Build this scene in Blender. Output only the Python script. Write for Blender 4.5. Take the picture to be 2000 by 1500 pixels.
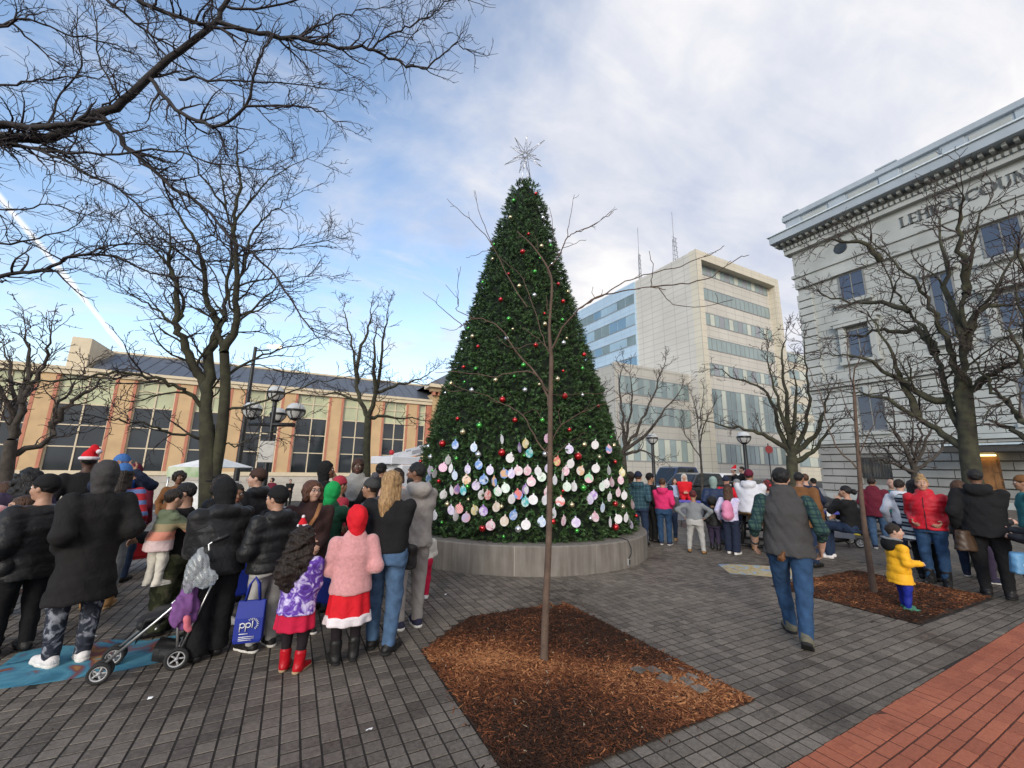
import bpy, math, random
import numpy as np
from mathutils import Vector, Matrix
for o in list(bpy.data.objects): bpy.data.objects.remove(o)
sc = bpy.context.scene
COL = sc.collection
R_ = math.radians
# ------------------------------------------------------------------ camera
# world axes follow the plaza: +X and +Y are the two directions of the paving and the facades
F_, EYE = 800.0, 1.70
YAW, PIT, ROL = R_(-27.5), R_(11.5), R_(1.02)
cam_d = bpy.data.cameras.new('camera'); cam = bpy.data.objects.new('camera', cam_d); COL.objects.link(cam)
cam_d.sensor_fit = 'HORIZONTAL'; cam_d.sensor_width = 36; cam_d.lens = F_/2000*36
cam_d.clip_start = .05; cam_d.clip_end = 3000
CM = Matrix.Rotation(YAW, 3, 'Z') @ Matrix.Rotation(math.pi/2+PIT, 3, 'X') @ Matrix.Rotation(ROL, 3, 'Z')
cam.matrix_world = Matrix.Translation((0, 0, EYE)) @ CM.to_4x4()
sc.camera = cam
sc.render.resolution_x, sc.render.resolution_y = 1024, 768
CMn = np.array(CM); C0 = np.array([0, 0, EYE])
def ray(x, y): return CMn @ np.array([(x-1000)/F_, -(y-750)/F_, -1.])
def G(x, y, z=0.):
    d = ray(x, y); return C0 + d*((z-EYE)/d[2])
def onX(x, y, X): d = ray(x, y); return C0 + d*(X/d[0])
def onY(x, y, Y): d = ray(x, y); return C0 + d*(Y/d[1])
def atz(x, y, zc): return C0 + ray(x, y)*zc
def atd(x, y, dist): d = ray(x, y); return C0 + d*dist/math.hypot(d[0], d[1])
def PX(p):
    q = CMn.T @ (np.array(p, float)-C0); return 1000+F_*q[0]/-q[2], 750-F_*q[1]/-q[2]
# ------------------------------------------------------------------ sky, sun, exposure
SUN_AZ, SUN_EL = math.atan2(-.62, -.78), R_(20)      # azimuth measured from +Y towards +X
W = bpy.data.worlds.new('World'); sc.world = W; W.use_nodes = True
nt = W.node_tree; N = nt.nodes; L = nt.links
for n in list(N): N.remove(n)
def nd(t, **k):
    n = N.new(t)
    for a, v in k.items(): setattr(n, a, v)
    return n
out = nd('ShaderNodeOutputWorld'); bg = nd('ShaderNodeBackground'); bg.inputs[1].default_value = .15
sky = nd('ShaderNodeTexSky', sky_type='NISHITA', sun_disc=False)
sky.sun_elevation = R_(24); sky.sun_rotation = SUN_AZ; sky.air_density = 1.15; sky.dust_density = .5; sky.ozone_density = 1.6
tc = nd('ShaderNodeTexCoord'); sep = nd('ShaderNodeSeparateXYZ'); L.new(tc.outputs['Generated'], sep.inputs[0])
def mth(op, a, b=None, c=None, clamp=False):
    n = nd('ShaderNodeMath', operation=op, use_clamp=clamp)
    for i, v in enumerate((a, b, c)):
        if v is None: continue
        if isinstance(v, (int, float)): n.inputs[i].default_value = v
        else: L.new(v, n.inputs[i])
    return n.outputs[0]
zz = mth('MAXIMUM', sep.outputs[2], 0.0)
zi = mth('DIVIDE', 1.0, mth('ADD', zz, .22))          # flat cloud deck, pulled in near the horizon
px_, py_ = mth('MULTIPLY', sep.outputs[0], zi), mth('MULTIPLY', sep.outputs[1], zi)
cmb = nd('ShaderNodeCombineXYZ'); L.new(px_, cmb.inputs[0]); L.new(py_, cmb.inputs[1])
def noise(vec, scale, det, rough=.55, dist=0., off=(0, 0, 0), stretch=(1, 1, 1), rot=0):
    mp = nd('ShaderNodeMapping'); mp.inputs['Location'].default_value = off; mp.inputs['Scale'].default_value = stretch; mp.inputs['Rotation'].default_value = (0, 0, rot)
    L.new(vec, mp.inputs[0])
    n = nd('ShaderNodeTexNoise'); n.inputs['Scale'].default_value = scale; n.inputs['Detail'].default_value = det
    n.inputs['Roughness'].default_value = rough; n.inputs['Distortion'].default_value = dist
    L.new(mp.outputs[0], n.inputs['Vector']); return n.outputs[0]
def ss(x, a, b):
    n = nd('ShaderNodeMapRange', interpolation_type='SMOOTHSTEP'); n.inputs[1].default_value = a; n.inputs[2].default_value = b
    L.new(x, n.inputs[0]); return n.outputs[0]
n1 = noise(cmb.outputs[0], 1.15, 7, .56, .35, (3.1, 1.7, 0))
n2 = noise(cmb.outputs[0], 3.2, 8, .6, .5, (1.3, 4.2, 0), (1, 2.2, 1), .5)
n3 = noise(cmb.outputs[0], 1.9, 6, .55, .2, (7.7, 2.2, 0))
# the cloud bank fills the sky towards +X, the west (-X) is clear with wisps
side = mth('ADD', mth('MULTIPLY', sep.outputs[0], .87), mth('MULTIPLY', sep.outputs[1], -.46))
bank = ss(mth('ADD', side, mth('MULTIPLY', mth('SUBTRACT', n1, .5), 1.5)), -.36, .02)
lowb = ss(mth('ADD', zz, mth('MULTIPLY', mth('SUBTRACT', n1, .5), .35)), .26, .08)   # pale bank above the roofs
wisp = mth('MULTIPLY', ss(n2, .40, .82), .55)
cover = mth('MAXIMUM', bank, mth('MAXIMUM', wisp, mth('MULTIPLY', lowb, .55)), clamp=True)
ramp = nd('ShaderNodeValToRGB'); cr = ramp.color_ramp
cr.elements[0].position = .30; cr.elements[0].color = (2.55, 2.85, 3.65, 1)
cr.elements[1].position = .74; cr.elements[1].color = (5.5, 5.25, 5.0, 1)
e = cr.elements.new(.50); e.color = (3.75, 3.85, 4.2, 1)
L.new(mth('ADD', mth('MULTIPLY', n3, .62), mth('MULTIPLY', n2, .38)), ramp.inputs[0])
# condensation trail of an aircraft: a straight line on the cloud deck
def deck(x, y):
    d = ray(x, y); d = d/np.linalg.norm(d); return d[:2]/(max(d[2], 0)+.22)
A_, B_ = deck(-10, 375), deck(238, 676)
t_ = (B_-A_)/np.linalg.norm(B_-A_); nrm = np.array([-t_[1], t_[0]])
dist = mth('ABSOLUTE', mth('ADD', mth('ADD', mth('MULTIPLY', px_, float(nrm[0])), mth('MULTIPLY', py_, float(nrm[1]))), float(-A_@nrm)))
dist = mth('ADD', dist, mth('MULTIPLY', mth('SUBTRACT', n2, .5), .02))
trail = mth('MULTIPLY', ss(dist, .014, .001), .8)
end = ss(mth('ADD', mth('ADD', mth('MULTIPLY', px_, float(t_[0])), mth('MULTIPLY', py_, float(t_[1]))), float(-B_@t_)), .06, -.02)
trail = mth('MULTIPLY', trail, end)
skb = nd('ShaderNodeMixRGB', blend_type='MULTIPLY'); skb.inputs[0].default_value = 1; skb.inputs[2].default_value = (1.38, 1.34, 1.34, 1); L.new(sky.outputs[0], skb.inputs[1])
mx = nd('ShaderNodeMixRGB'); L.new(cover, mx.inputs[0]); L.new(skb.outputs[0], mx.inputs[1]); L.new(ramp.outputs[0], mx.inputs[2])
mx2 = nd('ShaderNodeMixRGB'); mx2.inputs[2].default_value = (5.6, 5.5, 5.5, 1); L.new(trail, mx2.inputs[0]); L.new(mx.outputs[0], mx2.inputs[1])
L.new(mx2.outputs[0], bg.inputs[0]); L.new(bg.outputs[0], out.inputs[0])
sun_d = bpy.data.lights.new('sun', 'SUN'); sun_d.energy = 1.5; sun_d.angle = R_(22); sun_d.color = (1, .93, .82)
sun = bpy.data.objects.new('sun', sun_d); COL.objects.link(sun)
sdir = Vector((math.sin(SUN_AZ)*math.cos(SUN_EL), math.cos(SUN_AZ)*math.cos(SUN_EL), math.sin(SUN_EL)))
sun.rotation_euler = sdir.to_track_quat('Z', 'Y').to_euler(); sun.location = sdir*60
vs = sc.view_settings; vs.view_transform = 'Standard'; vs.look = 'None'; vs.exposure = .52; vs.gamma = 1; vs.use_curve_mapping = False

# ------------------------------------------------------------------ mesh helpers
rng = np.random.default_rng(7); random.seed(7)
def tag(o, label=None, cat=None, group=None, kind=None):
    if label: o['label'] = label
    if cat: o['category'] = cat
    if group: o['group'] = group
    if kind: o['kind'] = kind
    return o
def link(o, root=None):
    COL.objects.link(o)
    if root is not None:
        o.parent = root
        o.matrix_parent_inverse = root.get('_w') and Matrix.Translation(-root.location) or Matrix.Identity(4)
    return o
def mesh_np(name, V, Fq, mat=None, smooth=False, cols=None):
    """V (n,3), Fq (m,k) all faces with the same number of corners"""
    me = bpy.data.meshes.new(name); V = np.asarray(V, np.float32); Fq = np.asarray(Fq, np.int32)
    m, k = Fq.shape
    me.vertices.add(len(V)); me.vertices.foreach_set('co', V.ravel())
    me.loops.add(m*k); me.loops.foreach_set('vertex_index', Fq.ravel())
    me.polygons.add(m); me.polygons.foreach_set('loop_start', np.arange(0, m*k, k, dtype=np.int32))
    me.polygons.foreach_set('use_smooth', np.full(m, bool(smooth)))
    if cols is not None:
        at = me.attributes.new('tone', 'FLOAT_COLOR', 'POINT'); at.data.foreach_set('color', np.asarray(cols, np.float32).ravel())
    me.update(calc_edges=True)
    if mat: me.materials.append(mat)
    return me
class MB:
    def __init__(s): s.v = []; s.f = []; s.s = []
    def add(s, V, F, sm=False):
        b = len(s.v); s.v += [tuple(map(float, p)) for p in V]
        for f in F: s.f.append([i+b for i in f]); s.s.append(sm)
        return s
    def box(s, x0, x1, y0, y1, z0, z1, ch=0):
        return s.add([(x0,y0,z0),(x1,y0,z0),(x1,y1,z0),(x0,y1,z0),(x0,y0,z1),(x1,y0,z1),(x1,y1,z1),(x0,y1,z1)],
                     [(3,2,1,0),(4,5,6,7),(0,1,5,4),(1,2,6,5),(2,3,7,6),(3,0,4,7)])
    def obox(s, c, u, v, w):
        c, u, v, w = map(np.array, (c, u, v, w))
        V = [c+a*u+b*v+d*w for d in (-1, 1) for a, b in ((-1,-1),(1,-1),(1,1),(-1,1))]
        return s.add(V, [(3,2,1,0),(4,5,6,7),(0,1,5,4),(1,2,6,5),(2,3,7,6),(3,0,4,7)])
    def tube(s, P, r, n=8, cap=True, sm=True):
        P = np.array(P, float); k = len(P); r = np.ones(k)*r if np.isscalar(r) else np.array(r, float)
        T = np.gradient(P, axis=0); T /= np.linalg.norm(T, axis=1)[:, None]+1e-9
        a = np.array([0, 0, 1.]) if abs(T[0][2]) < .9 else np.array([1., 0, 0])
        V = []; th = np.arange(n)*2*math.pi/n
        for i in range(k):
            u = np.cross(T[i], a); u /= np.linalg.norm(u)+1e-9; w = np.cross(T[i], u); a = np.cross(u, T[i])
            V.append(P[i]+r[i]*(np.cos(th)[:, None]*u+np.sin(th)[:, None]*w))
        F = [(i*n+j, i*n+(j+1) % n, (i+1)*n+(j+1) % n, (i+1)*n+j) for i in range(k-1) for j in range(n)]
        if cap: F += [tuple(range(n))[::-1], tuple((k-1)*n+j for j in range(n))]
        return s.add(np.concatenate(V), F, sm)
    def lathe(s, prof, c=(0, 0, 0), n=16, axis='z', sm=True):
        V = []; k = len(prof)
        for r, z in prof:
            for j in range(n):
                a = 2*math.pi*j/n; p = (r*math.cos(a), r*math.sin(a), z)
                if axis == 'x': p = (p[2], p[0], p[1])
                if axis == 'y': p = (p[0], p[2], p[1])
                V.append((c[0]+p[0], c[1]+p[1], c[2]+p[2]))
        F = [(i*n+j, i*n+(j+1) % n, (i+1)*n+(j+1) % n, (i+1)*n+j) for i in range(k-1) for j in range(n)]
        return s.add(V, F, sm)
    def sphere(s, c, r, n=12, m=8, sz=1.):
        return s.lathe([(max(r*math.sin(math.pi*i/m), 1e-4), -r*sz*math.cos(math.pi*i/m)) for i in range(m+1)], c, n)
    def prism(s, pts, z0, z1):
        n = len(pts); V = [(p[0], p[1], z0) for p in pts]+[(p[0], p[1], z1) for p in pts]
        return s.add(V, [tuple(range(n))[::-1], tuple(range(n, 2*n))]+[(i, (i+1) % n, n+(i+1) % n, n+i) for i in range(n)])
    def me(s, name, mat):
        me = bpy.data.meshes.new(name); me.from_pydata(s.v, [], s.f)
        me.polygons.foreach_set('use_smooth', s.s); me.update()
        if mat: me.materials.append(mat)
        return me
    def obj(s, name, mat, root=None, bev=0):
        o = bpy.data.objects.new(name, s.me(name, mat)); link(o, root)
        if bev:
            m = o.modifiers.new('bevel', 'BEVEL'); m.width = bev; m.segments = 2; m.limit_method = 'ANGLE'
        return o
def bx(name, mat, root, *a, bev=0): return MB().box(*a).obj(name, mat, root, bev)
def thing(name, label, cat, loc=(0, 0, 0), rz=0, group=None, world=True):
    o = bpy.data.objects.new(name, None); COL.objects.link(o); o.location = [float(v) for v in loc]; o.rotation_euler = (0, 0, rz); o.empty_display_size = .2
    tag(o, label, cat, group)
    if world: o['_w'] = 1       # its parts are given in world coordinates
    return o
def structure(name, mb_or_me, mat=None):
    me = mb_or_me.me(name, mat) if isinstance(mb_or_me, MB) else mb_or_me
    o = bpy.data.objects.new(name, me); COL.objects.link(o); o['kind'] = 'structure'; return o
def obj_me(name, me, root=None, loc=None, kind=None):
    o = bpy.data.objects.new(name, me); link(o, root)
    if loc is not None: o.location = loc
    if kind: o['kind'] = kind
    return o
# ------------------------------------------------------------------ materials
MATS = {}
def M(name, col, rough=.7, var=.12, scale=6., bump=0., bscale=80., metal=0., spec=.4, coat=0., det=4, sheen=0., col2=None, emis=0):
    if name in MATS: return MATS[name]
    m = bpy.data.materials.new(name); m.use_nodes = True; t = m.node_tree; b = t.nodes['Principled BSDF']
    tcn = t.nodes.new('ShaderNodeTexCoord'); no = t.nodes.new('ShaderNodeTexNoise'); no.inputs['Scale'].default_value = scale; no.inputs['Detail'].default_value = det
    t.links.new(tcn.outputs['Object'], no.inputs['Vector'])
    r = t.nodes.new('ShaderNodeValToRGB'); c = np.array(col[:3])
    r.color_ramp.elements[0].position = .3; r.color_ramp.elements[1].position = .7
    lo = c*(1-var); hi = np.array(col2) if col2 else c*(1+var)
    r.color_ramp.elements[0].color = (*lo, 1); r.color_ramp.elements[1].color = (*hi, 1)
    t.links.new(no.outputs[0], r.inputs[0]); t.links.new(r.outputs[0], b.inputs['Base Color'])
    b.inputs['Roughness'].default_value = rough; b.inputs['Metallic'].default_value = metal
    b.inputs['Specular IOR Level'].default_value = spec; b.inputs['Coat Weight'].default_value = coat
    if sheen: b.inputs['Sheen Weight'].default_value = sheen
    if emis:
        t.links.new(r.outputs[0], b.inputs['Emission Color']); b.inputs['Emission Strength'].default_value = emis
    if bump:
        n2 = t.nodes.new('ShaderNodeTexNoise'); n2.inputs['Scale'].default_value = bscale; n2.inputs['Detail'].default_value = 3
        t.links.new(tcn.outputs['Object'], n2.inputs['Vector'])
        bp = t.nodes.new('ShaderNodeBump'); bp.inputs['Strength'].default_value = bump; bp.inputs['Distance'].default_value = .01
        t.links.new(n2.outputs[0], bp.inputs['Height']); t.links.new(bp.outputs[0], b.inputs['Normal'])
    MATS[name] = m; return m
def tree_of(m): return m.node_tree, m.node_tree.nodes, m.node_tree.links, m.node_tree.nodes['Principled BSDF']
def mtx(T, op, a, b=None, clamp=False):
    n = T.nodes.new('ShaderNodeMath'); n.operation = op; n.use_clamp = clamp
    for i, v in enumerate((a, b)):
        if v is None: continue
        if isinstance(v, (int, float)): n.inputs[i].default_value = v
        else: T.links.new(v, n.inputs[i])
    return n.outputs[0]
def base_from_attr(name, rough=.8, mul=1., spec=.3, bump=0., bscale=90.):
    m = M(name, (.5, .5, .5), rough, bump=bump, bscale=bscale, spec=spec); t, n, l, b = tree_of(m)
    a = n.new('ShaderNodeAttribute'); a.attribute_name = 'tone'; l.new(a.outputs['Color'], b.inputs['Base Color']); return m
# ================================================================== GROUND
def smooth(a, b, x): t = min(max((x-a)/(b-a), 0), 1); return t*t*(3-2*t)
DROP = -1.42
def terrain(x, y):
    return -.16 + (DROP+.16)*smooth(19.3, 22.4, y)*(1-smooth(16, 30, x))
asph = M('asphalt', (.055, .056, .058), .85, .25, .8, .3, 120)
gx = np.concatenate([np.linspace(-700, -40, 8), np.linspace(-30, 45, 38), np.linspace(60, 900, 10)])
gy = np.concatenate([np.linspace(-300, -20, 5), np.linspace(-10, 40, 51), np.linspace(50, 1500, 10)])
V = [(x, y, terrain(x, y)) for y in gy for x in gx]; nx = len(gx)
Fc = [(j*nx+i, j*nx+i+1, (j+1)*nx+i+1, (j+1)*nx+i) for j in range(len(gy)-1) for i in range(nx-1)]
structure('ground', mesh_np('ground', V, Fc, asph, True))
PXW, PYW, GAP = .114, .108, .0085
def paver_mat(name, c1, c2, sx, sy, rough, oy=0., rot=0., half=0., ox=0.):
    """tone of each paver from its cell number, so it is the same for single pavers and the joined rest"""
    m = M(name, c1, rough, bump=.35, bscale=70, spec=.45); t, n, l, b = tree_of(m)
    geo = n.new('ShaderNodeNewGeometry'); mp = n.new('ShaderNodeMapping'); mp.vector_type = 'TEXTURE'
    mp.inputs['Location'].default_value = (ox, oy, 0); mp.inputs['Rotation'].default_value = (0, 0, rot); mp.inputs['Scale'].default_value = (sx, sy, 1)
    l.new(geo.outputs['Position'], mp.inputs[0]); sp = n.new('ShaderNodeSeparateXYZ'); l.new(mp.outputs[0], sp.inputs[0])
    fy = mtx(t, 'FLOOR', sp.outputs[1]); xs = sp.outputs[0]
    if half: xs = mtx(t, 'ADD', xs, mtx(t, 'MULTIPLY', mtx(t, 'MODULO', fy, 2.0), half))
    fx = mtx(t, 'FLOOR', xs); cm = n.new('ShaderNodeCombineXYZ'); l.new(fx, cm.inputs[0]); l.new(fy, cm.inputs[1])
    wn = n.new('ShaderNodeTexWhiteNoise'); wn.noise_dimensions = '2D'; l.new(cm.outputs[0], wn.inputs['Vector'])
    big = n.new('ShaderNodeTexNoise'); big.inputs['Scale'].default_value = .75; big.inputs['Detail'].default_value = 5; l.new(geo.outputs['Position'], big.inputs['Vector'])
    fin = n.new('ShaderNodeTexNoise'); fin.inputs['Scale'].default_value = 34; fin.inputs['Detail'].default_value = 6; fin.inputs['Roughness'].default_value = .7; l.new(geo.outputs['Position'], fin.inputs['Vector'])
    f = mtx(t, 'ADD', mtx(t, 'MULTIPLY', wn.outputs['Value'], .36), mtx(t, 'MULTIPLY', mtx(t, 'ADD', mtx(t, 'MULTIPLY', mtx(t, 'SUBTRACT', big.outputs[0], .5), 1.7), .5), .55))
    f = mtx(t, 'ADD', f, mtx(t, 'MULTIPLY', mtx(t, 'SUBTRACT', fin.outputs[0], .5), 1.1))
    r = n.new('ShaderNodeValToRGB'); r.color_ramp.elements[0].position = .12; r.color_ramp.elements[1].position = .8
    r.color_ramp.elements[0].color = (*c1, 1); r.color_ramp.elements[1].color = (*c2, 1)
    l.new(f, r.inputs[0]); l.new(r.outputs[0], b.inputs['Base Color'])
    # damp patches: smoother where the large noise is low
    rr = n.new('ShaderNodeMapRange'); rr.inputs[1].default_value = .35; rr.inputs[2].default_value = .6; rr.inputs[3].default_value = rough-.3; rr.inputs[4].default_value = rough
    l.new(big.outputs[0], rr.inputs[0]); l.new(rr.outputs[0], b.inputs['Roughness'])
    return m, (fx, fy, xs, sp.outputs[1], r)
gpav, _ = paver_mat('grey_paver', (.052, .043, .035), (.205, .174, .142), PXW, PYW, .72)
RROT = .032
rpav, _ = paver_mat('red_paver', (.26, .070, .036), (.44, .135, .070), .22, .0845, .8, oy=1.562, rot=RROT, half=.5, ox=3.3)
# far paving: same pattern in the material
gfar, (fx, fy, xs, ys, rmp) = paver_mat('grey_paver_far', (.052, .043, .035), (.205, .174, .142), PXW, PYW, .72)
t, n, l, b = tree_of(gfar)
ex = mtx(t, 'LESS_THAN', mtx(t, 'FRACT', xs), .06); ey = mtx(t, 'LESS_THAN', mtx(t, 'FRACT', ys), .06)
mxn = n.new('ShaderNodeMixRGB'); mxn.inputs[2].default_value = (.02, .017, .015, 1); l.new(mtx(t, 'MAXIMUM', ex, ey), mxn.inputs[0]); l.new(rmp.outputs[0], mxn.inputs[1]); l.new(mxn.outputs[0], b.inputs['Base Color'])
sand = M('joint_sand', (.026, .022, .018), .95, .3, 20)
def red_y(x): return 1.735 + .0325*(x-3.2)
def cut1(x, y): return x-1.25+(4.76-y)*1.15 < .70 and y > 3.5     # corner of the near bed paved over
PLC, PLR = np.array([4.70, 8.49]), 2.72
BEDS = [(1.25, 3.29, 2.24, 4.76), (6.6, 9.06, 2.40, 4.08), (-5.6, -2.9, 5.75, 8.2)]
plaza = structure('plaza', MB().box(-16, 33, -7, 19.0, -.15, -.0042), sand)
NEAR = 11.0
# far part of the paving as a sheet with a hole where the single pavers lie
ring = []
mbf = MB(); na = 48
mbf.v = []
for i in range(na):
    a = 2*math.pi*i/na; c, s_ = math.cos(a), math.sin(a)
    k = min((33 if c > 0 else 16)/max(abs(c), 1e-6), (19 if s_ > 0 else 7)/max(abs(s_), 1e-6))
    r0 = min(NEAR+.0, k-.01)
    mbf.v += [(r0*c, r0*s_, -.0015), (k*c, k*s_, -.0015)]
for cx_, cy_ in ((33, 19), (-16, 19), (33, -7), (-16, -7)): mbf.v.append((cx_, cy_, -.0015))
for i in range(na):
    j = (i+1) % na; mbf.f.append([2*i, 2*i+1, 2*j+1, 2*j]); mbf.s.append(False)
def corner(ci, cx_, cy_):
    for i in range(na):
        j = (i+1) % na; p, q = mbf.v[2*i+1], mbf.v[2*j+1]
        if abs(p[0]-q[0]) > 1e-3 and abs(p[1]-q[1]) > 1e-3 and (p[0]+q[0])*cx_ > 0 and (p[1]+q[1])*cy_ > 0:
            mbf.f.append([2*i+1, 2*na+ci, 2*j+1]); mbf.s.append(False)
for ci, (cx_, cy_) in enumerate(((33, 19), (-16, 19), (33, -7), (-16, -7))): corner(ci, cx_, cy_)
far = mbf.obj('far_paving', gfar, plaza)
# single pavers: chamfered top and four sides
def paver_geo(x0, x1, y0, y1, z, c=.0035, d=.0125):
    return [(x0,y0,z-d),(x1,y0,z-d),(x1,y1,z-d),(x0,y1,z-d),(x0+c,y0+c,z),(x1-c,y0+c,z),(x1-c,y1-c,z),(x0+c,y1-c,z)]
PF = np.array([(4,5,6,7),(0,1,5,4),(1,2,6,5),(2,3,7,6),(3,0,4,7)])
hx, hy = math.sin(-YAW), math.cos(-YAW)
cells = []
for j in range(int(1.4/PYW), int(12.5/PYW)):
    for i in range(int(-9.5/PXW), int(12.5/PXW)):
        x0, y0 = i*PXW, j*PYW; xc, yc = x0+PXW/2, y0+PYW/2
        d = math.hypot(xc, yc)
        if d > NEAR-.02 or (xc*hx+yc*hy) < d*.36: continue
        if y0+PYW < red_y(xc)+.03: continue
        if any(a+.0 < xc < b_ and c < yc < e for a, b_, c, e in BEDS) and not cut1(xc, yc): continue
        if math.hypot(xc-PLC[0], yc-PLC[1]) < PLR-.08: continue
        cells.append((d, x0+GAP/2, x0+PXW-GAP/2, max(y0+GAP*.6, red_y(xc)+.004), y0+PYW-GAP*.6))
cells.sort()
Vs, k = [], 0
pav_root = plaza
me_unit = mesh_np('paver', paver_geo(-PXW/2+GAP/2, PXW/2-GAP/2, -PYW/2+GAP*.6, PYW/2-GAP*.6, 0), PF, gpav)
single = 0
for d, x0, x1, y0, y1 in cells:
    zt = rng.normal(0, .0012)
    full = abs((y1-y0)-(PYW-GAP*1.2)) < 1e-6
    # the first 300 that lie inside the picture are objects of their own
    if single < 300 and full:
        u, v_ = PX((x0, y0, 0))
        if -10 < u < 2010 and v_ < 1500:
            o = obj_me('paver', me_unit, plaza, ((x0+x1)/2, (y0+y1)/2, zt)); o.rotation_euler = (rng.normal(0, .006), rng.normal(0, .006), rng.normal(0, .004)); single += 1; continue
    q = np.array(paver_geo(x0, x1, y0, y1, zt)); q[4:, 2] += rng.normal(0, .0006, 4); Vs.append(q)
Vs = np.array(Vs); nb = len(Vs)
Fa = (PF[None]+8*np.arange(nb)[:, None, None]).reshape(-1, 4)
obj_me('paver_field', mesh_np('paver_field', Vs.reshape(-1, 3), Fa, gpav), plaza, kind='stuff')
# red brick path, turned by a degree or two against the grey paving
path = structure('red_path', MB().add([(-4, red_y(-4)-.004, -.0030), (-4, -6, -.0030), (26, -6, -.0030), (26, red_y(26)-.004, -.0030)], [(0, 1, 2, 3)]), M('red_joint_sand', (.085, .030, .020), .95, .3, 20))
cr_, sr_ = math.cos(RROT), math.sin(RROT)
def rp(u, v): return 3.3+u*cr_-v*sr_, 1.562+u*sr_+v*cr_
def brick_me(w, h): return mesh_np('brick', paver_geo(-w/2, w/2, -h/2, h/2, 0, .003), PF, rpav)
bm_s, bm_r = brick_me(.095, .175), brick_me(.210, .0775)
items = []
for i in range(-30, 110):
    items.append((.103*i+.05, .09, bm_s, .095, .175))
for j in range(0, 34):
    for i in range(-10, 50):
        items.append((.22*(i-(.5 if (-1-j) % 2 else 0))+.11, -.0845*(j+.5), bm_r, .210, .0775))
lst = []
for u, v, me, w, h in items:
    x, y = rp(u, v); d = math.hypot(x, y)
    if d < 11 and (x*hx+y*hy) > d*.3 and d > .8: lst.append((d, x, y, me, w, h))
lst.sort(key=lambda q: q[0]); single = 0; Vs = []
for d, x, y, me, w, h in lst:
    zt = rng.normal(.0005, .0012); u, v_ = PX((x, y, 0))
    if single < 300 and -20 < u < 2020 and v_ < 1520:
        o = obj_me('brick', me, path, (x, y, zt)); o.rotation_euler = (rng.normal(0, .005), rng.normal(0, .005), RROT+rng.normal(0, .006)); single += 1; continue
    q = np.array(paver_geo(-w/2, w/2, -h/2, h/2, zt, .003)); q[:, 0], q[:, 1] = x+q[:, 0]*cr_-q[:, 1]*sr_, y+q[:, 0]*sr_+q[:, 1]*cr_; Vs.append(q)
Vs = np.array(Vs); obj_me('brick_field', mesh_np('brick_field', Vs.reshape(-1, 3), (PF[None]+8*np.arange(len(Vs))[:, None, None]).reshape(-1, 4), rpav), path, kind='stuff')
# steps from the plaza down to the street on the far side
stone = M('granite_step', (.30, .28, .26), .8, .15, 3, .2, 60)
st = structure('steps', MB().box(-15.5, 13.9, 18.6, 19.25, -1.42, .0), stone)
for i in range(7):
    bx('tread', stone, st, -15.5, 13.9, 19.252+.34*i, 19.59+.34*i, -1.45, -.17*(i+1), bev=.015)
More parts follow.
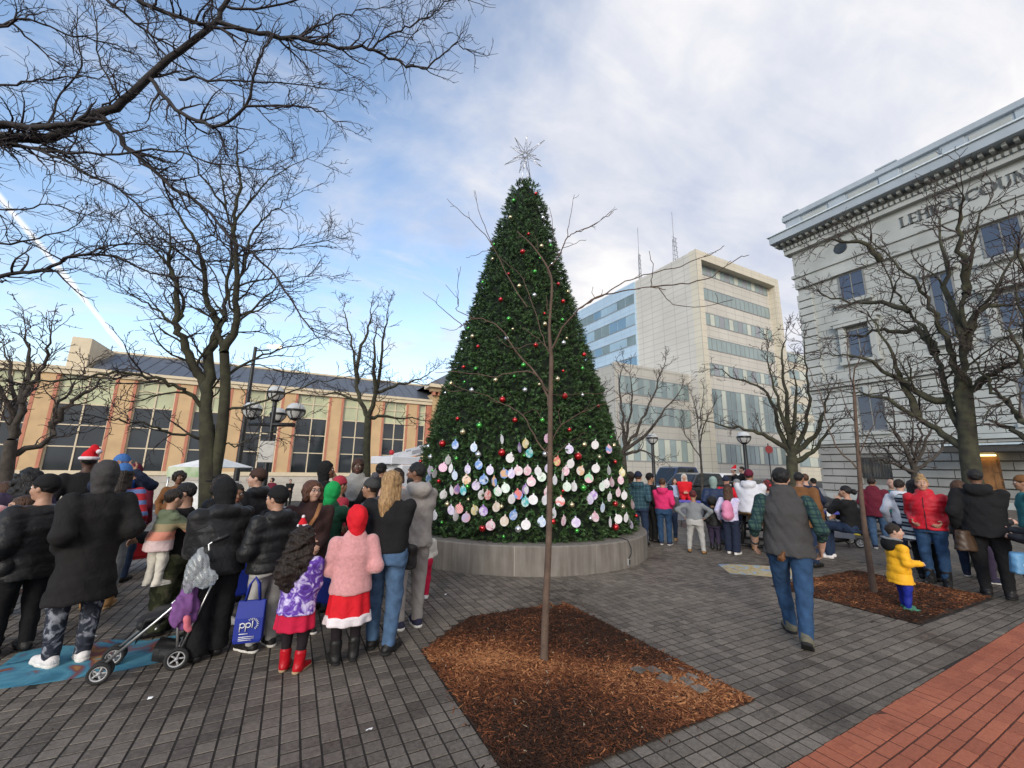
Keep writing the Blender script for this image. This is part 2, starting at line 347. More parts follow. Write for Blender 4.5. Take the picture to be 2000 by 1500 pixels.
# ------------------------------------------------------------------ mulch beds
chipm = base_from_attr('bark_chip', .85, spec=.25)
soil = M('bed_soil', (.035, .018, .010), .95, .4, 18, .8, 60)
def nz(x, y, s, ph): return .5+.25*(math.sin(x*s+ph)*math.cos(y*s*1.3+ph*2)+math.sin((x+y)*s*.7+ph*3))
def bed(idx, x0, x1, y0, y1, n, hill, label, sap):
    root = structure('mulch_bed', MB().box(x0, x1, y0, y1, -.02, -.012), soil)
    def hgt(x, y):
        e = min(x-x0, x1-x, y-y0, y1-y); return .001+hill*min(max(e, 0)/.45, 1)*(.6+.5*nz(x, y, 3.1, idx)) + .012*nz(x, y, 17, idx+1)
    g = 40; V = []
    for j in range(g+1):
        for i in range(g+1):
            x = x0+(x1-x0)*i/g; y = y0+(y1-y0)*j/g; V.append((x, y, hgt(x, y) if not (idx == 0 and cut1(x, y)) else -.02))
    obj_me('soil_mound', mesh_np('soil_mound', V, [(j*(g+1)+i, j*(g+1)+i+1, (j+1)*(g+1)+i+1, (j+1)*(g+1)+i) for j in range(g) for i in range(g)], soil, True), root)
    P = rng.uniform((x0+.01, y0+.01), (x1-.01, y1-.01), (n, 2))
    if idx == 0:
        P = np.array([q for q in P if not cut1(q[0]-.03, q[1]+.03)]); n = len(P)
    spill = rng.random(n) < .02; P[spill] += rng.normal(0, .10, (spill.sum(), 2))
    Z = np.array([hgt(min(max(x, x0), x1), min(max(y, y0), y1)) for x, y in P])+rng.uniform(.002, .012, n)
    Lh = rng.gamma(3, .0052, n)+.006; Wd = rng.uniform(.0028, .0085, n); Th = rng.uniform(.0015, .0035, n)
    a = rng.uniform(0, 2*math.pi, n); ti = rng.normal(0, .28, n); ro = rng.normal(0, .5, n)
    u = np.stack([np.cos(a)*np.cos(ti), np.sin(a)*np.cos(ti), np.sin(ti)], 1)
    v = np.stack([-np.sin(a)*np.cos(ro), np.cos(a)*np.cos(ro), np.sin(ro)], 1); w = np.cross(u, v)
    c = np.c_[P, Z]
    V = np.stack([c-u*Lh[:, None]-v*Wd[:, None]*.5, c+u*Lh[:, None]*.9-v*Wd[:, None], c+u*Lh[:, None]+v*Wd[:, None]*.4, c-u*Lh[:, None]*.8+v*Wd[:, None],
                  c-u*Lh[:, None]*.6+w*Th[:, None], c+u*Lh[:, None]*.6+w*Th[:, None]], 1)
    PFc = np.array([(0,1,5,4),(2,3,4,5)]); PT = np.array([(1,2,5,5),(3,0,4,4)])
    Fq = (np.concatenate([PFc])[None]+6*np.arange(n)[:, None, None]).reshape(-1, 4)
    lowf = np.array([nz(x, y, 2.3, idx+4)+.4*nz(x, y, 7.1, idx+2)-.2 for x, y in P])
    tt = np.clip(rng.beta(1.3, 2.9, n)*1.05+(lowf-.62)*1.0, 0, 1)[:, None]
    dark, mid, hot = np.array([.030, .013, .007]), np.array([.16, .052, .020]), np.array([.42, .185, .075])
    colr = np.where(tt < .5, dark+(mid-dark)*tt*2, mid+(hot-mid)*(tt-.5)*2)
    pale = rng.random(n) < .005; colr[pale] = (.30, .23, .16)
    cols = np.repeat(np.c_[colr, np.ones(n)], 6, axis=0)
    tris = (np.array([(1,2,5),(3,0,4)])[None]+6*np.arange(n)[:, None, None]).reshape(-1, 3)
    allv = V.reshape(-1, 3)
    Ft = np.concatenate([Fq[:, [0,1,2]], Fq[:, [0,2,3]], tris])
    obj_me('bark_chips', mesh_np('bark_chips', allv, Ft, chipm, False, cols), root, kind='stuff')
    return root, hgt
bed1, hg1 = bed(0, *BEDS[0], 34000, .035, '', None)
bed2, hg2 = bed(1, *BEDS[1], 9000, .03, '', None)
bed3, hg3 = bed(2, *BEDS[2], 6000, .05, '', None)
# old pavers half sunk in the bark at the right corner of the near bed
for x, y, a, dz in ((2.98, 2.62, .1, .0), (3.09, 2.66, .15, -.004), (3.0, 2.50, -.06, .002), (2.86, 2.72, .3, .004), (2.88, 2.86, .05, 0), (2.76, 2.9, .2, .003), (3.18, 2.95, .02, -.01), (3.20, 2.80, 0, -.01), (3.2, 3.3, .05, -.012), (3.19, 3.42, 0, -.012), (3.2, 2.56, .1, -.006), (2.95, 4.62, .5, .01), (3.12, 4.68, .2, .012)):
    o = obj_me('paver', me_unit, bed1, (x, y, hg1(x, y)+.016+dz)); o.rotation_euler = (rng.normal(0, .06), rng.normal(0, .06), a)
# ================================================================== PLANTER
conc = M('planter_concrete', (.215, .195, .17), .85, .16, 2.6, .35, 45, det=8)
t, n, l, b = tree_of(conc)   # rain streaks and a dirty foot: stains of the concrete itself
tcn = n.new('ShaderNodeTexCoord'); mp = n.new('ShaderNodeMapping'); mp.inputs['Scale'].default_value = (9, 9, .9); l.new(tcn.outputs['Object'], mp.inputs[0])
sn = n.new('ShaderNodeTexNoise'); sn.inputs['Scale'].default_value = 1.4; sn.inputs['Detail'].default_value = 6; l.new(mp.outputs[0], sn.inputs['Vector'])
src = b.inputs['Base Color'].links[0].from_socket; mm = n.new('ShaderNodeMixRGB'); mm.blend_type = 'MULTIPLY'; mm.inputs[0].default_value = .5
rp2 = n.new('ShaderNodeValToRGB'); rp2.color_ramp.elements[0].position = .35; rp2.color_ramp.elements[0].color = (.42, .38, .34, 1); rp2.color_ramp.elements[1].position = .62
l.new(sn.outputs[0], rp2.inputs[0]); l.new(src, mm.inputs[1]); l.new(rp2.outputs[0], mm.inputs[2]); l.new(mm.outputs[0], b.inputs['Base Color'])
plr = thing('planter_ring', 'low round concrete planter wall under the decorated tree', 'planter', (*PLC, 0))
RIM = .46
nseg = 12
a0s = math.atan2(G(850, 1110)[1]-PLC[1], G(850, 1110)[0]-PLC[0])
for s_ in range(nseg):
    a0 = a0s+s_*2*math.pi/nseg+.0022; a1 = a0s+(s_+1)*2*math.pi/nseg-.0022
    prof = [(PLR, -.005), (PLR, RIM-.02), (PLR-.02, RIM), (PLR-.36, RIM), (PLR-.38, RIM-.02), (PLR-.38, .1)]
    V = []; m_ = 14
    for i in range(m_+1):
        a = a0+(a1-a0)*i/m_
        for r, z in prof: V.append((PLC[0]+r*math.cos(a), PLC[1]+r*math.sin(a), z))
    q = len(prof); F = [(i*q+j, (i+1)*q+j, (i+1)*q+j+1, i*q+j+1) for i in range(m_) for j in range(q-1)]
    F += [tuple(range(q)), tuple(m_*q+j for j in range(q))[::-1]]
    MB().add(V, F).obj('concrete_segment', conc, plr)
mort = M('pale_mortar', (.36, .33, .29), .9)
for s_ in range(nseg):
    a = a0s+s_*2*math.pi/nseg; c, s2 = math.cos(a), math.sin(a)
    MB().obox((PLC[0]+(PLR-.185)*c, PLC[1]+(PLR-.185)*s2, .225), (.178*c, .178*s2, 0), (-.006*s2, .006*c, 0), (0, 0, .225)).obj('joint', mort, plr)
MB().lathe([(0.001, .33), (PLR-.37, .33)], (*PLC, 0), 40).obj('planter_soil', soil, plr)
# power cord and outlet box on the planter
oa = math.atan2(G(1208, 1105)[1]-PLC[1], G(1208, 1105)[0]-PLC[0])
def plp(r, a, z): return (PLC[0]+r*math.cos(a), PLC[1]+r*math.sin(a), z)
blk = M('black_rubber', (.015, .015, .016), .5)
cw = MB().tube([plp(PLR-.3, oa-.02, RIM+.02), plp(PLR-.1, oa-.01, RIM+.03), plp(PLR+.015, oa, RIM), plp(PLR+.05, oa+.012, .34), plp(PLR+.05, oa+.012, .24), plp(PLR+.025, oa-.005, .15)], .009, 6).obj('power_cord', blk)
tag(cw, 'black power cord looping over the rim of the round concrete planter', 'cord')
ob = thing('outlet_box', 'small grey outlet box on the round planter wall', 'outlet box', plp(PLR, oa, .06))
gm = M('grey_plastic', (.32, .32, .31), .5)
c, s2 = math.cos(oa), math.sin(oa)
MB().obox(plp(PLR+.014, oa, .1), (.014*c, .014*s2, 0), (-.03*s2, .03*c, 0), (0, 0, .055)).obj('housing', gm, ob, .004)
MB().obox(plp(PLR+.031, oa, .1), (.003*c, .003*s2, 0), (-.02*s2, .02*c, 0), (0, 0, .04)).obj('cover', M('dark_plastic', (.05, .05, .05), .5), ob)
# ================================================================== CHRISTMAS TREE
ZT = np.array([.36, .55, 1.0, 1.85, 3.05, 3.8, 5.1, 7.05, 9.0, 9.2]); RT = np.array([2.36, 2.42, 2.34, 2.17, 1.90, 1.70, 1.31, .82, .28, .18])
def cone_r(z): return np.interp(z, ZT, RT)
xt = thing('christmas_tree', 'tall dark green cone-shaped Christmas tree standing in the round planter', 'Christmas tree', (*PLC, .33))
core = M('tree_core', (.006, .013, .006), .95)
MB().lathe([(float(cone_r(z))-.07, z) for z in np.linspace(.34, 8.9, 14)]+[(.02, 9.0)], (*PLC, 0), 40).obj('inner_frame', core, xt)
needle = base_from_attr('needle', .55, spec=.35)
def tips():
    r_at = lambda q: cone_r(q)
    zs = np.linspace(.36, 9.22, 4000); w = cone_r(zs); cdf = np.cumsum(w); cdf /= cdf[-1]
    n = 19500; z = np.interp(rng.random(n), cdf, zs); a = rng.uniform(0, 2*math.pi, n)
    cl = np.sin(z*21+2*np.sin(a*9))*np.sin(a*r_at(z)*19+2*np.sin(z*7)); lump = .05*cl+.03*np.sin(z*9+3*np.sin(a*5))+.02*np.sin(a*17+z*4)+rng.normal(0, .022, n)
    top = z > 9.0
    r = np.maximum(cone_r(z)+lump-.02, .02)
    r[top] = cone_r(z[top])*rng.random(top.sum())
    ra = np.stack([np.cos(a), np.sin(a), np.zeros(n)], 1)
    P = np.c_[PLC[0]+r*ra[:, 0], PLC[1]+r*ra[:, 1], z]
    D = ra+np.c_[rng.normal(0, .45, (n, 2)), rng.normal(.18, .5, n)]; D[top] = rng.normal(0, .3, (top.sum(), 3))+[0, 0, 1]
    D /= np.linalg.norm(D, axis=1)[:, None]
    return P, D
P, D = tips(); n = len(P); k = 20
u = np.cross(D, rng.normal(size=(n, 3))); u /= np.linalg.norm(u, axis=1)[:, None]; w = np.cross(D, u)
th = rng.uniform(0, 2*math.pi, (n, k)); sI = np.tile(np.linspace(0, .11, k), (n, 1))
rad = np.cos(th)[..., None]*u[:, None]+np.sin(th)[..., None]*w[:, None]
B0 = P[:, None]+D[:, None]*sI[..., None]
nd_ = rad*.8+D[:, None]*.75; ln = rng.uniform(.032, .055, (n, k))
side = np.cross(nd_, D[:, None]); side /= np.linalg.norm(side, axis=2)[..., None]+1e-9
tip_ = B0+nd_*ln[..., None]
V = np.stack([B0-side*.0085, B0+side*.0085, tip_], 2).reshape(-1, 3)
base = np.array([.026, .060, .020])*rng.gamma(4, .25, (n, 1)).clip(.35, 2.2)+np.array([.012, .012, 0])*rng.random((n, 1))
cc = np.repeat(base, k*3, axis=0).reshape(n, k, 3, 3); cc[:, :, 2] *= 1.9
cols = np.concatenate([cc.reshape(-1, 3), np.ones((n*k*3, 1))], 1)
obj_me('foliage', mesh_np('foliage', V, np.arange(len(V)).reshape(-1, 3), needle, False, cols), xt, kind='stuff')
# wire star on top
wire = M('silver_wire', (.62, .62, .64), .35, metal=.8)
star = thing('tree_star', 'silver wire starburst on the tip of the Christmas tree', 'star', (PLC[0], PLC[1], 9.2))
sc_ = np.array([PLC[0], PLC[1], 10.05]); vu = np.array([math.cos(YAW), math.sin(YAW), 0]); up = np.array([0, 0, 1.]); vf = np.array([hx, hy, 0])
fr = MB()
for dx in (-.05, .05): fr.tube([sc_+vu*dx*1.6+up*-.85, sc_+vu*dx*.6+up*-.2], .012, 5)
fr.obj('stem', wire, star)
for i in range(16):
    a = i*2.399963; zc_ = 1-2*(i+.5)/16; rr = math.sqrt(1-zc_*zc_)
    d_ = vu*rr*math.cos(a)+vf*rr*math.sin(a)+up*zc_
    ln_ = .62 if i % 2 else .45
    sd = np.cross(d_, [.3, .5, .8]); sd /= np.linalg.norm(sd)
    m_ = MB()
    m_.tube([sc_+sd*.05, sc_+d_*ln_], .008, 5); m_.tube([sc_-sd*.05, sc_+d_*ln_], .008, 5)
    for q in np.linspace(.3, 1, 5): m_.sphere(sc_+d_*ln_*q+sd*.05*(1-q), .016, 6, 4)
    m_.obj('ray', wire, star)
# ------------------------------------------------------------------ baubles and paper ornaments
def cone_hit(x, y, dr=0.):
    d = ray(x, y); lo = None
    for t in np.linspace(4.5, 16, 900):
        p = C0+d*t
        if .3 < p[2] < 9.4 and math.hypot(p[0]-PLC[0], p[1]-PLC[1]) < cone_r(p[2])+dr: return p
    # past the outline: take the closest approach to the cone
    best = None
    for t in np.linspace(4.5, 16, 900):
        p = C0+d*t; g = math.hypot(p[0]-PLC[0], p[1]-PLC[1])-cone_r(p[2])
        if best is None or g < best[0]: best = (g, p)
    g, p = best; rxy = p[:2]-PLC; rr = np.linalg.norm(rxy); p = p.copy(); p[:2] = PLC+rxy/rr*(cone_r(p[2])+dr); return p
def shiny(name, c, metal=.85, rough=.16): return M(name, c, rough, .05, 4, metal=metal, spec=.6, coat=.6)
BM = {'r': shiny('red_bauble', (.50, .012, .016), .7), 'g': shiny('green_bauble', (.07, .42, .06), .7), 's': shiny('silver_bauble', (.68, .70, .73)), 'y': shiny('gold_bauble', (.66, .55, .33))}
CN = {'r': 'red', 'g': 'green', 's': 'silver', 'y': 'gold'}
capm = M('bauble_cap', (.6, .55, .4), .35, metal=.9)
def z3(a, b): return 860+a/3, 330+b/3
def z4(a, b): return 820+a/4.348, 800+b/4.348
BALLS = [('r',556,148,9),('g',433,190,14),('y',414,288,13),('s',596,290,12),('r',515,385,11),('y',589,456,14),('g',320,445,11),('g',641,452,11),('r',482,489,16),('y',312,530,10),('g',582,526,9),('s',650,560,11),
 ('r',402,617,9),('g',552,606,13),('g',255,666,12),('r',686,676,11),('y',463,690,15),('y',740,722,13),('g',452,733,9),('s',549,743,14),('r',357,768,15),('r',713,778,15),('s',210,797,8),('r',608,850,9),
 ('g',403,881,16),('g',710,886,11),('s',780,855,9),('y',609,912,14),('g',171,935,11),('y',426,941,10),('y',195,983,14),('s',391,996,16),('s',160,993,8),('s',717,1021,14),('y',735,994,8),('r',557,1034,17),('r',226,1042,11),('s',134,1058,9),
 ('r',835,1089,14),('g',487,1152,16),('r',143,1162,12),('g',213,1172,14),('g',826,1170,13),('r',715,1185,10),('g',434,1217,10),('y',683,1233,15),('y',327,1239,17),('y',71,1258,14),('g',148,1250,9),('y',578,1264,9),('s',190,1298,15),('s',495,1297,17),
 ('s',826,1325,12),('r',725,1332,19),('r',366,1352,20),('r',918,1389,11),('s',37,1313,8),('r',438,1469,14),('g',596,1475,14),('r',108,1464,12)]
BALLS4 = [('y',375,193,28),('g',512,137,25),('r',808,90,22),('g',1036,93,22),('r',1263,172,18),('g',1435,150,15),('r',203,289,30),('y',1387,297,22),('y',1635,306,20),('g',1614,233,12),('r',700,366,34),('s',503,382,28),('s',1062,378,27),('r',1336,397,32),
 ('s',104,403,20),('g',320,416,16),('g',888,390,14),('y',1514,404,18),('r',1646,444,19),('r',172,607,16),('g',414,653,23),('g',1380,665,26),('r',1210,690,16),('y',244,802,23),('y',697,822,22),('y',1283,808,22),('r',1648,800,24),('y',1710,825,21),('y',420,762,15),
 ('r',538,1005,30),('s',836,1012,29),('r',1126,948,24),('r',1652,996,26),('s',1440,921,21),('g',1326,1027,19),('g',198,957,14),('g',714,1077,10),('r',1832,902,15),('r',17,440,14),('s',85,312,18),('r',330,78,18),('g',120,520,12)]
allb = [(c, *z3(a, b), d*1.8/3) for c, a, b, d in BALLS]+[(c, *z4(a, b), d*2/4.348) for c, a, b, d in BALLS4]
recs = []
for c, x, y, dpx in allb:
    p = cone_hit(x, y, .10); q = CMn.T@(p-C0); r = max(dpx/2/F_*(-q[2]), .03); recs.append([c, x, y, p, r])
bmesh_cache = {}
def bands(y): return 'upper part' if y < 560 else 'middle' if y < 800 else 'lower part'
ordn = ['first', 'second', 'third', 'fourth', 'fifth', 'sixth', 'seventh', 'eighth', 'ninth', 'tenth', 'eleventh', 'twelfth', 'thirteenth', 'fourteenth', 'fifteenth', 'sixteenth', 'seventeenth', 'eighteenth', 'nineteenth', 'twentieth']
for c, x, y, p, r in recs:
    mates = sorted([q for q in recs if q[0] == c and bands(q[2]) == bands(y)], key=lambda q: q[1]); k = [i for i, q in enumerate(mates) if q[3] is p][0]
    rr = round(r, 2); key = (c, rr)
    if key not in bmesh_cache: bmesh_cache[key] = (MB().sphere((0, 0, 0), rr, 20, 12).me('glass_ball', BM[c]), MB().lathe([(rr*.22, rr*.94), (rr*.22, rr*1.16), (.001, rr*1.18)], (0, 0, 0), 10).me('cap', capm))
    d = p[:2]-PLC; d = d/np.linalg.norm(d)
    where = f'{ordn[k]} from the left' if len(mates) > 1 else 'alone of its colour'
    o = thing('bauble', f'{CN[c]} ball on the {bands(y)} of the tree, {where} among its colour'.replace('alone of its colour among its colour', 'alone in its colour'), 'bauble', (p[0]+d[0]*.03, p[1]+d[1]*.03, p[2]), group='balls on the Christmas tree', world=False)
    obj_me('glass_ball', bmesh_cache[key][0], o); obj_me('cap', bmesh_cache[key][1], o)
# paper ornaments: flat card discs with a tab and a loop
PAPER = [('blue',300,300,56),('pale blue',458,322,58),('white',697,255,26),('purple',848,328,30),('yellow',898,290,54),('teal',930,370,62),('pink striped',1080,245,48),('lilac',1270,338,70),('white',1488,300,62),('blue and pink',1606,338,50),
 ('white',766,412,72),('lilac',90,515,50),('pink striped',196,492,72),('white',240,430,50),('white',262,500,34),('pale blue',296,560,48),('blue',500,470,64),('lilac',406,508,52),('lilac',595,515,64),('orange and blue',718,545,72),('lilac',776,545,62),('pink and white',836,520,74),('pink',914,520,66),
 ('white',1004,525,60),('lilac',1090,498,60),('yellow and red',1165,440,58),('white',1280,460,64),('pink',1238,522,64),('orange and white',1364,520,66),('white',1494,500,68),('white',1606,520,30),('yellow',1718,535,52),('orange',396,598,78),('blue',543,597,76),('lilac',478,645,72),('blue and orange',632,612,44),
 ('pink and white',946,612,74),('pale green',1034,572,74),('white',1146,600,40),('green and pink',1436,584,78),('white',1584,630,56),('pale green',1548,655,50),('pink',1630,620,40),('pink',1706,600,50),('white',200,724,62),('white',270,690,34),('purple and pink',316,680,54),('teal',368,688,52),('white',522,725,56),('red',578,726,58),
 ('white and green',662,695,70),('pale green',728,668,74),('white and purple',896,680,56),('pink',1085,700,62),('pale green',1250,655,72),('white',1308,655,54),('purple',1474,730,70),('lilac',1445,765,58),('pink',1685,705,40),('white',1736,730,50),('white',780,760,62),('blue and red',838,722,74),('white',962,766,78),('teal',896,785,66),
 ('red and white',1192,780,80),('white',1060,770,48),('white',1612,745,36),('pale blue',1553,835,36),('lilac',265,855,60),('red striped',333,842,70),('yellow',466,855,62),('purple',540,862,74),('beige',650,828,66),('white',306,905,48),('pink and lilac',392,918,74),('blue',794,898,68),('white',120,900,56),
 ('pink',600,985,78),('beige',718,948,74),('white',900,978,82),('pale blue',1034,955,72),('white',1137,880,42),('pink',1222,945,40),('lilac',1326,960,82),('pink',1490,914,62),('white',1686,930,64),('white',1752,920,38),('lilac',1792,975,34),('white',1618,960,22),('pink',1806,810,28),('white',126,545,40),('blue',74,585,44),('pale green',1214,565,20)]
pc = {'blue': (.20, .36, .72), 'pale blue': (.55, .68, .86), 'white': (.80, .77, .78), 'purple': (.42, .27, .62), 'yellow': (.82, .70, .32), 'teal': (.10, .50, .52), 'pink striped': (.80, .42, .62), 'pink': (.84, .52, .60), 'lilac': (.68, .58, .82), 'orange': (.80, .50, .30), 'green': (.35,.68,.42), 'pale green': (.66, .80, .68), 'red': (.78, .22, .20), 'beige': (.78, .66, .55)}
def paper_mat(colour):
    m = MATS.get('paper_'+colour)
    if m: return m
    cs = [pc.get(w) for w in colour.split(' and ')] if ' and ' in colour else None
    c1 = pc[colour] if colour in pc else (cs and pc[colour.split(' and ')[0]]) or pc[colour.replace(' striped', '')]
    c2 = pc[colour.split(' and ')[1]] if cs else tuple(min(1, .45*v+.5) for v in c1)
    m = M('paper_'+colour, c1, .75); t, n, l, b = tree_of(m)
    oi = n.new('ShaderNodeObjectInfo'); tcn = n.new('ShaderNodeTexCoord'); add = n.new('ShaderNodeVectorMath'); l.new(tcn.outputs['Object'], add.inputs[0])
    cmbn = n.new('ShaderNodeCombineXYZ'); l.new(mtx(t, 'MULTIPLY', oi.outputs['Random'], 37.), cmbn.inputs[0]); l.new(mtx(t, 'MULTIPLY', oi.outputs['Random'], 11.), cmbn.inputs[2]); l.new(cmbn.outputs[0], add.inputs[1])
    no = n.new('ShaderNodeTexNoise'); no.inputs['Scale'].default_value = 9 if cs else 14; no.inputs['Detail'].default_value = 2; l.new(add.outputs[0], no.inputs['Vector'])
    f = no.outputs[0]
    if 'striped' in colour:
        w = n.new('ShaderNodeTexWave'); w.inputs['Scale'].default_value = 14; w.inputs['Distortion'].default_value = 1.5; w.bands_direction = 'DIAGONAL'; l.new(add.outputs[0], w.inputs['Vector']); f = w.outputs[0]
    r = n.new('ShaderNodeValToRGB'); r.color_ramp.elements[0].position = .44; r.color_ramp.elements[1].position = .56
    r.color_ramp.elements[0].color = (*c1, 1); r.color_ramp.elements[1].color = (*c2, 1); l.new(f, r.inputs[0]); l.new(r.outputs[0], b.inputs['Base Color']); return m
def disc_pts(r):
    pts = [(r*math.sin(a), -r*math.cos(a)) for a in np.linspace(-math.pi+.19, math.pi-.19, 26)]
    w = r*.15; return pts+[(w, r*1.35), (-w, r*1.35)]
ribbon = M('green_ribbon', (.10, .32, .10), .5)
prec = []
for colour, a, b_, wpx in PAPER:
    x, y = z4(a, b_); prec.append((colour, x, y, wpx/4.348))
for i, (colour, x, y, wpx) in enumerate(prec):
    p = cone_hit(x, y, .17); q = CMn.T@(p-C0); r = .081
    app = wpx/2/F_*(-q[2]); fac = min(max(app/r, .2), 1)
    row = 'top' if y < 888 else 'second' if y < 925 else 'third' if y < 965 else 'bottom'
    mates = sorted([m for m in prec if m[0] == colour and ('top' if m[2] < 888 else 'second' if m[2] < 925 else 'third' if m[2] < 965 else 'bottom') == row], key=lambda m: m[1]); k = [j for j, m in enumerate(mates) if m[1] == x and m[2] == y][0]
    which = 'alone in its colours' if len(mates) == 1 else f'{ordn[k]} such from the left'
    art = 'an' if colour[0] in 'aeiou' else 'a'
    o = thing('paper_ornament', f'{colour} paper ornament, {row} row on the tree, {which}', 'paper ornament', p, group='paper ornaments on the Christmas tree', world=False)
    toc = C0[:2]-p[:2]; face = math.atan2(toc[1], toc[0])+math.pi/2         # card faces the viewer's side of the tree ...
    turn = math.acos(fac)*(1 if rng.random() < .5 else -1) if fac < .93 else rng.normal(0, .18)
    o.rotation_euler = (rng.normal(.06, .06), 0, face+turn)
    o.rotation_mode = 'YXZ' if False else 'XYZ'
    pts = disc_pts(r); nn = len(pts)
    tl = rng.normal(0, .18); ct, st_ = math.cos(tl), math.sin(tl)
    V = [(px*ct-pz*st_, y_, px*st_+pz*ct) for y_ in (-.0015, .0015) for px, pz in pts]
    MB().add(V, [tuple(range(nn)), tuple(range(nn, 2*nn))[::-1]]+[(k_, nn+k_, nn+(k_+1) % nn, (k_+1) % nn) for k_ in range(nn)]).obj('card', paper_mat(colour), o)
    lp = r*1.3; cx_, cz_ = -lp*st_, lp*ct
    MB().tube([(cx_, 0, cz_), (cx_-.012, 0, cz_+.035), (cx_, .02, cz_+.06), (cx_+.012, 0, cz_+.035), (cx_, 0, cz_)], .0025, 4).obj('ribbon_loop', ribbon, o)
# ================================================================== BUILDINGS
def text_letters(txt, hgt, th=.12):
    """roman capitals as strokes with serifs; returns list of (char, MB in x-z plane, width)"""
    H_ = hgt; t_ = H_*th*1.25; s_ = H_*.05; thin = t_*.55
    def bar(m, x0, z0, x1, z1, w):
        d = np.array([x1-x0, z1-z0]); l_ = np.linalg.norm(d); d /= l_; nn_ = np.array([-d[1], d[0]])*w/2
        a, b_ = np.array([x0, z0]), np.array([x1, z1])
        pts = [a+nn_, b_+nn_, b_-nn_, a-nn_]
        V = [(p[0], y, p[1]) for y in (0, .05) for p in pts]
        m.add(V, [(0,1,2,3),(7,6,5,4)]+[(i, 4+i, 4+(i+1) % 4, (i+1) % 4) for i in range(4)])
    def serif(m, x, z, w=None): w = w or t_*2.1; bar(m, x-w/2, z, x+w/2, z, s_)
    def stem(m, x, w=None): bar(m, x, 0, x, H_, w or t_); serif(m, x, s_/2); serif(m, x, H_-s_/2)
    def arc(m, cx, rx, a0, a1, k=18):
        for i in range(k):
            p, q = R_(a0+(a1-a0)*i/k), R_(a0+(a1-a0)*(i+1)/k)
            w = thin+(t_-thin)*abs(math.cos((p+q)/2))
            bar(m, cx+rx*math.cos(p), H_/2+(H_/2-t_/2)*math.sin(p), cx+rx*math.cos(q), H_/2+(H_/2-t_/2)*math.sin(q), w*1.05)
    res = []
    for ch in txt:
        m = MB(); w = .7*H_
        if ch == 'L': stem(m, t_); bar(m, t_, s_, .55*H_, s_, thin); bar(m, .55*H_, 0, .55*H_, .2*H_, s_); w = .6*H_
        elif ch == 'E':
            stem(m, t_); w = .6*H_
            for z in (s_, H_/2, H_-s_): bar(m, t_, z, (.5 if z == H_/2 else .55)*H_, z, thin)
            bar(m, .55*H_, 0, .55*H_, .18*H_, s_); bar(m, .55*H_, H_, .55*H_, .82*H_, s_)
        elif ch == 'H': stem(m, t_); stem(m, .65*H_); bar(m, t_, H_/2, .65*H_, H_/2, thin); w = .78*H_
        elif ch == 'I': stem(m, t_); w = .28*H_
        elif ch == 'G': arc(m, .42*H_, .38*H_, 45, 320); bar(m, .72*H_, .05*H_, .72*H_, .42*H_, t_); serif(m, .72*H_, .42*H_); w = .85*H_
        elif ch == 'C': arc(m, .42*H_, .38*H_, 45, 315); bar(m, .7*H_, .72*H_, .7*H_, H_, s_); w = .78*H_
        elif ch == 'O': arc(m, .45*H_, .4*H_, 0, 360, 26); w = .92*H_
        elif ch == 'U':
            bar(m, t_, H_, t_, .35*H_, t_); bar(m, .62*H_, H_, .62*H_, .35*H_, thin); serif(m, t_, H_-s_/2); serif(m, .62*H_, H_-s_/2)
            for i in range(10):
                p, q = R_(180+18*i), R_(198+18*i); cx = (t_+.62*H_)/2; rr = (.62*H_-t_)/2
                bar(m, cx+rr*math.cos(p), .35*H_+.33*H_*math.sin(p), cx+rr*math.cos(q), .35*H_+.33*H_*math.sin(q), t_*.85)
            w = .75*H_
        elif ch == 'N': stem(m, t_, thin); stem(m, .68*H_, thin); bar(m, t_, H_, .68*H_, 0, t_); w = .8*H_
        elif ch == 'T': stem(m, .33*H_); bar(m, .02*H_, H_-s_, .64*H_, H_-s_, thin); w = .68*H_
        elif ch == 'Y': bar(m, .35*H_, 0, .35*H_, .45*H_, t_); bar(m, .35*H_, .45*H_, .05*H_, H_, t_); bar(m, .35*H_, .45*H_, .65*H_, H_, thin); serif(m, .35*H_, s_/2); w = .7*H_
        elif ch == '.': m.sphere((.1*H_, .02, H_/2), .07*H_, 8, 6); w = .2*H_
        res.append((ch, m, w))
    return res
glassd = M('dark_glass', (.022, .027, .03), .06, .4, .5, spec=.8)
glassp = M('blind_behind_glass', (.47, .49, .30), .12, .18, .7, spec=.7, coat=.5)
# ------------------------------------------------------------------ left hall with tall windows, facade in the plane y = LY
LY = 40.68
terra = M('salmon_stucco', (.58, .40, .22), .8, .1, 1.2, .1, 20)
rose = M('rose_stripe', (.50, .20, .13), .8, .12, 2)
cream = M('cream_trim', (.66, .56, .40), .7, .08, 2)
slate = M('slate_metal_roof', (.085, .095, .112), .45, .1, 1.5)
hall = thing('glazed_hall', 'long salmon building with tall gridded windows and dark metal roof', 'building', (-2, LY, DROP))
ZS, ZC = .95, 7.75
xs_p = [onY(px, 888, LY)[0] for px in (58, 220, 343, 450, 553, 647, 730, 800)]
dx_ = np.diff(xs_p).mean(); xs_p = [xs_p[0]-dx_*k for k in (3, 2, 1)]+list(xs_p)
XL, XR = xs_p[0]-.7, onY(842, 800, LY)[0]
bx('wall', M('hall_wall', (.30, .25, .2), .9), hall, XL, XR, LY+.25, LY+14, DROP-.3, ZC+.5)  # dull brown wall set back behind the window bays
blockm = M('pale_stone_block', (.50, .46, .40), .8, .14, 1.1, .2, 30)
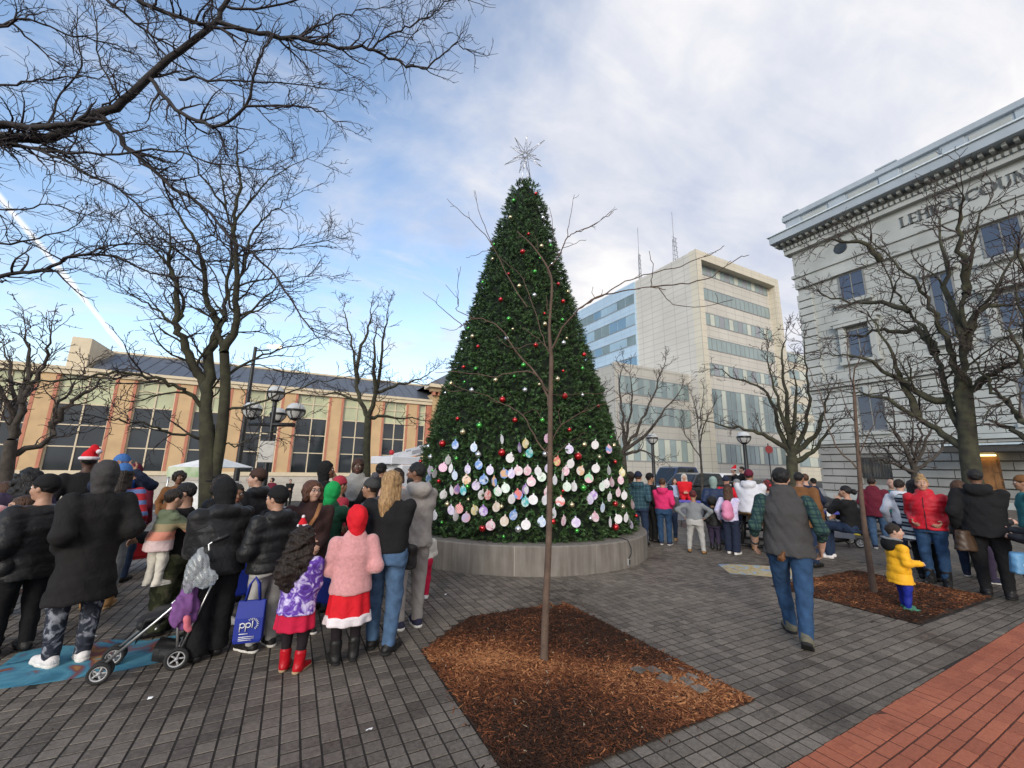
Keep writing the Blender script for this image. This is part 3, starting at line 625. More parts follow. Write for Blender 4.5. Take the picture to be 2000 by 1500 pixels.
for r in range(4):
    z0 = DROP-.1+r*.54
    for i in range(int((XR-XL)/1.5)+1):
        x0 = XL+i*1.5-(.75 if r % 2 else 0); x1 = min(x0+1.49, XR); x0 = max(x0, XL)
        if x1-x0 > .2 and x1 > -14: bx('stone_block', blockm, hall, x0, x1, LY-.08, LY+.26, z0, z0+.53)
bx('sill_course', cream, hall, XL, XR, LY-.16, LY+.3, DROP-.1+4*.54, ZS)
co = bx('cornice', cream, hall, XL, XR, LY-.3, LY+.4, ZC, ZC+.32); bx('cornice_cap', cream, co, XL, XR, LY-.42, LY+.45, ZC+.322, 8.29)
pw = [.62 if i != 99 else .4 for i in range(len(xs_p))]
for x, w in zip(xs_p, pw):
    p = bx('pilaster', terra, hall, x-w, x+w, LY-.14, LY+.252, ZS, ZC)
    for s_ in (-1, 1):
        bx('rose_stripe', rose, p, x+s_*(w+.005)-(.19 if s_ > 0 else 0), x+s_*(w+.005)+(.19 if s_ < 0 else 0), LY-.165, LY-.138, ZS+.002, ZC-.002)
zrows = [ZS] + [onY(284, v, LY)[2] for v in (876, 836, 797, 765)] + [ZC]
def bay(xa, xb, cols=2):
    f = MB(); wx = .09; Wn = None
    xs = np.linspace(xa, xb, cols+1)
    fr_ = MB()
    for i, x in enumerate(xs): fr_.box(x-wx/2 if 0 < i < cols else (x if i == 0 else x-wx), x+wx/2 if 0 < i < cols else (x+wx if i == 0 else x), LY+.02, LY+.2, ZS, ZC)
    for z in zrows[1:-1]:
        for i in range(cols): fr_.box(xs[i]+wx*(1 if i == 0 else .5), xs[i+1]-wx*(1 if i == cols-1 else .5), LY+.03, LY+.19, z-.04, z+.04)
    w_ = fr_.obj('window', cream, hall)
    for i in range(cols):
        for j in range(5):
            gl = glassp if j >= 3 else glassd
            bx('pane', gl, w_, xs[i]+.03, xs[i+1]-.03, LY+.10, LY+.115, zrows[j]+.03, zrows[j+1]-.03)
for a, b_ in zip(xs_p[2:-1], xs_p[3:]): bay(a+.62, b_-.62)
bay(xs_p[-1]+.62, XR-.55, 1)
bx('pilaster', rose, hall, XR-.5, XR, LY-.14, LY+.252, ZS, ZC)
# roof with a hip at its left end, and the square stair tower
yr = LY+6
zr = onY(520, 721, yr)[2]; xl = onY(185, 712, LY+.5)[0]; xl2 = onY(205, 686, yr)[0]
rf = MB().add([(xl, LY+.2, 8.30), (XR+9, LY+.2, 8.30), (XR+9, yr, zr), (xl2, yr, zr), (xl, LY+12, 8.3), (XR+9, LY+12, 8.3)], [(0,1,2,3),(3,2,5,4),(0,3,4),(1,5,2)]).obj('roof', slate, hall)
for x in np.arange(xl2+.5, XR+8, .9): MB().tube([(x, LY+.25, 8.335), (x, yr, zr+.03)], .02, 4).obj('roof_seam', slate, rf)
MB().box(xl2, XR+9, yr-.12, yr+.12, zr-.03, zr+.14).obj('ridge_cap', cream, rf)
tw0, tw1 = onY(135, 690, LY+1)[0], onY(176, 690, LY+1)[0]
bx('stair_tower', cream, hall, tw0, tw1, LY+.9, LY+7, 7.9, onY(150, 658, LY+1)[2], bev=.03)
# old wing with a bracketed cornice at the right end
old = thing('brick_wing', 'tan brick wing with bracketed cornice at the end of the glazed hall', 'building', (XR+3, LY-1.2, DROP))
tanb = M('tan_brick', (.52, .37, .20), .85, .12, 2, .2, 25)
bx('wall', tanb, old, XR+.02, XR+9, LY-.5, LY+12, DROP-.3, 9.0)
for z in np.arange(0, 8.6, .55): bx('brick_course', tanb, old, XR+.0, XR+9.02, LY-.53, LY-.502, z, z+.5)
cc = bx('cornice', M('brown_cornice', (.36, .25, .15), .7), old, XR-.45, XR+9.4, LY-1.1, LY-.535, 9.05, 9.45); bx('cornice_cap', cream, cc, XR-.7, XR+9.6, LY-1.4, LY+.5, 9.452, 9.8)
for i in range(16): bx('bracket', rose, cc, XR-.2+i*.6, XR+.05+i*.6, LY-1.05, LY-.54, 8.7, 9.046)
MB().add([(XR-.7, LY-1.4, 9.81), (XR+9.6, LY-1.4, 9.81), (XR+9.6, LY+10, 9.81), (XR-.7, LY+10, 9.81), (XR+4.5, LY+4, 13.2)], [(0,1,4),(1,2,4),(2,3,4),(3,0,4)]).obj('roof', slate, old)
# ------------------------------------------------------------------ government centre
def panel_mat(name, c, px, pz, line):
    m = M(name, c, .75, .07, .25); t, n, l, b = tree_of(m)
    geo = n.new('ShaderNodeNewGeometry'); sp = n.new('ShaderNodeSeparateXYZ'); l.new(geo.outputs['Position'], sp.inputs[0])
    hor = mtx(t, 'ADD', sp.outputs[0], sp.outputs[1])
    ex = mtx(t, 'LESS_THAN', mtx(t, 'FRACT', mtx(t, 'DIVIDE', hor, px)), .03); ez = mtx(t, 'LESS_THAN', mtx(t, 'FRACT', mtx(t, 'DIVIDE', sp.outputs[2], pz)), .07)
    src = b.inputs['Base Color'].links[0].from_socket; mi = n.new('ShaderNodeMixRGB'); mi.inputs[2].default_value = (*line, 1); l.new(mtx(t, 'MAXIMUM', ex, ez), mi.inputs[0]); l.new(src, mi.inputs[1]); l.new(mi.outputs[0], b.inputs['Base Color']); return m
gp = panel_mat('limestone_panel', (.56, .53, .47), 2.4, 1.0, (.36, .35, .33)); gp2 = panel_mat('cream_panel', (.60, .55, .44), 2.4, 1.0, (.43, .40, .33)); gp3 = panel_mat('sky_tinted_panel', (.42, .55, .66), 2.4, 1.0, (.33, .43, .52))  # the blue panel has the sky's reflection put into its base colour
gp4 = panel_mat('grey_beige_panel', (.45, .43, .385), 2.4, 1.0, (.33, .32, .29))
GX, GY, GZ = 53.65, 39.95, 36.7
gov = thing('office_tower', 'tall pale stone office block with rows of strip windows', 'building', (GX, GY, 0))
GXR = 76.1
bx('core', gp, gov, GX, GXR, GY+1.3, GY+40, -.5, GZ-.1)
bx('edge_strip', gp2, gov, GX-.004, GX+1.2, GY, GY+1.298, -.5, GZ); bx('edge_strip', gp2, gov, GXR-1.2, GXR, GY, GY+1.298, -.5, GZ)
bx('roof_slab', gp2, gov, GX+1.2, GXR-1.2, GY, GY+1.298, GZ-1.5, GZ)
tint = [M('blue_green_glass', (.26, .33, .32), .1, .15, .3, spec=.7), M('pale_blind_glass', (.52, .55, .46), .2, .1, .3, spec=.6), M('teal_glass', (.17, .225, .225), .08, .2, .3, spec=.8), M('lilac_glass', (.26, .27, .29), .1, .1, .3, spec=.7)]
mull = M('grey_mullion', (.28, .29, .29), .5)
yrows = [(518, 538.6), (565.7, 586), (612.7, 633.6), (659.6, 681), (709, 730), (759, 833), (866, 903)]
for r, (ya, yb) in enumerate(yrows):
    z1, z0 = onY(1385, ya, GY+1.2)[2], onY(1385, yb, GY+1.2)[2]
    xa, xb = GX+1.5, GXR-1.7
    fr_ = MB().box(xa, xb, GY+1.22, GY+1.298, z0-.12, z0-.02).box(xa, xb, GY+1.22, GY+1.298, z1+.02, z1+.12)
    k = 16; st_ = (xb-xa)/k
    for i in range(k+1): fr_.box(xa+i*st_-.05, xa+i*st_+.05, GY+1.2, GY+1.298, z0-.02, z1+.02)
    if r == 5: fr_.box(xa, xb, GY+1.21, GY+1.298, (z0+z1)/2-.05, (z0+z1)/2+.05)
    w_ = fr_.obj('window', mull, gov)
    for i in range(k):
        gl = tint[[1, 0, 3, 0][(i+r) % 4] if i % 2 == 0 else 0] if r < 5 else tint[[1, 2, 2, 0][(i+r) % 4]]
        for za, zb in ([(z0, z1)] if r != 5 else [(z0, (z0+z1)/2-.03), ((z0+z1)/2+.03, z1)]):
            bx('pane', gl, w_, xa+i*st_+.06, xa+(i+1)*st_-.06, GY+1.25, GY+1.27, za, zb)
            if r < 5 and i % 2 == 0: pass
# west face, glazed end
bx('west_wing', gp3, gov, GX-.35, GX-.005, 53.3, 79.5, -.5, GZ-.25)
for r, (ya, yb) in enumerate([(576, 592), (614, 635), (657, 673), (699, 715), (741, 757)]):
    z1, z0 = onX(1235, ya, GX-.35)[2], onX(1235, yb, GX-.35)[2]
    k = 11; st_ = 26/k; fr_ = MB().box(GX-.43, GX-.36, 53.4, 79.4, z0-.15, z0-.03).box(GX-.43, GX-.36, 53.4, 79.4, z1+.03, z1+.15)
    w_ = fr_.obj('window', mull, gov)
    for i in range(k): bx('pane', [M('sky_blue_glass', (.15, .26, .36), .08, .1, .3, spec=.8), M('light_blue_glass', (.30, .42, .50), .1, .1, .3, spec=.7), tint[2]][(i*2+r) % 5 % 3 if (i+r) % 5 else 2], w_, GX-.40, GX-.37, 53.45+i*st_, 53.45+(i+1)*st_-.12, z0, z1)
# low wing in front
WY = 42.9; wx0 = onY(1200, 712, WY)[0]; wz = onY(1343, 735, WY)[2]
wing = thing('low_office_wing', 'four-storey pale stone wing in front of the office tower', 'building', (wx0, WY, 0))
bx('wall', gp4, wing, wx0, GX-.01, WY, WY+14, -.5, wz)
bx('parapet', gp4, wing, wx0-.05, GX-.012, WY-.05, WY+.4, wz+.002, wz+.35)
for r, (ya, yb) in enumerate([(752, 781), (801, 834), (861, 902)]):
    z1, z0 = onY(1330, ya, WY)[2], onY(1330, yb, WY)[2]; xa, xb = wx0+.6, GX-.3; k = 12; st_ = (xb-xa)/k
    fr_ = MB().box(xa, xb, WY-.07, WY-.004, z0-.14, z0-.02).box(xa, xb, WY-.07, WY-.004, z1+.02, z1+.14)
    for i in range(k+1): fr_.box(xa+i*st_-.05, xa+i*st_+.05, WY-.06, WY-.004, z0-.02, z1+.02)
    w_ = fr_.obj('window', mull, wing)
    for i in range(k): bx('pane', tint[(1 if r == 2 else 2) if (i+r) % 2 else 0], w_, xa+i*st_+.06, xa+(i+1)*st_-.06, WY-.04, WY-.012, z0, z1)
bk2 = thing('far_office_block', 'lower cream block behind the office tower beside the courthouse corner', 'building', (80, 52, 0))
zb2 = onY(1545, 688, 52)[2]
bx('wall', gp2, bk2, 77.5, 125, 52, 80, -.5, zb2)
for z in np.arange(3, zb2-2, 4.): w_ = bx('window', mull, bk2, 79, 120, 51.9, 51.98, z-.1, z+2.1); [bx('pane', tint[int(i) % 3], w_, 79.2+i*3.4, 82.4+i*3.4, 51.84, 51.88, z, z+2) for i in range(12)]
# aerials on the tower roof
am = M('aerial_steel', (.35, .35, .37), .5, metal=.5)
for px, ya, yb, wd, lab in ((1250, 455, 545, .28, 'thin lattice aerial on the roof of the office tower, the left of two'), (1318, 425, 505, .45, 'tall lattice aerial on the roof of the office tower, the right of two')):
    bp_ = onX(px, yb, GX+3); zb = GZ-.1; zt_ = onX(px, ya, GX+3)[2]
    an = thing('roof_aerial', lab, 'aerial', (bp_[0], bp_[1], zb), group='roof aerials')
    m_ = MB()
    for dx, dy in ((-1, -1), (1, -1), (0, 1)): m_.tube([(bp_[0]+dx*wd, bp_[1]+dy*wd, zb), (bp_[0]+dx*wd*.4, bp_[1]+dy*wd*.4, zb+(zt_-zb)*.62)], .07, 5)
    m_.obj('lattice_mast', am, an)
    m_ = MB()
    for i in range(7): z = zb+(zt_-zb)*.6*i/7; m_.tube([(bp_[0]-wd, bp_[1]-wd, z), (bp_[0]+wd*.8, bp_[1]-wd, z+.9), (bp_[0], bp_[1]+wd*.8, z+1.6)], .04, 4)
    m_.obj('bracing', am, an)
    MB().tube([(bp_[0], bp_[1], zb+(zt_-zb)*.55), (bp_[0], bp_[1], zt_+1.5)], .05, 5).obj('whip', am, an)
# ------------------------------------------------------------------ courthouse, facade in the plane x = CX
CX = 34.22
ch = thing('courthouse', 'grey rusticated stone courthouse with lettered frieze and bracketed cornice', 'building', (CX, 16.6, 0))
lime = M('grey_limestone', (.38, .39, .365), .8, .13, .7, .25, 20, det=7)
limed = M('limestone_joint', (.15, .15, .14), .9)
limel = M('shaded_dirty_limestone', (.27, .265, .245), .85, .2, .5, .3, 18, det=7)  # lower storey: shade of the trees and dirt both put into this darker colour
lead = M('lead_cornice', (.36, .40, .43), .6, .1, .9)
YE = 16.6                                                # far corner
def wz_(px, py): return onX(px, py, CX)[2]
OPEN = []                                               # openings (y0, y1, z0, z1)
def px_open(xa, xb, ya, yb): a, b_ = onX(xa, (ya+yb)/2, CX), onX(xb, (ya+yb)/2, CX); xm = (xa+xb)/2; return (b_[1], a[1], wz_(xm, yb), wz_(xm, ya))
wb = px_open(1682, 1742, 893, 934); wa = px_open(1676, 1730, 770, 842); wp = px_open(1655, 1702, 640, 700); wt = px_open(1637, 1690, 530, 585); wt2 = px_open(1822, 1872, 530, 665)
dr = px_open(1914, 1957, 880, 960); dr = (dr[0], dr[1], 0., dr[3])
OPEN = [wb, wa, wp, wt, wt2, dr]
OPEN += [(y0-7.2, y1-7.2, z0, z1) for (y0, y1, z0, z1) in (wa, wp, wt)]
bx('wall', limed, ch, CX+.12, CX+20, -12, YE-.1, -.2, 16.8)
def clip(y0, y1, z0, z1):
    segs = [(y0, y1)]
    for a, b_, c, e in OPEN:
        if z1 <= c+.05 or z0 >= e-.05: continue
        ns = []
        for p, q in segs:
            if b_ <= p or a >= q: ns.append((p, q)); continue
            if a-p > .08: ns.append((p, a))
            if q-b_ > .08: ns.append((b_, q))
        segs = ns
    return segs
blocks = []; CH_ = .5
bands_ = [(3.72, 4.0), (7.75, 8.3)]
zl = []
z = 0.
while z < 3.7: zl.append((z, min(z+CH_, 3.72))); z += CH_
z = 4.0
while z < 7.7: zl.append((z, min(z+CH_, 7.75))); z += CH_
z = 8.3
while z < 15.9: zl.append((z, min(z+.55, 16.0))); z += .55
for r, (z0, z1) in enumerate(zl):
    proud = .12 if z0 < 7.7 else -.02
    for i in range(15):
        y1 = YE-i*1.55+(.77 if r % 2 else 0); y0 = y1-1.53; y1 = min(y1, YE)
        for p, q in clip(y0, y1, z0, z1): blocks.append((proud, p, q, z0, z1))
blocks.sort(key=lambda q: -q[1] if False else abs(q[1]-9))
me_cache = {}; rest = []
def block_v(pr, y0, y1, z0, z1, c=None):
    c = .045 if z0 < 3.7 else .035 if z0 < 7.7 else .018
    x0, x1 = CX+.125, CX-pr+.06
    return [(x0, y0+.004, z0+.012), (x0, y1-.004, z0+.012), (x0, y1-.004, z1-.012), (x0, y0+.004, z1-.012), (x1, y0+.006, z0+c), (x1, y1-.006, z0+c), (x1, y1-.006, z1-c), (x1, y0+.006, z1-c)]
BFq = np.array([(4,5,6,7),(0,1,5,4),(1,2,6,5),(2,3,7,6),(3,0,4,7)])
for i, b_ in enumerate(blocks):
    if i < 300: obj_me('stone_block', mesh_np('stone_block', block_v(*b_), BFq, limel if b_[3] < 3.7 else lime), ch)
    else: rest.append(block_v(*b_))
if rest:
    rest = np.array(rest); obj_me('stone_blocks', mesh_np('stone_blocks', rest.reshape(-1, 3), (BFq[None]+8*np.arange(len(rest))[:, None, None]).reshape(-1, 4), lime), ch, kind='stuff')
def vbox(name, m, root, pr, y0, y1, z0, z1, bev=.02): return bx(name, m, root, CX-pr, CX+.3, y0, y1, z0, z1, bev=bev)
vbox('water_table', lime, ch, .22, -12, YE+.12, 3.725, 3.995); vbox('belt_course', lime, ch, .30, -12, YE+.2, 7.755, 8.02); vbox('belt_course', lime, ch, .42, -12, YE+.3, 8.022, 8.295)
vbox('foot_course', lime, ch, .25, -12, YE+.15, -.1, .3)
# far end wall of the building, same stone
for r, (z0, z1) in enumerate(zl): bx('return_course', lime, ch, CX+.13, CX+19, YE-.098, YE-.02, z0+.015, z1-.015)
def pane_set(o, cols, rows, gl, name='window', frame=M('weathered_frame', (.20, .20, .19), .6), root=ch):
    y0, y1, z0, z1 = o; f = MB(); X0 = CX+.02
    f.box(X0, X0+.08, y0, y0+.09, z0, z1).box(X0, X0+.08, y1-.09, y1, z0, z1).box(X0, X0+.08, y0+.09, y1-.09, z1-.09, z1).box(X0, X0+.08, y0+.09, y1-.09, z0, z0+.09)
    for i in range(1, cols): y = y0+(y1-y0)*i/cols; f.box(X0, X0+.07, y-.03, y+.03, z0+.09, z1-.09)
    w_ = f.obj(name, frame, root)
    ys = np.linspace(y0, y1, cols+1); zs = np.linspace(z0, z1, rows+1)
    for i in range(cols):
        for j in range(rows): bx('pane', gl, w_, X0+.03, X0+.05, ys[i]+.04, ys[i+1]-.04, zs[j]+.04, zs[j+1]-.02)
    return w_
dark_fr = M('dark_bronze', (.05, .045, .04), .5)
cg = M('courthouse_glass', (.045, .055, .085), .05, .3, .4, spec=.8)
w = pane_set(wb, 3, 1, glassd, frame=dark_fr)
gr = MB()
for y in np.arange(wb[0]+.1, wb[1], .16): gr.tube([(CX-.02, y, wb[2]), (CX-.02, y, wb[3])], .012, 4)
gr.obj('window_grille', dark_fr, w)
for o in (wa, OPEN[6]): pane_set(o, 2, 2, cg)
for o in (wp, OPEN[7]): pane_set(o, 2, 2, cg)
for o in (wt, OPEN[8]): pane_set(o, 2, 2, cg)
pane_set(wt2, 2, 3, cg)
for o in (wp, OPEN[7]):      # pediment and surround
    y0, y1, z0, z1 = o; s_ = vbox('window_surround', lime, ch, .2, y0-.4, y0-.02, z0-.1, z1+.25); vbox('window_surround', lime, ch, .2, y1+.02, y1+.4, z0-.1, z1+.25)
    vbox('window_sill', lime, ch, .3, y0-.5, y1+.5, z0-.35, z0-.11); e_ = vbox('lintel', lime, ch, .35, y0-.6, y1+.6, z1+.255, z1+.5)
    ym = (y0+y1)/2; MB().add([(x, y, z) for x in (CX-.4, CX+.3) for y, z in ((y0-.75, z1+.505), (y1+.75, z1+.505), (ym, z1+1.25))], [(0,2,1),(3,4,5),(0,1,4,3),(1,2,5,4),(2,0,3,5)]).obj('pediment', lime, ch)
for o in (wt, OPEN[8], wt2):
    y0, y1, z0, z1 = o; vbox('window_sill', lime, ch, .25, y0-.3, y1+.3, z0-.3, z0-.02); vbox('lintel', lime, ch, .22, y0-.3, y1+.3, z1+.02, z1+.35)
for o in (wa, OPEN[6]): y0, y1, z0, z1 = o; vbox('keystone', lime, ch, .25, (y0+y1)/2-.2, (y0+y1)/2+.2, z1+.02, z1+.6); vbox('window_sill', lime, ch, .25, y0-.2, y1+.2, z0-.25, z0-.02)
# quoins at the far corner
for i in range(26):
    z = 8.35+i*.3
    if i % 2 == 0 and z < 15.5: vbox('quoin', lime, ch, .13, YE-1.0, YE+.06, z, z+.52, bev=.03)
# door and canopy
oak = M('oak_door', (.26, .12, .04), .45, .3, 3)
y0, y1, z0, z1 = dr
d_ = bx('door', oak, ch, CX+.05, CX+.12, y0, y1, 0, z1-.35)
for k in range(2):
    for j in range(3): bx('door_panel', oak, d_, CX+.02, CX+.049, y0+.12+k*(y1-y0)/2, y0+(k+1)*(y1-y0)/2-.08, .2+j*.85, .9+j*.85, bev=.02)
lampw = M('warm_door_light', (1., .72, .28), .5, emis=3.)
bx('door_light', lampw, ch, CX-.3, CX+.04, y0+.1, y1-.05, z1-.30, z1-.22)
cnp = bx('door_canopy', dark_fr, ch, CX-2.2, CX-.13, y0-2.3, y1+.7, z1-.15, z1+.2, bev=.03)
bx('canopy_roof', M('canopy_glass', (.45, .52, .55), .2), cnp, CX-2.3, CX-.14, y0-2.4, y1+.8, z1+.202, z1+.3)
# entablature
vbox('architrave', lime, ch, .16, -12, YE+.06, 16.0, 16.9); vbox('architrave_lip', lime, ch, .28, -12, YE+.2, 16.902, 17.15)
vbox('frieze', lime, ch, .12, -12, YE+.03, 17.152, 19.0, bev=0)
cor = vbox('cornice', lead, ch, 1.4, -12, YE+.95, 20.0, 20.6); vbox('cornice_bed', lime, cor, .5, -12, YE+.4, 19.002, 19.35); vbox('cornice_lip', M('pale_lead', (.62, .68, .70), .5), cor, 1.52, -12, YE+1.07, 20.602, 20.70)
for i in range(58): y = YE+.7-i*.46; bx('modillion', lime, cor, CX-1.0, CX-.3, y-.1, y+.1, 19.76, 19.998, bev=.03)
for i in range(90): y = YE+.3-i*.3; bx('dentil', lime, cor, CX-.62, CX-.4, y-.085, y+.085, 19.352, 19.6)
vbox('soffit', lime, cor, .38, -12, YE+.3, 19.352, 19.996)
par = vbox('parapet', lead, ch, .15, -12, YE+.05, 20.702, 22.0); vbox('coping', lead, par, .4, -12, YE+.3, 22.002, 22.4)
for i in range(9):
    y = YE-.4-i*3.1; vbox('pier', lead, par, .22, y-.55, y+.55, 20.705, 22.0)
    if i in (0, 2, 5, 8): vbox('pier_cap', lead, par, .45, y-.6, y+.6, 22.41, 22.52)
for i in range(8): y = YE-1.95-i*3.1; vbox('parapet_panel', lime, par, .19, y-.85, y+.85, 20.95, 21.8)
ocm = M('oculus_dark', (.03, .035, .04), .3)
oy_ = onX(1641, 471, CX)[1]; MB().lathe([(.001, -.135), (.3, -.135), (.36, -.16), (.42, -.16), (.42, 0)], (CX, oy_, 18.0), 20, 'x').obj('round_vent', ocm, ch)
# lettering on the frieze
ink = M('letter_bronze', (.09, .095, .09), .6)
ya, yb = onX(1757, 425, CX)[1], onX(2008, 325, CX)[1]
L1 = text_letters('LEHIGH', 1.0); wid = lambda LL, g: sum(w for _, _, w in LL)+g*(len(LL)-1)
seq = [(c, m, w) for c, m, w in text_letters('LEHIGH.COUNTY', .74)]
tot = (ya-yb); adv = sum(w for _, _, w in seq[:11]); gap = (tot-adv)/10.
y = ya
for c, m, w in seq:
    V = [(CX-.122-q[1], y-q[0], 17.72+q[2]) for q in m.v]; m.v = V
    m.obj('letter' if c != '.' else 'dot', ink, ch); y -= w+gap
# ================================================================== TREES
def nrm0(v): return v/(np.linalg.norm(v)+1e-9)
class Tree:
    def __init__(s, seed): s.r = np.random.default_rng(seed); s.B = {'limbs': [], 'twigs': []}; s.sk = []
    def path(s, lst, dd, dist, deep=False):
        """image polyline -> limb that starts on the limb or trunk it grows from and leans dd metres away"""
        if s.sk:
            Q = np.concatenate(s.sk); q = (Q-C0)@CMn; u = 1000+F_*q[:, 0]/-q[:, 2]; v = 750-F_*q[:, 1]/-q[:, 2]; k = np.argmin((u-lst[0][0])**2+(v-lst[0][1])**2)
            if math.hypot(u[k]-lst[0][0], v[k]-lst[0][1]) < 45:
                st = Q[k]; dist = -q[k, 2] if deep else math.hypot(st[0], st[1])
            else: st = None
        else: st = None
        n = len(lst); f = atz if deep else atd
        P = [f(x, y, dist+dd*(i/max(n-1, 1))) for i, (x, y) in enumerate(lst)]
        if st is not None: P[0] = st
        return P
    def limb(s, pts, r0, r1, kind='limbs', jit=0.):
        """smooth polyline through the given points, tapering from r0 to r1"""
        P = np.array(pts, float); n = max(4, (len(P)-1)*4+1); t = np.linspace(0, len(P)-1, n); o = []
        for q in t:
            i = min(int(q), len(P)-2); f = q-i; p0 = P[max(i-1, 0)]; p1 = P[i]; p2 = P[i+1]; p3 = P[min(i+2, len(P)-1)]
            o.append(.5*((2*p1)+(p2-p0)*f+(2*p0-5*p1+4*p2-p3)*f*f+(3*p1-p0-3*p2+p3)*f**3))
        o = np.array(o)
        if jit: o[1:-1] += s.r.normal(0, jit, (len(o)-2, 3))
        rr = r0+(r1-r0)*np.linspace(0, 1, n)**.8; s.B[kind].append((o, rr)); s.sk.append(o); return o, rr
    def shoots(s, o, rr, step, length, level, upb=.25, frm=.12, rmin=.0045, ang=(.6, 1.15), to=1.):
        seg = np.linalg.norm(np.diff(o, axis=0), axis=1); cum = np.r_[0, np.cumsum(seg)]; tot = cum[-1]
        if tot < 1e-3: return
        pos = tot*frm+s.r.random()*step
        while pos < tot*to:
            i = min(np.searchsorted(cum, pos)-1, len(seg)-1); i = max(i, 0); f = (pos-cum[i])/seg[i]
            p = o[i]+(o[i+1]-o[i])*f; r = rr[i]+(rr[i+1]-rr[i])*f; T = (o[i+1]-o[i])/seg[i]
            q = s.r.normal(size=3); q -= T*(q@T); q /= np.linalg.norm(q); q[2] = q[2]*.7+upb*.6
            a = s.r.uniform(*ang); d = T*math.cos(a)+q*math.sin(a); d[2] += upb*.4; d /= np.linalg.norm(d)
            Ln = length*s.r.uniform(.45, 1.15)*(1-.45*pos/tot); k = 6 if level > 1 else 4
            P = [p]; dd = d.copy()
            for j in range(k):
                dd = dd+s.r.normal(0, .26, 3)+np.array([0, 0, upb*.10]); dd /= np.linalg.norm(dd); P.append(P[-1]+dd*Ln/k)
            P = np.array(P); ra = max(min(r*.62, .008+Ln*.014), rmin); R2 = ra+(max(rmin*.75, ra*.3)-ra)*np.linspace(0, 1, k+1)
            s.B['limbs' if ra > .02 else 'twigs'].append((P, R2))
            if level > 1: s.shoots(P, R2, step*s.r.uniform(.55, .8), length*.48, level-1, upb, .15, rmin, ang)
            pos += step*s.r.uniform(.5, 1.5)
    def tip(s, o, rr, length, rmin):
        d = nrm0(o[-1]-o[-3])
        for k in range(3):
            P = [o[-1]]; dd = nrm0(d+s.r.normal(0, .3, 3)); L_ = length*s.r.uniform(.6, 1.2)
            for j in range(6): dd = nrm0(dd+s.r.normal(0, .22, 3)+[0, 0, .05]); P.append(P[-1]+dd*L_/6)
            P = np.array(P); ra = max(rr[-1]*.9, rmin); R2 = np.linspace(ra, rmin*.7, 7); s.B['twigs' if ra < .02 else 'limbs'].append((P, R2)); s.shoots(P, R2, .16, length*.55, 2, .15, .1, rmin)
    def mesh(s, key, name, mat, nside):
        Vs, Fs, b = [], [], 0
        for o, rr in s.B[key]:
            n = nside if rr[0] > .035 else (5 if rr[0] > .012 else 3); k = len(o)
            T = np.gradient(o, axis=0); T /= np.linalg.norm(T, axis=1)[:, None]+1e-9
            ref = np.array([.31, .22, .92]) if abs(T[0] @ [.31, .22, .92]) < .9 else np.array([1., 0, 0])
            u = np.cross(T, ref); u /= np.linalg.norm(u, axis=1)[:, None]+1e-9; w = np.cross(T, u); th = np.arange(n)*2*math.pi/n
            V = o[:, None]+rr[:, None, None]*(np.cos(th)[None, :, None]*u[:, None]+np.sin(th)[None, :, None]*w[:, None])
            i, j = np.meshgrid(np.arange(k-1), np.arange(n), indexing='ij'); j2 = (j+1) % n
            Fs.append((np.stack([i*n+j, i*n+j2, (i+1)*n+j2, (i+1)*n+j], -1)+b).reshape(-1, 4)); Vs.append(V.reshape(-1, 3)); b += k*n
        return mesh_np(name, np.concatenate(Vs), np.concatenate(Fs), mat, True) if Vs else None
    def finish(s, name, label, loc, trunk, bark, twigm, cat='tree', group=None):
        root = thing(name, label, cat, loc, group=group)
        tm = Tree(0); tm.B['limbs'] = trunk; obj_me('trunk', tm.mesh('limbs', 'trunk', bark, 12), root)
        cr = None
        if s.B['limbs']: cr = obj_me('limbs', s.mesh('limbs', 'limbs', bark, 8), root)
        if s.B['twigs']: obj_me('twigs', s.mesh('twigs', 'twigs', twigm, 4), root, kind='stuff')
        return root
bark = M('bark', (.060, .050, .042), .95, .35, 9, .9, 28)
barkg = M('mossy_bark', (.050, .044, .034), .95, .3, 7, .9, 26, col2=(.072, .072, .040))
barkd = M('dark_bark', (.035, .030, .030), .9, .3, 9, .8, 30)
twg = M('twig', (.070, .052, .045), .9, .3, 12); twgd = M('dark_twig', (.040, .032, .034), .9, .3, 12)
sapb = M('sapling_bark', (.11, .072, .052), .85, .25, 10, .7, 40)
def pz(lst, zc, dz=0.):
    """image polyline -> points around the tree's own distance zc; dz is how far the limb leans away"""
    n = len(lst); return [atz(x, y, zc+dz*i/max(n-1, 1)) for i, (x, y) in enumerate(lst)]
TG = 'bare trees around the plaza'
# --- sapling in the near bed
base = G(1062, 1297); zc0 = -(CMn.T@(base-C0))[2]
def zc_of(p): return -(CMn.T@(np.array(p)-C0))[2]
T = Tree(3)
def col_z(px, py, frm):   # depth of the vertical through base as it rises
    return zc_of(frm)
tr_px = [(1062, 1300), (1066, 1180), (1072, 1050), (1074, 930), (1075, 800), (1077, 700), (1073, 640), (1078, 560), (1070, 524), (1040, 480), (1010, 452)]
tk = []
for i, (x, y) in enumerate(tr_px):
    d = ray(x, y); t0 = base[1]/d[1] if False else math.hypot(base[0], base[1])/math.hypot(d[0], d[1]); tk.append(C0+d*t0)
tk[0] = np.array([tk[0][0], tk[0][1], -.02])
trunkL = []; tt = Tree(1); o, rr = tt.limb(tk[:6], .036, .021); trunkL.append((o, rr)); rr[0] *= 1.35; T.sk.append(o)
o2, r2 = T.limb(tk[5:], .021, .005, 'limbs'); T.shoots(o2, r2, .3, .3, 1, .2, .3, .003)
HD = math.hypot(base[0], base[1])
def sp(lst, dd=0.):
    n = len(lst); return [atd(x, y, HD+dd*(i/max(n-1, 1))) for i, (x, y) in enumerate(lst)]
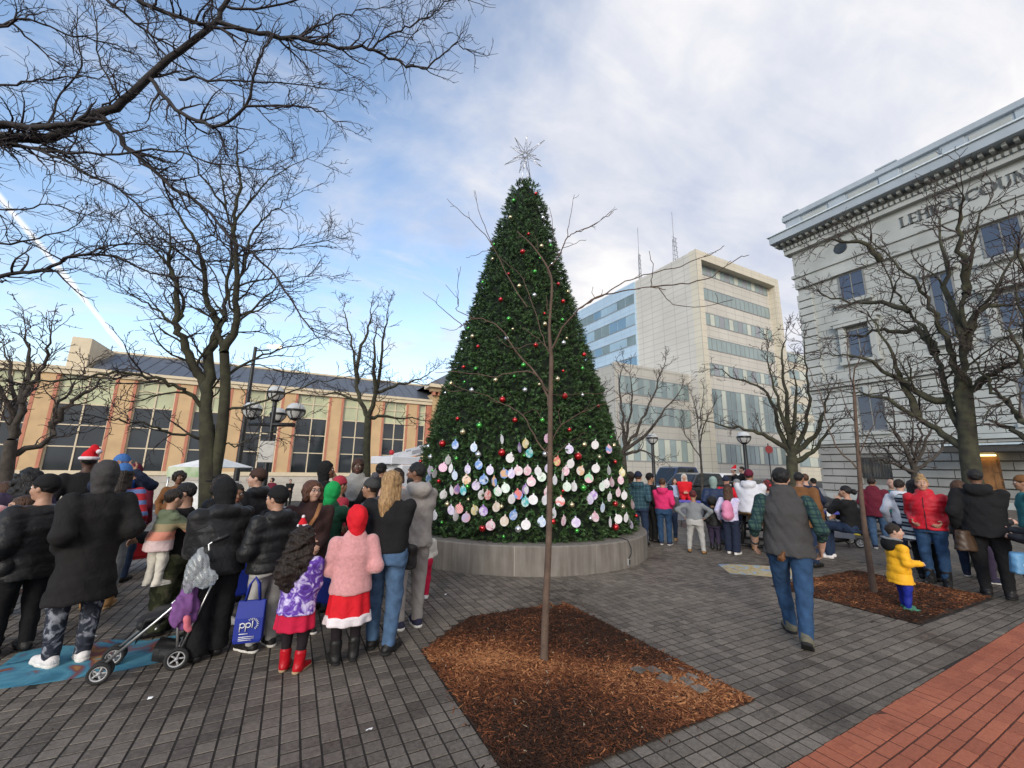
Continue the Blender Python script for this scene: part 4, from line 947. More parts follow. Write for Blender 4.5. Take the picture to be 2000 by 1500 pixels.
SB = [([(1074, 800), (1058, 745), (1010, 690), (975, 640), (930, 622), (898, 640)], .014, .3), ([(930, 622), (893, 608), (895, 585), (870, 556)], .007, .1), ([(895, 600), (893, 560), (900, 520)], .005, .05),
 ([(898, 625), (870, 610), (850, 590), (826, 570)], .007, .35), ([(915, 625), (885, 645), (860, 640)], .004, .1),
 ([(1074, 770), (1040, 730), (1000, 728), (960, 735), (900, 727), (850, 728)], .010, -.35), ([(1074, 905), (1050, 860), (1020, 810), (985, 790), (940, 770), (880, 750)], .011, .25), ([(905, 755), (880, 765), (855, 748), (838, 735)], .004, .1), ([(1020, 805), (1045, 800), (1058, 825)], .005, -.1),
 ([(1073, 700), (1082, 672), (1100, 640), (1130, 605), (1165, 580), (1230, 566), (1270, 562), (1300, 565)], .013, -.3), ([(1130, 607), (1160, 585), (1185, 572), (1220, 550), (1270, 533), (1330, 518), (1400, 490), (1415, 480)], .009, -.2),
 ([(1270, 566), (1330, 555), (1390, 540), (1440, 505), (1463, 498)], .008, -.15), ([(1285, 570), (1310, 590), (1355, 600), (1432, 585)], .005, -.1), ([(1268, 562), (1275, 530), (1268, 490)], .006, -.1), ([(1160, 585), (1158, 560)], .004, 0),
 ([(1073, 520), (1090, 500), (1105, 470), (1120, 455), (1150, 445), (1180, 425), (1205, 408)], .010, .2), ([(1110, 466), (1112, 430), (1122, 380)], .006, .1), ([(1092, 500), (1080, 450), (1073, 405)], .005, .05), ([(1120, 455), (1160, 438), (1198, 412)], .005, .1), ([(1098, 488), (1125, 475), (1145, 468)], .004, .1),
 ([(1030, 600), (990, 540), (965, 485), (930, 440), (900, 415), (873, 388)], .009, .25), ([(962, 480), (945, 440), (932, 400), (928, 372)], .006, .1), ([(965, 487), (935, 495), (910, 503)], .004, .1), ([(1072, 700), (1060, 660), (1045, 610), (1022, 545), (995, 520), (975, 500)], .009, .1),
 ([(1076, 880), (1098, 830), (1150, 800), (1220, 770), (1260, 755)], .008, -.25), ([(1078, 895), (1110, 865), (1145, 845)], .006, -.15), ([(1077, 765), (1110, 770), (1180, 765), (1200, 755)], .005, -.2), ([(1095, 832), (1092, 810), (1093, 795)], .004, 0),
 ([(1074, 690), (1050, 660), (1020, 640)], .005, .1), ([(1040, 680), (1000, 680), (970, 655)], .004, .1)]
for pl, r, dd in SB:
    o, rr = T.limb(T.path(pl, dd, HD), r, max(.0028, r*.3), 'limbs', .006); T.shoots(o, rr, .35, .22, 1, .1, .4, .0026, (.4, .8))
T.B['twigs'] += [b for b in T.B['limbs'] if b[1][0] < .008]; T.B['limbs'] = [b for b in T.B['limbs'] if b[1][0] >= .008]
T.finish('sapling', 'slender bare sapling in the mulch bed in front of the Christmas tree', (base[0], base[1], 0), trunkL, sapb, sapb, group=TG)
# --- sapling in the right bed
base = G(1708, 1162); HD = math.hypot(base[0], base[1]); T = Tree(8)
tk = sp([(1709, 1165), (1700, 1110), (1690, 1040), (1682, 970), (1677, 900), (1672, 830), (1668, 765)]); tk[0][2] = -.02
tt = Tree(1); o, rr = tt.limb(tk, .045, .02); trunkL = [(o, rr)]; T.sk.append(o)
for pl, r, dd in [([(1679, 920), (1640, 880), (1615, 830), (1600, 770), (1580, 720)], .014, .4), ([(1677, 900), (1700, 840), (1720, 800)], .010, -.3), ([(1672, 830), (1650, 790), (1640, 740)], .010, .2), ([(1668, 767), (1672, 720), (1690, 670)], .014, -.2), ([(1668, 765), (1655, 700), (1660, 640)], .011, .2)]:
    o, rr = T.limb(T.path(pl, dd, HD), r, .005, 'limbs', .01); T.shoots(o, rr, .3, .45, 2, .2, .2, .004)
T.finish('sapling', 'thin leaning sapling in the mulch bed behind the child in yellow', (base[0], base[1], 0), trunkL, sapb, twg, group=TG)
# --- overhead tree, its trunk stands out of the picture on the left
T = Tree(21); zc = 5.2
b0 = atz(-420, 900, zc); tt = Tree(1); o, rr = tt.limb([(b0[0], b0[1], -.02), atz(-430, 640, zc), atz(-400, 420, zc), atz(-300, 330, zc)], .19, .12); trunkL = [(o, rr)]; T.sk.append(o)
OL = [([(-300, 330), (-150, 285), (0, 268), (95, 268), (190, 225), (255, 185), (330, 115), (410, 55), (440, 10), (480, -40)], .082, .024, .4), ([(-300, 330), (-120, 280), (10, 245), (80, 250), (150, 240)], .05, .03, -.2),
 ([(195, 240), (230, 262), (260, 300), (340, 365), (400, 405), (450, 465), (510, 510), (570, 585), (605, 640)], .034, .008, -.6), ([(300, 145), (340, 210), (400, 240), (430, 245), (480, 205), (500, 130), (520, 90)], .030, .012, -.5),
 ([(430, 45), (510, 68), (580, 75), (660, 90), (720, 95), (770, 115), (815, 133), (850, 120), (885, 90), (908, 95)], .032, .006, -.2), ([(270, 0), (340, 30), (430, 55)], .03, .02, .1), ([(150, -60), (215, 5), (300, 70), (350, 100)], .022, .01, .4),
 ([(720, 95), (760, 70), (800, 50), (840, 30), (870, 5), (900, -5)], .014, .006, -.1), ([(770, 112), (800, 80), (830, 35), (845, 20)], .009, .004, 0), ([(480, 202), (560, 205), (620, 215), (650, 235)], .016, .005, -.2), ([(350, 155), (430, 155), (540, 160), (650, 175)], .018, .005, .2), ([(560, 75), (640, 120), (700, 155)], .012, .004, -.2),
 ([(-60, 265), (40, 285), (110, 295), (200, 300), (330, 295), (420, 320), (520, 330)], .026, .006, -.4), ([(20, 280), (100, 300), (180, 345), (250, 385), (320, 450), (410, 520), (440, 590)], .020, .006, -.6), ([(-80, 560), (20, 535), (90, 525), (140, 500), (230, 505), (300, 535), (380, 545)], .030, .007, -.2), ([(140, 500), (220, 480), (310, 478), (380, 490)], .014, .005, -.3), ([(-60, 480), (20, 475), (90, 460), (150, 440)], .018, .006, .2),
 ([(-60, 180), (0, 165), (60, 160), (130, 150), (200, 150)], .018, .006, .3), ([(-40, 60), (20, 45), (60, 80), (110, 120)], .02, .008, .3), ([(-40, 20), (60, 40), (140, 70), (230, 90), (300, 130)], .016, .006, .4), ([(330, 110), (290, 60), (280, 0)], .016, .008, .3), ([(240, 190), (200, 130), (190, 60), (180, 0)], .014, .006, .3), ([(-50, 400), (30, 410), (100, 400), (170, 420)], .014, .005, .2), ([(95, 265), (110, 200), (160, 130), (150, 60)], .016, .007, .4), ([(440, 10), (500, 20), (600, -10)], .02, .01, .2), ([(585, 75), (640, 40), (700, 20), (760, 15)], .014, .005, .3)]
for pl, r, r1, dz in OL:
    o, rr = T.limb(T.path(pl, dz, zc, True), r, r1, 'limbs', .012); T.shoots(o, rr, .10, .70, 2, .08, .10, .0034, (.5, 1.1)); T.tip(o, rr, .45, .0034)
T.finish('locust_tree', 'dark bare tree reaching overhead from beyond the left edge', (b0[0], b0[1], 0), trunkL, barkd, twgd, group=TG)
# --- the big forked tree on the left
T = Tree(31); base = G(402, 1108); zc = zc_of(base); HD = math.hypot(base[0], base[1])
def lt(lst, dd=0.): n = len(lst); return [atd(x, y, HD+dd*(i/max(n-1, 1))) for i, (x, y) in enumerate(lst)]
tt = Tree(1); trunkL = []
o, rr = tt.limb([(base[0], base[1], -.05)]+lt([(405, 1000), (406, 900), (404, 830)]), .145, .115); rr[0] *= 1.3; trunkL.append((o, rr))
o, rr = tt.limb(lt([(418, 930), (432, 850), (440, 760), (438, 690)], -.2), .10, .072); trunkL.append((o, rr))
T.sk += [o_ for o_, _ in trunkL]
for pl, r, r1, dz in [([(404, 840), (400, 750), (380, 715), (360, 670), (345, 630), (347, 560), (330, 520)], .105, .03, .3), ([(402, 780), (408, 700), (425, 650), (420, 620), (404, 590), (398, 520), (380, 470), (350, 420)], .095, .02, .5), ([(438, 690), (450, 660), (465, 620), (462, 560), (462, 480), (456, 420), (470, 350), (462, 300)], .08, .015, -.3),
 ([(438, 690), (425, 650), (440, 610), (445, 540), (455, 470), (440, 390), (430, 330)], .05, .012, .4), ([(347, 630), (360, 600), (345, 560), (330, 530), (320, 500)], .035, .01, .2), ([(462, 560), (480, 520), (490, 460), (520, 420), (560, 390)], .035, .008, -.2), ([(465, 620), (500, 600), (540, 560), (600, 540)], .028, .007, -.3), ([(404, 790), (365, 768), (340, 755), (290, 735), (240, 730), (180, 735), (100, 745), (40, 750)], .04, .010, -.4), ([(404, 855), (370, 850), (330, 845), (300, 830), (250, 825), (215, 820)], .03, .008, -.4), ([(442, 800), (490, 790), (560, 770), (620, 745), (680, 735)], .028, .007, -.3), ([(440, 740), (500, 700), (560, 680), (620, 660)], .03, .007, .3),
 ([(345, 640), (310, 610), (280, 590), (235, 560)], .03, .007, .4), ([(398, 530), (360, 500), (320, 470), (280, 460), (230, 430)], .028, .007, .3), ([(456, 430), (500, 380), (540, 340), (600, 310)], .022, .006, .1), ([(440, 400), (400, 350), (370, 300), (350, 260)], .024, .007, -.2), ([(462, 500), (520, 490), (580, 480), (640, 470)], .022, .006, .4), ([(436, 880), (470, 865), (500, 850), (540, 840)], .018, .006, -.2)]:
    o, rr = T.limb(T.path(pl, dz, HD), r, r1, 'limbs', .02); T.shoots(o, rr, .21, 1.05, 3, .2, .1, .0048, (.5, 1.05)); T.tip(o, rr, .9, .0048)
T.finish('locust_tree', 'large bare tree with forked dark trunk behind the left crowd', (base[0], base[1], 0), trunkL, barkg, twgd, group=TG)
def vase(seed, px, py, dist, label, stems, trunk_px, r0, level=3, step=.4, length=1.0, name='bare_tree', bk=bark, upb=.3, rmin=.0075, tw=twg, z0=0., rs=.6):
    T = Tree(seed); bs = atd(px, py, dist); HDl = dist
    def at_(lst, dd=0.): n = len(lst); return [atd(x, y, HDl+dd*(i/max(n-1, 1))) for i, (x, y) in enumerate(lst)]
    tp = at_(trunk_px); tt = Tree(1); o, rr = tt.limb([(tp[0][0], tp[0][1], z0-.05)]+tp, r0, r0*.75); rr[0] *= 1.25; T.sk.append(o)
    for k, pl in enumerate(stems):
        o2, r2 = T.limb(T.path(pl, ((-1)**k)*.07*dist*T.r.random(), HDl), r0*rs*T.r.uniform(.7, 1.1), .012, 'limbs', .03)
        T.shoots(o2, r2, step*.62, length*1.25, level, upb, .12, rmin); T.tip(o2, r2, length, rmin)
    return T.finish(name, label, (tp[0][0], tp[0][1], z0), [(o, rr)], bk, tw, group=TG)
vase(41, 716, 930, 15, 'small bare tree in front of the hall, left of the Christmas tree', [[(718, 815), (700, 770), (696, 740), (690, 690), (678, 630), (672, 600)], [(718, 815), (735, 765), (745, 700), (752, 640), (758, 600)], [(735, 770), (780, 750), (820, 740), (845, 725)], [(696, 745), (705, 690), (720, 640), (725, 600)], [(700, 780), (660, 770), (620, 770)], [(738, 760), (728, 700), (735, 640)], [(718, 820), (770, 815), (830, 822)]], [(716, 950), (716, 880), (719, 815)], .15, 3, .42, .8, bk=barkg, z0=0)
vase(42, 20, 930, 13.5, 'bare leaning tree at the left edge of the view', [[(25, 860), (28, 790), (20, 730), (10, 690)], [(25, 850), (40, 800), (70, 740), (90, 690), (100, 650)], [(60, 900), (90, 860), (110, 800), (140, 760), (165, 720)], [(20, 800), (-10, 740), (-20, 690)], [(45, 790), (60, 720), (50, 650)], [(100, 840), (130, 790), (180, 760), (200, 740)]], [(8, 980), (12, 930), (22, 860)], .13, 3, .42, .75, bk=bark)
vase(43, 1220, 940, 16.5, 'bare tree between the Christmas tree and the office wing', [[(1216, 890), (1200, 850), (1185, 800), (1180, 760)], [(1216, 890), (1225, 840), (1235, 790), (1230, 730)], [(1220, 880), (1250, 830), (1270, 790), (1290, 730), (1300, 705)], [(1220, 870), (1215, 810), (1210, 760), (1215, 720)], [(1225, 880), (1260, 850), (1300, 800), (1330, 760)], [(1216, 885), (1180, 860), (1150, 840), (1120, 835)], [(1218, 892), (1250, 880), (1285, 895)]], [(1220, 990), (1220, 940), (1217, 890)], .15, 3, .45, .7, bk=bark)
vase(44, 1548, 930, 15.5, 'bushy bare tree with mossy stems left of the courthouse corner', [[(1545, 890), (1525, 850), (1510, 800), (1490, 760), (1440, 740), (1400, 720)], [(1545, 890), (1540, 830), (1535, 770), (1530, 700), (1535, 650)], [(1548, 890), (1570, 840), (1580, 780), (1575, 720), (1570, 660)], [(1545, 885), (1510, 860), (1470, 840), (1420, 830), (1370, 820)], [(1550, 890), (1590, 850), (1610, 800), (1620, 750)], [(1545, 880), (1530, 820), (1510, 760), (1500, 690)], [(1550, 900), (1580, 890), (1610, 850), (1640, 820)], [(1545, 870), (1555, 800), (1550, 730)]], [(1548, 990), (1548, 940), (1546, 890)], .19, 3, .4, .75, bk=barkg)
vase(45, 1372, 940, 19, 'spindly young tree in front of the office tower', [[(1367, 870), (1362, 820), (1350, 770)], [(1367, 870), (1380, 820), (1395, 790)], [(1367, 850), (1370, 800), (1375, 760)], [(1368, 890), (1340, 850), (1330, 820)]], [(1372, 990), (1371, 930), (1367, 870)], .055, 2, .4, .6, rmin=.007)
vase(46, 1782, 940, 17, 'low spreading ornamental tree by the courthouse basement window', [[(1785, 925), (1750, 900), (1720, 870), (1690, 850)], [(1785, 922), (1770, 880), (1750, 840), (1745, 800)], [(1787, 922), (1800, 880), (1820, 840), (1840, 810)], [(1786, 922), (1785, 870), (1780, 820)], [(1787, 922), (1820, 895), (1850, 860), (1870, 840)], [(1785, 922), (1740, 905), (1710, 890)], [(1786, 920), (1795, 850), (1805, 800)], [(1785, 920), (1760, 860), (1730, 820)]], [(1786, 1000), (1786, 950), (1786, 922)], .10, 3, .34, .6, bk=bark)
vase(47, 1895, 940, 12.2, 'large mossy bare tree in front of the courthouse door', [[(1885, 880), (1840, 850), (1790, 815), (1740, 785), (1690, 770), (1650, 765)], [(1888, 830), (1870, 770), (1885, 700), (1880, 640), (1885, 560), (1900, 480), (1930, 400)], [(1888, 850), (1860, 800), (1840, 740), (1825, 690), (1800, 640), (1770, 600), (1745, 560), (1720, 510)], [(1878, 740), (1860, 680), (1830, 630), (1800, 570), (1760, 520), (1700, 470)], [(1882, 700), (1900, 640), (1930, 590), (1960, 540), (1990, 470)], [(1888, 780), (1920, 740), (1960, 720), (2010, 690)], [(1840, 690), (1800, 650), (1740, 645), (1690, 650), (1640, 660)], [(1830, 790), (1800, 770), (1740, 730), (1680, 700), (1620, 690)], [(1870, 640), (1850, 560), (1840, 480), (1830, 420)], [(1885, 580), (1880, 500), (1870, 430), (1880, 380)], [(1885, 640), (1930, 600), (1990, 590)], [(1790, 815), (1760, 740), (1740, 690), (1700, 620)], [(1780, 610), (1720, 590), (1660, 590), (1600, 570)], [(1720, 510), (1690, 480), (1640, 470), (1600, 480)]], [(1905, 1010), (1900, 940), (1892, 880), (1888, 830), (1880, 740)], .175, 3, .36, .85, bk=barkg, rmin=.0062, tw=twg, rs=.48)
vase(48, 2060, 900, 11.5, 'bare tree whose limbs enter from the right edge', [[(2050, 860), (2010, 830), (1980, 800), (1950, 770), (1930, 740), (1900, 700)], [(2050, 800), (2020, 740), (1990, 700), (1970, 640)], [(2055, 780), (2030, 700), (2000, 640), (1985, 560)], [(2060, 700), (2040, 620), (2000, 540), (1990, 480)], [(2050, 860), (2000, 850), (1960, 830), (1930, 820)]], [(2080, 1010), (2070, 930), (2055, 850), (2060, 760)], .16, 3, .4, .8, bk=barkg, rmin=.0065, rs=.5)
# ================================================================== PEOPLE
def smin(a, b, k):
    h = np.maximum(k-np.abs(a-b), 0)/k; return np.minimum(a, b)-h*h*k*.25
def smax(a, b, k): return -smin(-a, -b, k)
def surface_nets(S, o, h):
    I = S < 0; nx, ny, nz = S.shape
    c = [(i, j, k) for i in (0, 1) for j in (0, 1) for k in (0, 1)]
    def sub(A, i, j, k): return A[i:nx-1+i, j:ny-1+j, k:nz-1+k]
    cnt = sum(sub(I, *q).astype(np.int8) for q in c); act = (cnt > 0) & (cnt < 8)
    idx = np.argwhere(act)
    if not len(idx): return None
    vals = np.stack([S[idx[:, 0]+i, idx[:, 1]+j, idx[:, 2]+k] for i, j, k in c], 1)
    acc = np.zeros((len(idx), 3)); num = np.zeros(len(idx)); ca = np.array(c, float)
    for a in range(8):
        for b in range(a+1, 8):
            if sum(abs(c[a][q]-c[b][q]) for q in range(3)) != 1: continue
            va, vb = vals[:, a], vals[:, b]; m = (va < 0) != (vb < 0); t = va[m]/(va[m]-vb[m])
            acc[m] += ca[a]+(ca[b]-ca[a])*t[:, None]; num[m] += 1
    V = (idx+acc/num[:, None])*h+o
    ids = -np.ones(act.shape, np.int32); ids[act] = np.arange(len(idx))
    Q = []
    for ax in range(3):
        sl0 = [slice(1, -1)]*3; sl0[ax] = slice(0, -1); sl1 = [slice(1, -1)]*3; sl1[ax] = slice(1, None)
        A, B = I[tuple(sl0)], I[tuple(sl1)]; e = np.argwhere(A != B)
        if not len(e): continue
        inn = A[tuple(e.T)]; off = np.ones(3, int); off[ax] = 0; e = e+off
        u, v = [q for q in range(3) if q != ax]
        def cell(du, dv): q = e.copy(); q[:, u] += du; q[:, v] += dv; return ids[tuple(q.T)]
        f = np.stack([cell(-1, -1), cell(0, -1), cell(0, 0), cell(-1, 0)], 1)
        flip = inn if ax != 1 else ~inn
        f = np.where(flip[:, None], f, f[:, ::-1]); Q.append(f)
    return V, np.concatenate(Q)
class SDF:
    """list of smooth-blended solids, meshed on a grid of spacing h"""
    def __init__(s): s.ops = []
    def cap(s, a, b, ra, rb=None, k=.03, sub=False):
        a, b = np.array(a, float), np.array(b, float); rb = ra if rb is None else rb; d = b-a; L2 = max(d@d, 1e-9)
        def f(X, Y, Z):
            t = np.clip(((X-a[0])*d[0]+(Y-a[1])*d[1]+(Z-a[2])*d[2])/L2, 0, 1)
            return np.sqrt((X-a[0]-t*d[0])**2+(Y-a[1]-t*d[1])**2+(Z-a[2]-t*d[2])**2)-(ra+(rb-ra)*t)
        r = max(ra, rb); s.ops.append((f, np.minimum(a, b)-r, np.maximum(a, b)+r, k, sub)); return s
    def ell(s, c, r, Rm=None, k=.03, sub=False):
        c = np.array(c, float); r = np.array(r, float); Rm = np.eye(3) if Rm is None else Rm      # columns of Rm: local axes
        def f(X, Y, Z):
            x, y, z = X-c[0], Y-c[1], Z-c[2]
            q = [(Rm[0, i]*x+Rm[1, i]*y+Rm[2, i]*z) for i in range(3)]
            k0 = np.sqrt((q[0]/r[0])**2+(q[1]/r[1])**2+(q[2]/r[2])**2); k1 = np.sqrt((q[0]/r[0]**2)**2+(q[1]/r[1]**2)**2+(q[2]/r[2]**2)**2)+1e-9
            return k0*(k0-1)/k1
        m = r.max(); s.ops.append((f, c-m, c+m, k, sub)); return s
    def loft(s, tab, k=.03, rip=0., nr=9, ph=0., sub=False):
        """tab rows: z, cx, cy, wx, wy"""
        T = np.array(sorted(tab), float); z0, z1 = T[0, 0], T[-1, 0]
        def f(X, Y, Z):
            zc = np.clip(Z, z0, z1); cx, cy, wx, wy = (np.interp(zc, T[:, 0], T[:, i]) for i in (1, 2, 3, 4))
            x, y = (X-cx)/wx, (Y-cy)/wy; rho = np.sqrt(x*x+y*y)
            if rip: rho = rho/(1+rip*np.sin(nr*np.arctan2(y, x)+ph)*np.clip((z1-Z)/(z1-z0), 0, 1))
            return smax((rho-1)*np.minimum(wx, wy), np.maximum(z0-Z, Z-z1), .015)
        w = T[:, 3:5].max()*(1+rip); s.ops.append((f, np.array([T[:, 1].min()-w, T[:, 2].min()-w, z0]), np.array([T[:, 1].max()+w, T[:, 2].max()+w, z1]), k, sub)); return s
    def fn(s, f, lo, hi, k=.02, sub=False): s.ops.append((f, np.array(lo, float), np.array(hi, float), k, sub)); return s
    def mesh(s, h, post=None):
        lo = np.min([o[1] for o in s.ops if not o[4]], 0)-3*h; hi = np.max([o[2] for o in s.ops if not o[4]], 0)+3*h
        n = np.ceil((hi-lo)/h).astype(int)+1; ax = [lo[i]+h*np.arange(n[i]) for i in range(3)]
        S = np.full(n, 1.0, np.float32)
        for f, a, b, k, sub in s.ops:
            i0 = np.clip(np.floor((a-k-2*h-lo)/h).astype(int), 0, n); i1 = np.clip(np.ceil((b+k+2*h-lo)/h).astype(int)+1, 0, n)
            if (i1 <= i0).any(): continue
            sl = tuple(slice(p, q) for p, q in zip(i0, i1))
            d = f(ax[0][sl[0]][:, None, None], ax[1][sl[1]][None, :, None], ax[2][sl[2]][None, None, :])
            S[sl] = smax(S[sl], -d, k) if sub else smin(S[sl], d, k)
        if post is not None: S = post(S, ax[0][:, None, None], ax[1][None, :, None], ax[2][None, None, :])
        return surface_nets(S, lo, h)
def nrm_(v): v = np.array(v, float); return v/(np.linalg.norm(v)+1e-9)
def rotz(a): c, s = math.cos(a), math.sin(a); return np.array([[c, -s, 0], [s, c, 0], [0, 0, 1.]])
def rotx(a): c, s = math.cos(a), math.sin(a); return np.array([[1., 0, 0], [0, c, -s], [0, s, c]])
def roty(a): c, s = math.cos(a), math.sin(a); return np.array([[c, 0, s], [0, 1., 0], [-s, 0, c]])
# ---------------- cloth materials
def cloth(name, c, rough=.85, var=.10, kind='plain', c2=None, c3=None, sheen=.0, scale=10.):
    if name in MATS: return MATS[name]
    m = M(name, c, rough, var, scale, .25, 160, spec=.25, sheen=sheen); t, n, l, b = tree_of(m)
    tw = n.new('ShaderNodeTexCoord'); wn_ = n.new('ShaderNodeTexNoise'); wn_.inputs['Scale'].default_value = 9; wn_.inputs['Detail'].default_value = 3; wn_.inputs['Distortion'].default_value = 1.8; l.new(tw.outputs['Object'], wn_.inputs['Vector'])
    wb = n.new('ShaderNodeBump'); wb.inputs['Strength'].default_value = .34; wb.inputs['Distance'].default_value = .035; l.new(wn_.outputs[0], wb.inputs['Height'])
    l.new(b.inputs['Normal'].links[0].from_socket, wb.inputs['Normal']); l.new(wb.outputs[0], b.inputs['Normal'])
    if kind == 'plain': return m
    tcn = n.new('ShaderNodeTexCoord'); sp_ = n.new('ShaderNodeSeparateXYZ'); l.new(tcn.outputs['Object'], sp_.inputs[0])
    r = n.new('ShaderNodeValToRGB'); els = r.color_ramp.elements
    if kind == 'plaid':
        def st(s, w): return mtx(t, 'LESS_THAN', mtx(t, 'FRACT', s), w)
        hx_ = mtx(t, 'DIVIDE', mtx(t, 'ADD', sp_.outputs[0], mtx(t, 'MULTIPLY', sp_.outputs[1], .6)), .085); hz_ = mtx(t, 'DIVIDE', sp_.outputs[2], .085)
        f = mtx(t, 'ADD', mtx(t, 'MULTIPLY', mtx(t, 'ADD', st(hx_, .42), st(hz_, .42)), .3), mtx(t, 'MULTIPLY', mtx(t, 'MAXIMUM', st(mtx(t, 'ADD', hx_, .3), .1), st(mtx(t, 'ADD', hz_, .3), .1)), .4))
        els[0].color = (*c, 1); els[1].color = (*c3, 1); els[1].position = .95; e = els.new(.45); e.color = (*c2, 1); l.new(f, r.inputs[0])
    elif kind == 'stripe':
        f = mtx(t, 'FRACT', mtx(t, 'DIVIDE', sp_.outputs[2], .13)); r.color_ramp.interpolation = 'CONSTANT'
        els[0].color = (*c, 1); els[1].color = (*c2, 1); els[1].position = .38; e = els.new(.62); e.color = (*c3, 1); e = els.new(.78); e.color = (*c2, 1); l.new(f, r.inputs[0])
    elif kind in ('tiedye', 'camo', 'print'):
        no = n.new('ShaderNodeTexNoise'); no.inputs['Scale'].default_value = {'tiedye': 11, 'camo': 8, 'print': 6}[kind]; no.inputs['Detail'].default_value = 3 if kind != 'camo' else 1.5; no.inputs['Distortion'].default_value = 1.6 if kind == 'tiedye' else .4
        l.new(tcn.outputs['Object'], no.inputs['Vector'])
        if kind == 'camo': r.color_ramp.interpolation = 'CONSTANT'
        els[0].position = .3; els[0].color = (*c, 1); els[1].position = .63; els[1].color = (*c3, 1); e = els.new(.5 if kind != 'print' else .6); e.color = (*c2, 1); l.new(no.outputs[0], r.inputs[0])
    elif kind == 'bands':       # colour blocks by height: list in c2 of (z, colour)
        r.color_ramp.interpolation = 'CONSTANT'; els[0].color = (*c2[0][1], 1)
        els[1].position = c2[1][0]; els[1].color = (*c2[1][1], 1)
        for z, cc_ in c2[2:]: e = els.new(z); e.color = (*cc_, 1)
        l.new(sp_.outputs[2], r.inputs[0])
    l.new(r.outputs[0], b.inputs['Base Color']); return m
SK = {}
def skin(v):
    c = {'p': (.50, .30, .22), 'l': (.44, .25, .17), 'm': (.32, .17, .105), 'b': (.17, .083, .05), 'd': (.085, .042, .028)}[v]
    m = M('skin_'+v, c, .55, .06, 14, spec=.4); b = m.node_tree.nodes['Principled BSDF']; b.inputs['Subsurface Weight'].default_value = .08; b.inputs['Subsurface Radius'].default_value = (.01, .004, .002); return m
HC = {'black': (.010, .009, .009), 'dark': (.022, .014, .010), 'brown': (.075, .035, .018), 'auburn': (.10, .040, .022), 'blonde': (.36, .22, .10), 'grey': (.30, .29, .28), 'white': (.62, .58, .52), 'dyedred': (.10, .015, .015)}
def hairm(c):
    if 'hair_'+c in MATS: return MATS['hair_'+c]
    m = M('hair_'+c, HC[c], .5, .3, 60, .6, 130, spec=.35); t, n, l, b = tree_of(m)
    tcn = n.new('ShaderNodeTexCoord'); mp = n.new('ShaderNodeMapping'); mp.inputs['Scale'].default_value = (95, 95, 7); l.new(tcn.outputs['Object'], mp.inputs[0])
    no = n.new('ShaderNodeTexNoise'); no.inputs['Scale'].default_value = 1; no.inputs['Detail'].default_value = 4; no.inputs['Distortion'].default_value = .6; l.new(mp.outputs[0], no.inputs['Vector'])
    r = n.new('ShaderNodeValToRGB'); c0 = np.array(HC[c]); r.color_ramp.elements[0].position = .32; r.color_ramp.elements[1].position = .7; r.color_ramp.elements[0].color = (*(c0*.45), 1); r.color_ramp.elements[1].color = (*(c0*1.5), 1)
    l.new(no.outputs[0], r.inputs[0]); l.new(r.outputs[0], b.inputs['Base Color']); bp = n.new('ShaderNodeBump'); bp.inputs['Strength'].default_value = .9; bp.inputs['Distance'].default_value = .02; l.new(no.outputs[0], bp.inputs['Height']); l.new(bp.outputs[0], b.inputs['Normal']); return m
eyew = M('eye_white', (.7, .68, .66), .3); eyed = M('eye_iris', (.02, .012, .008), .2, spec=.7); lipm = M('lips', (.30, .10, .085), .5)
_eye = MB().sphere((0, 0, 0), .0125, 10, 8).me('eye', eyew); _iris = MB().sphere((0, .0075, 0), .0075, 10, 6).me('iris', eyed)
NP = 0
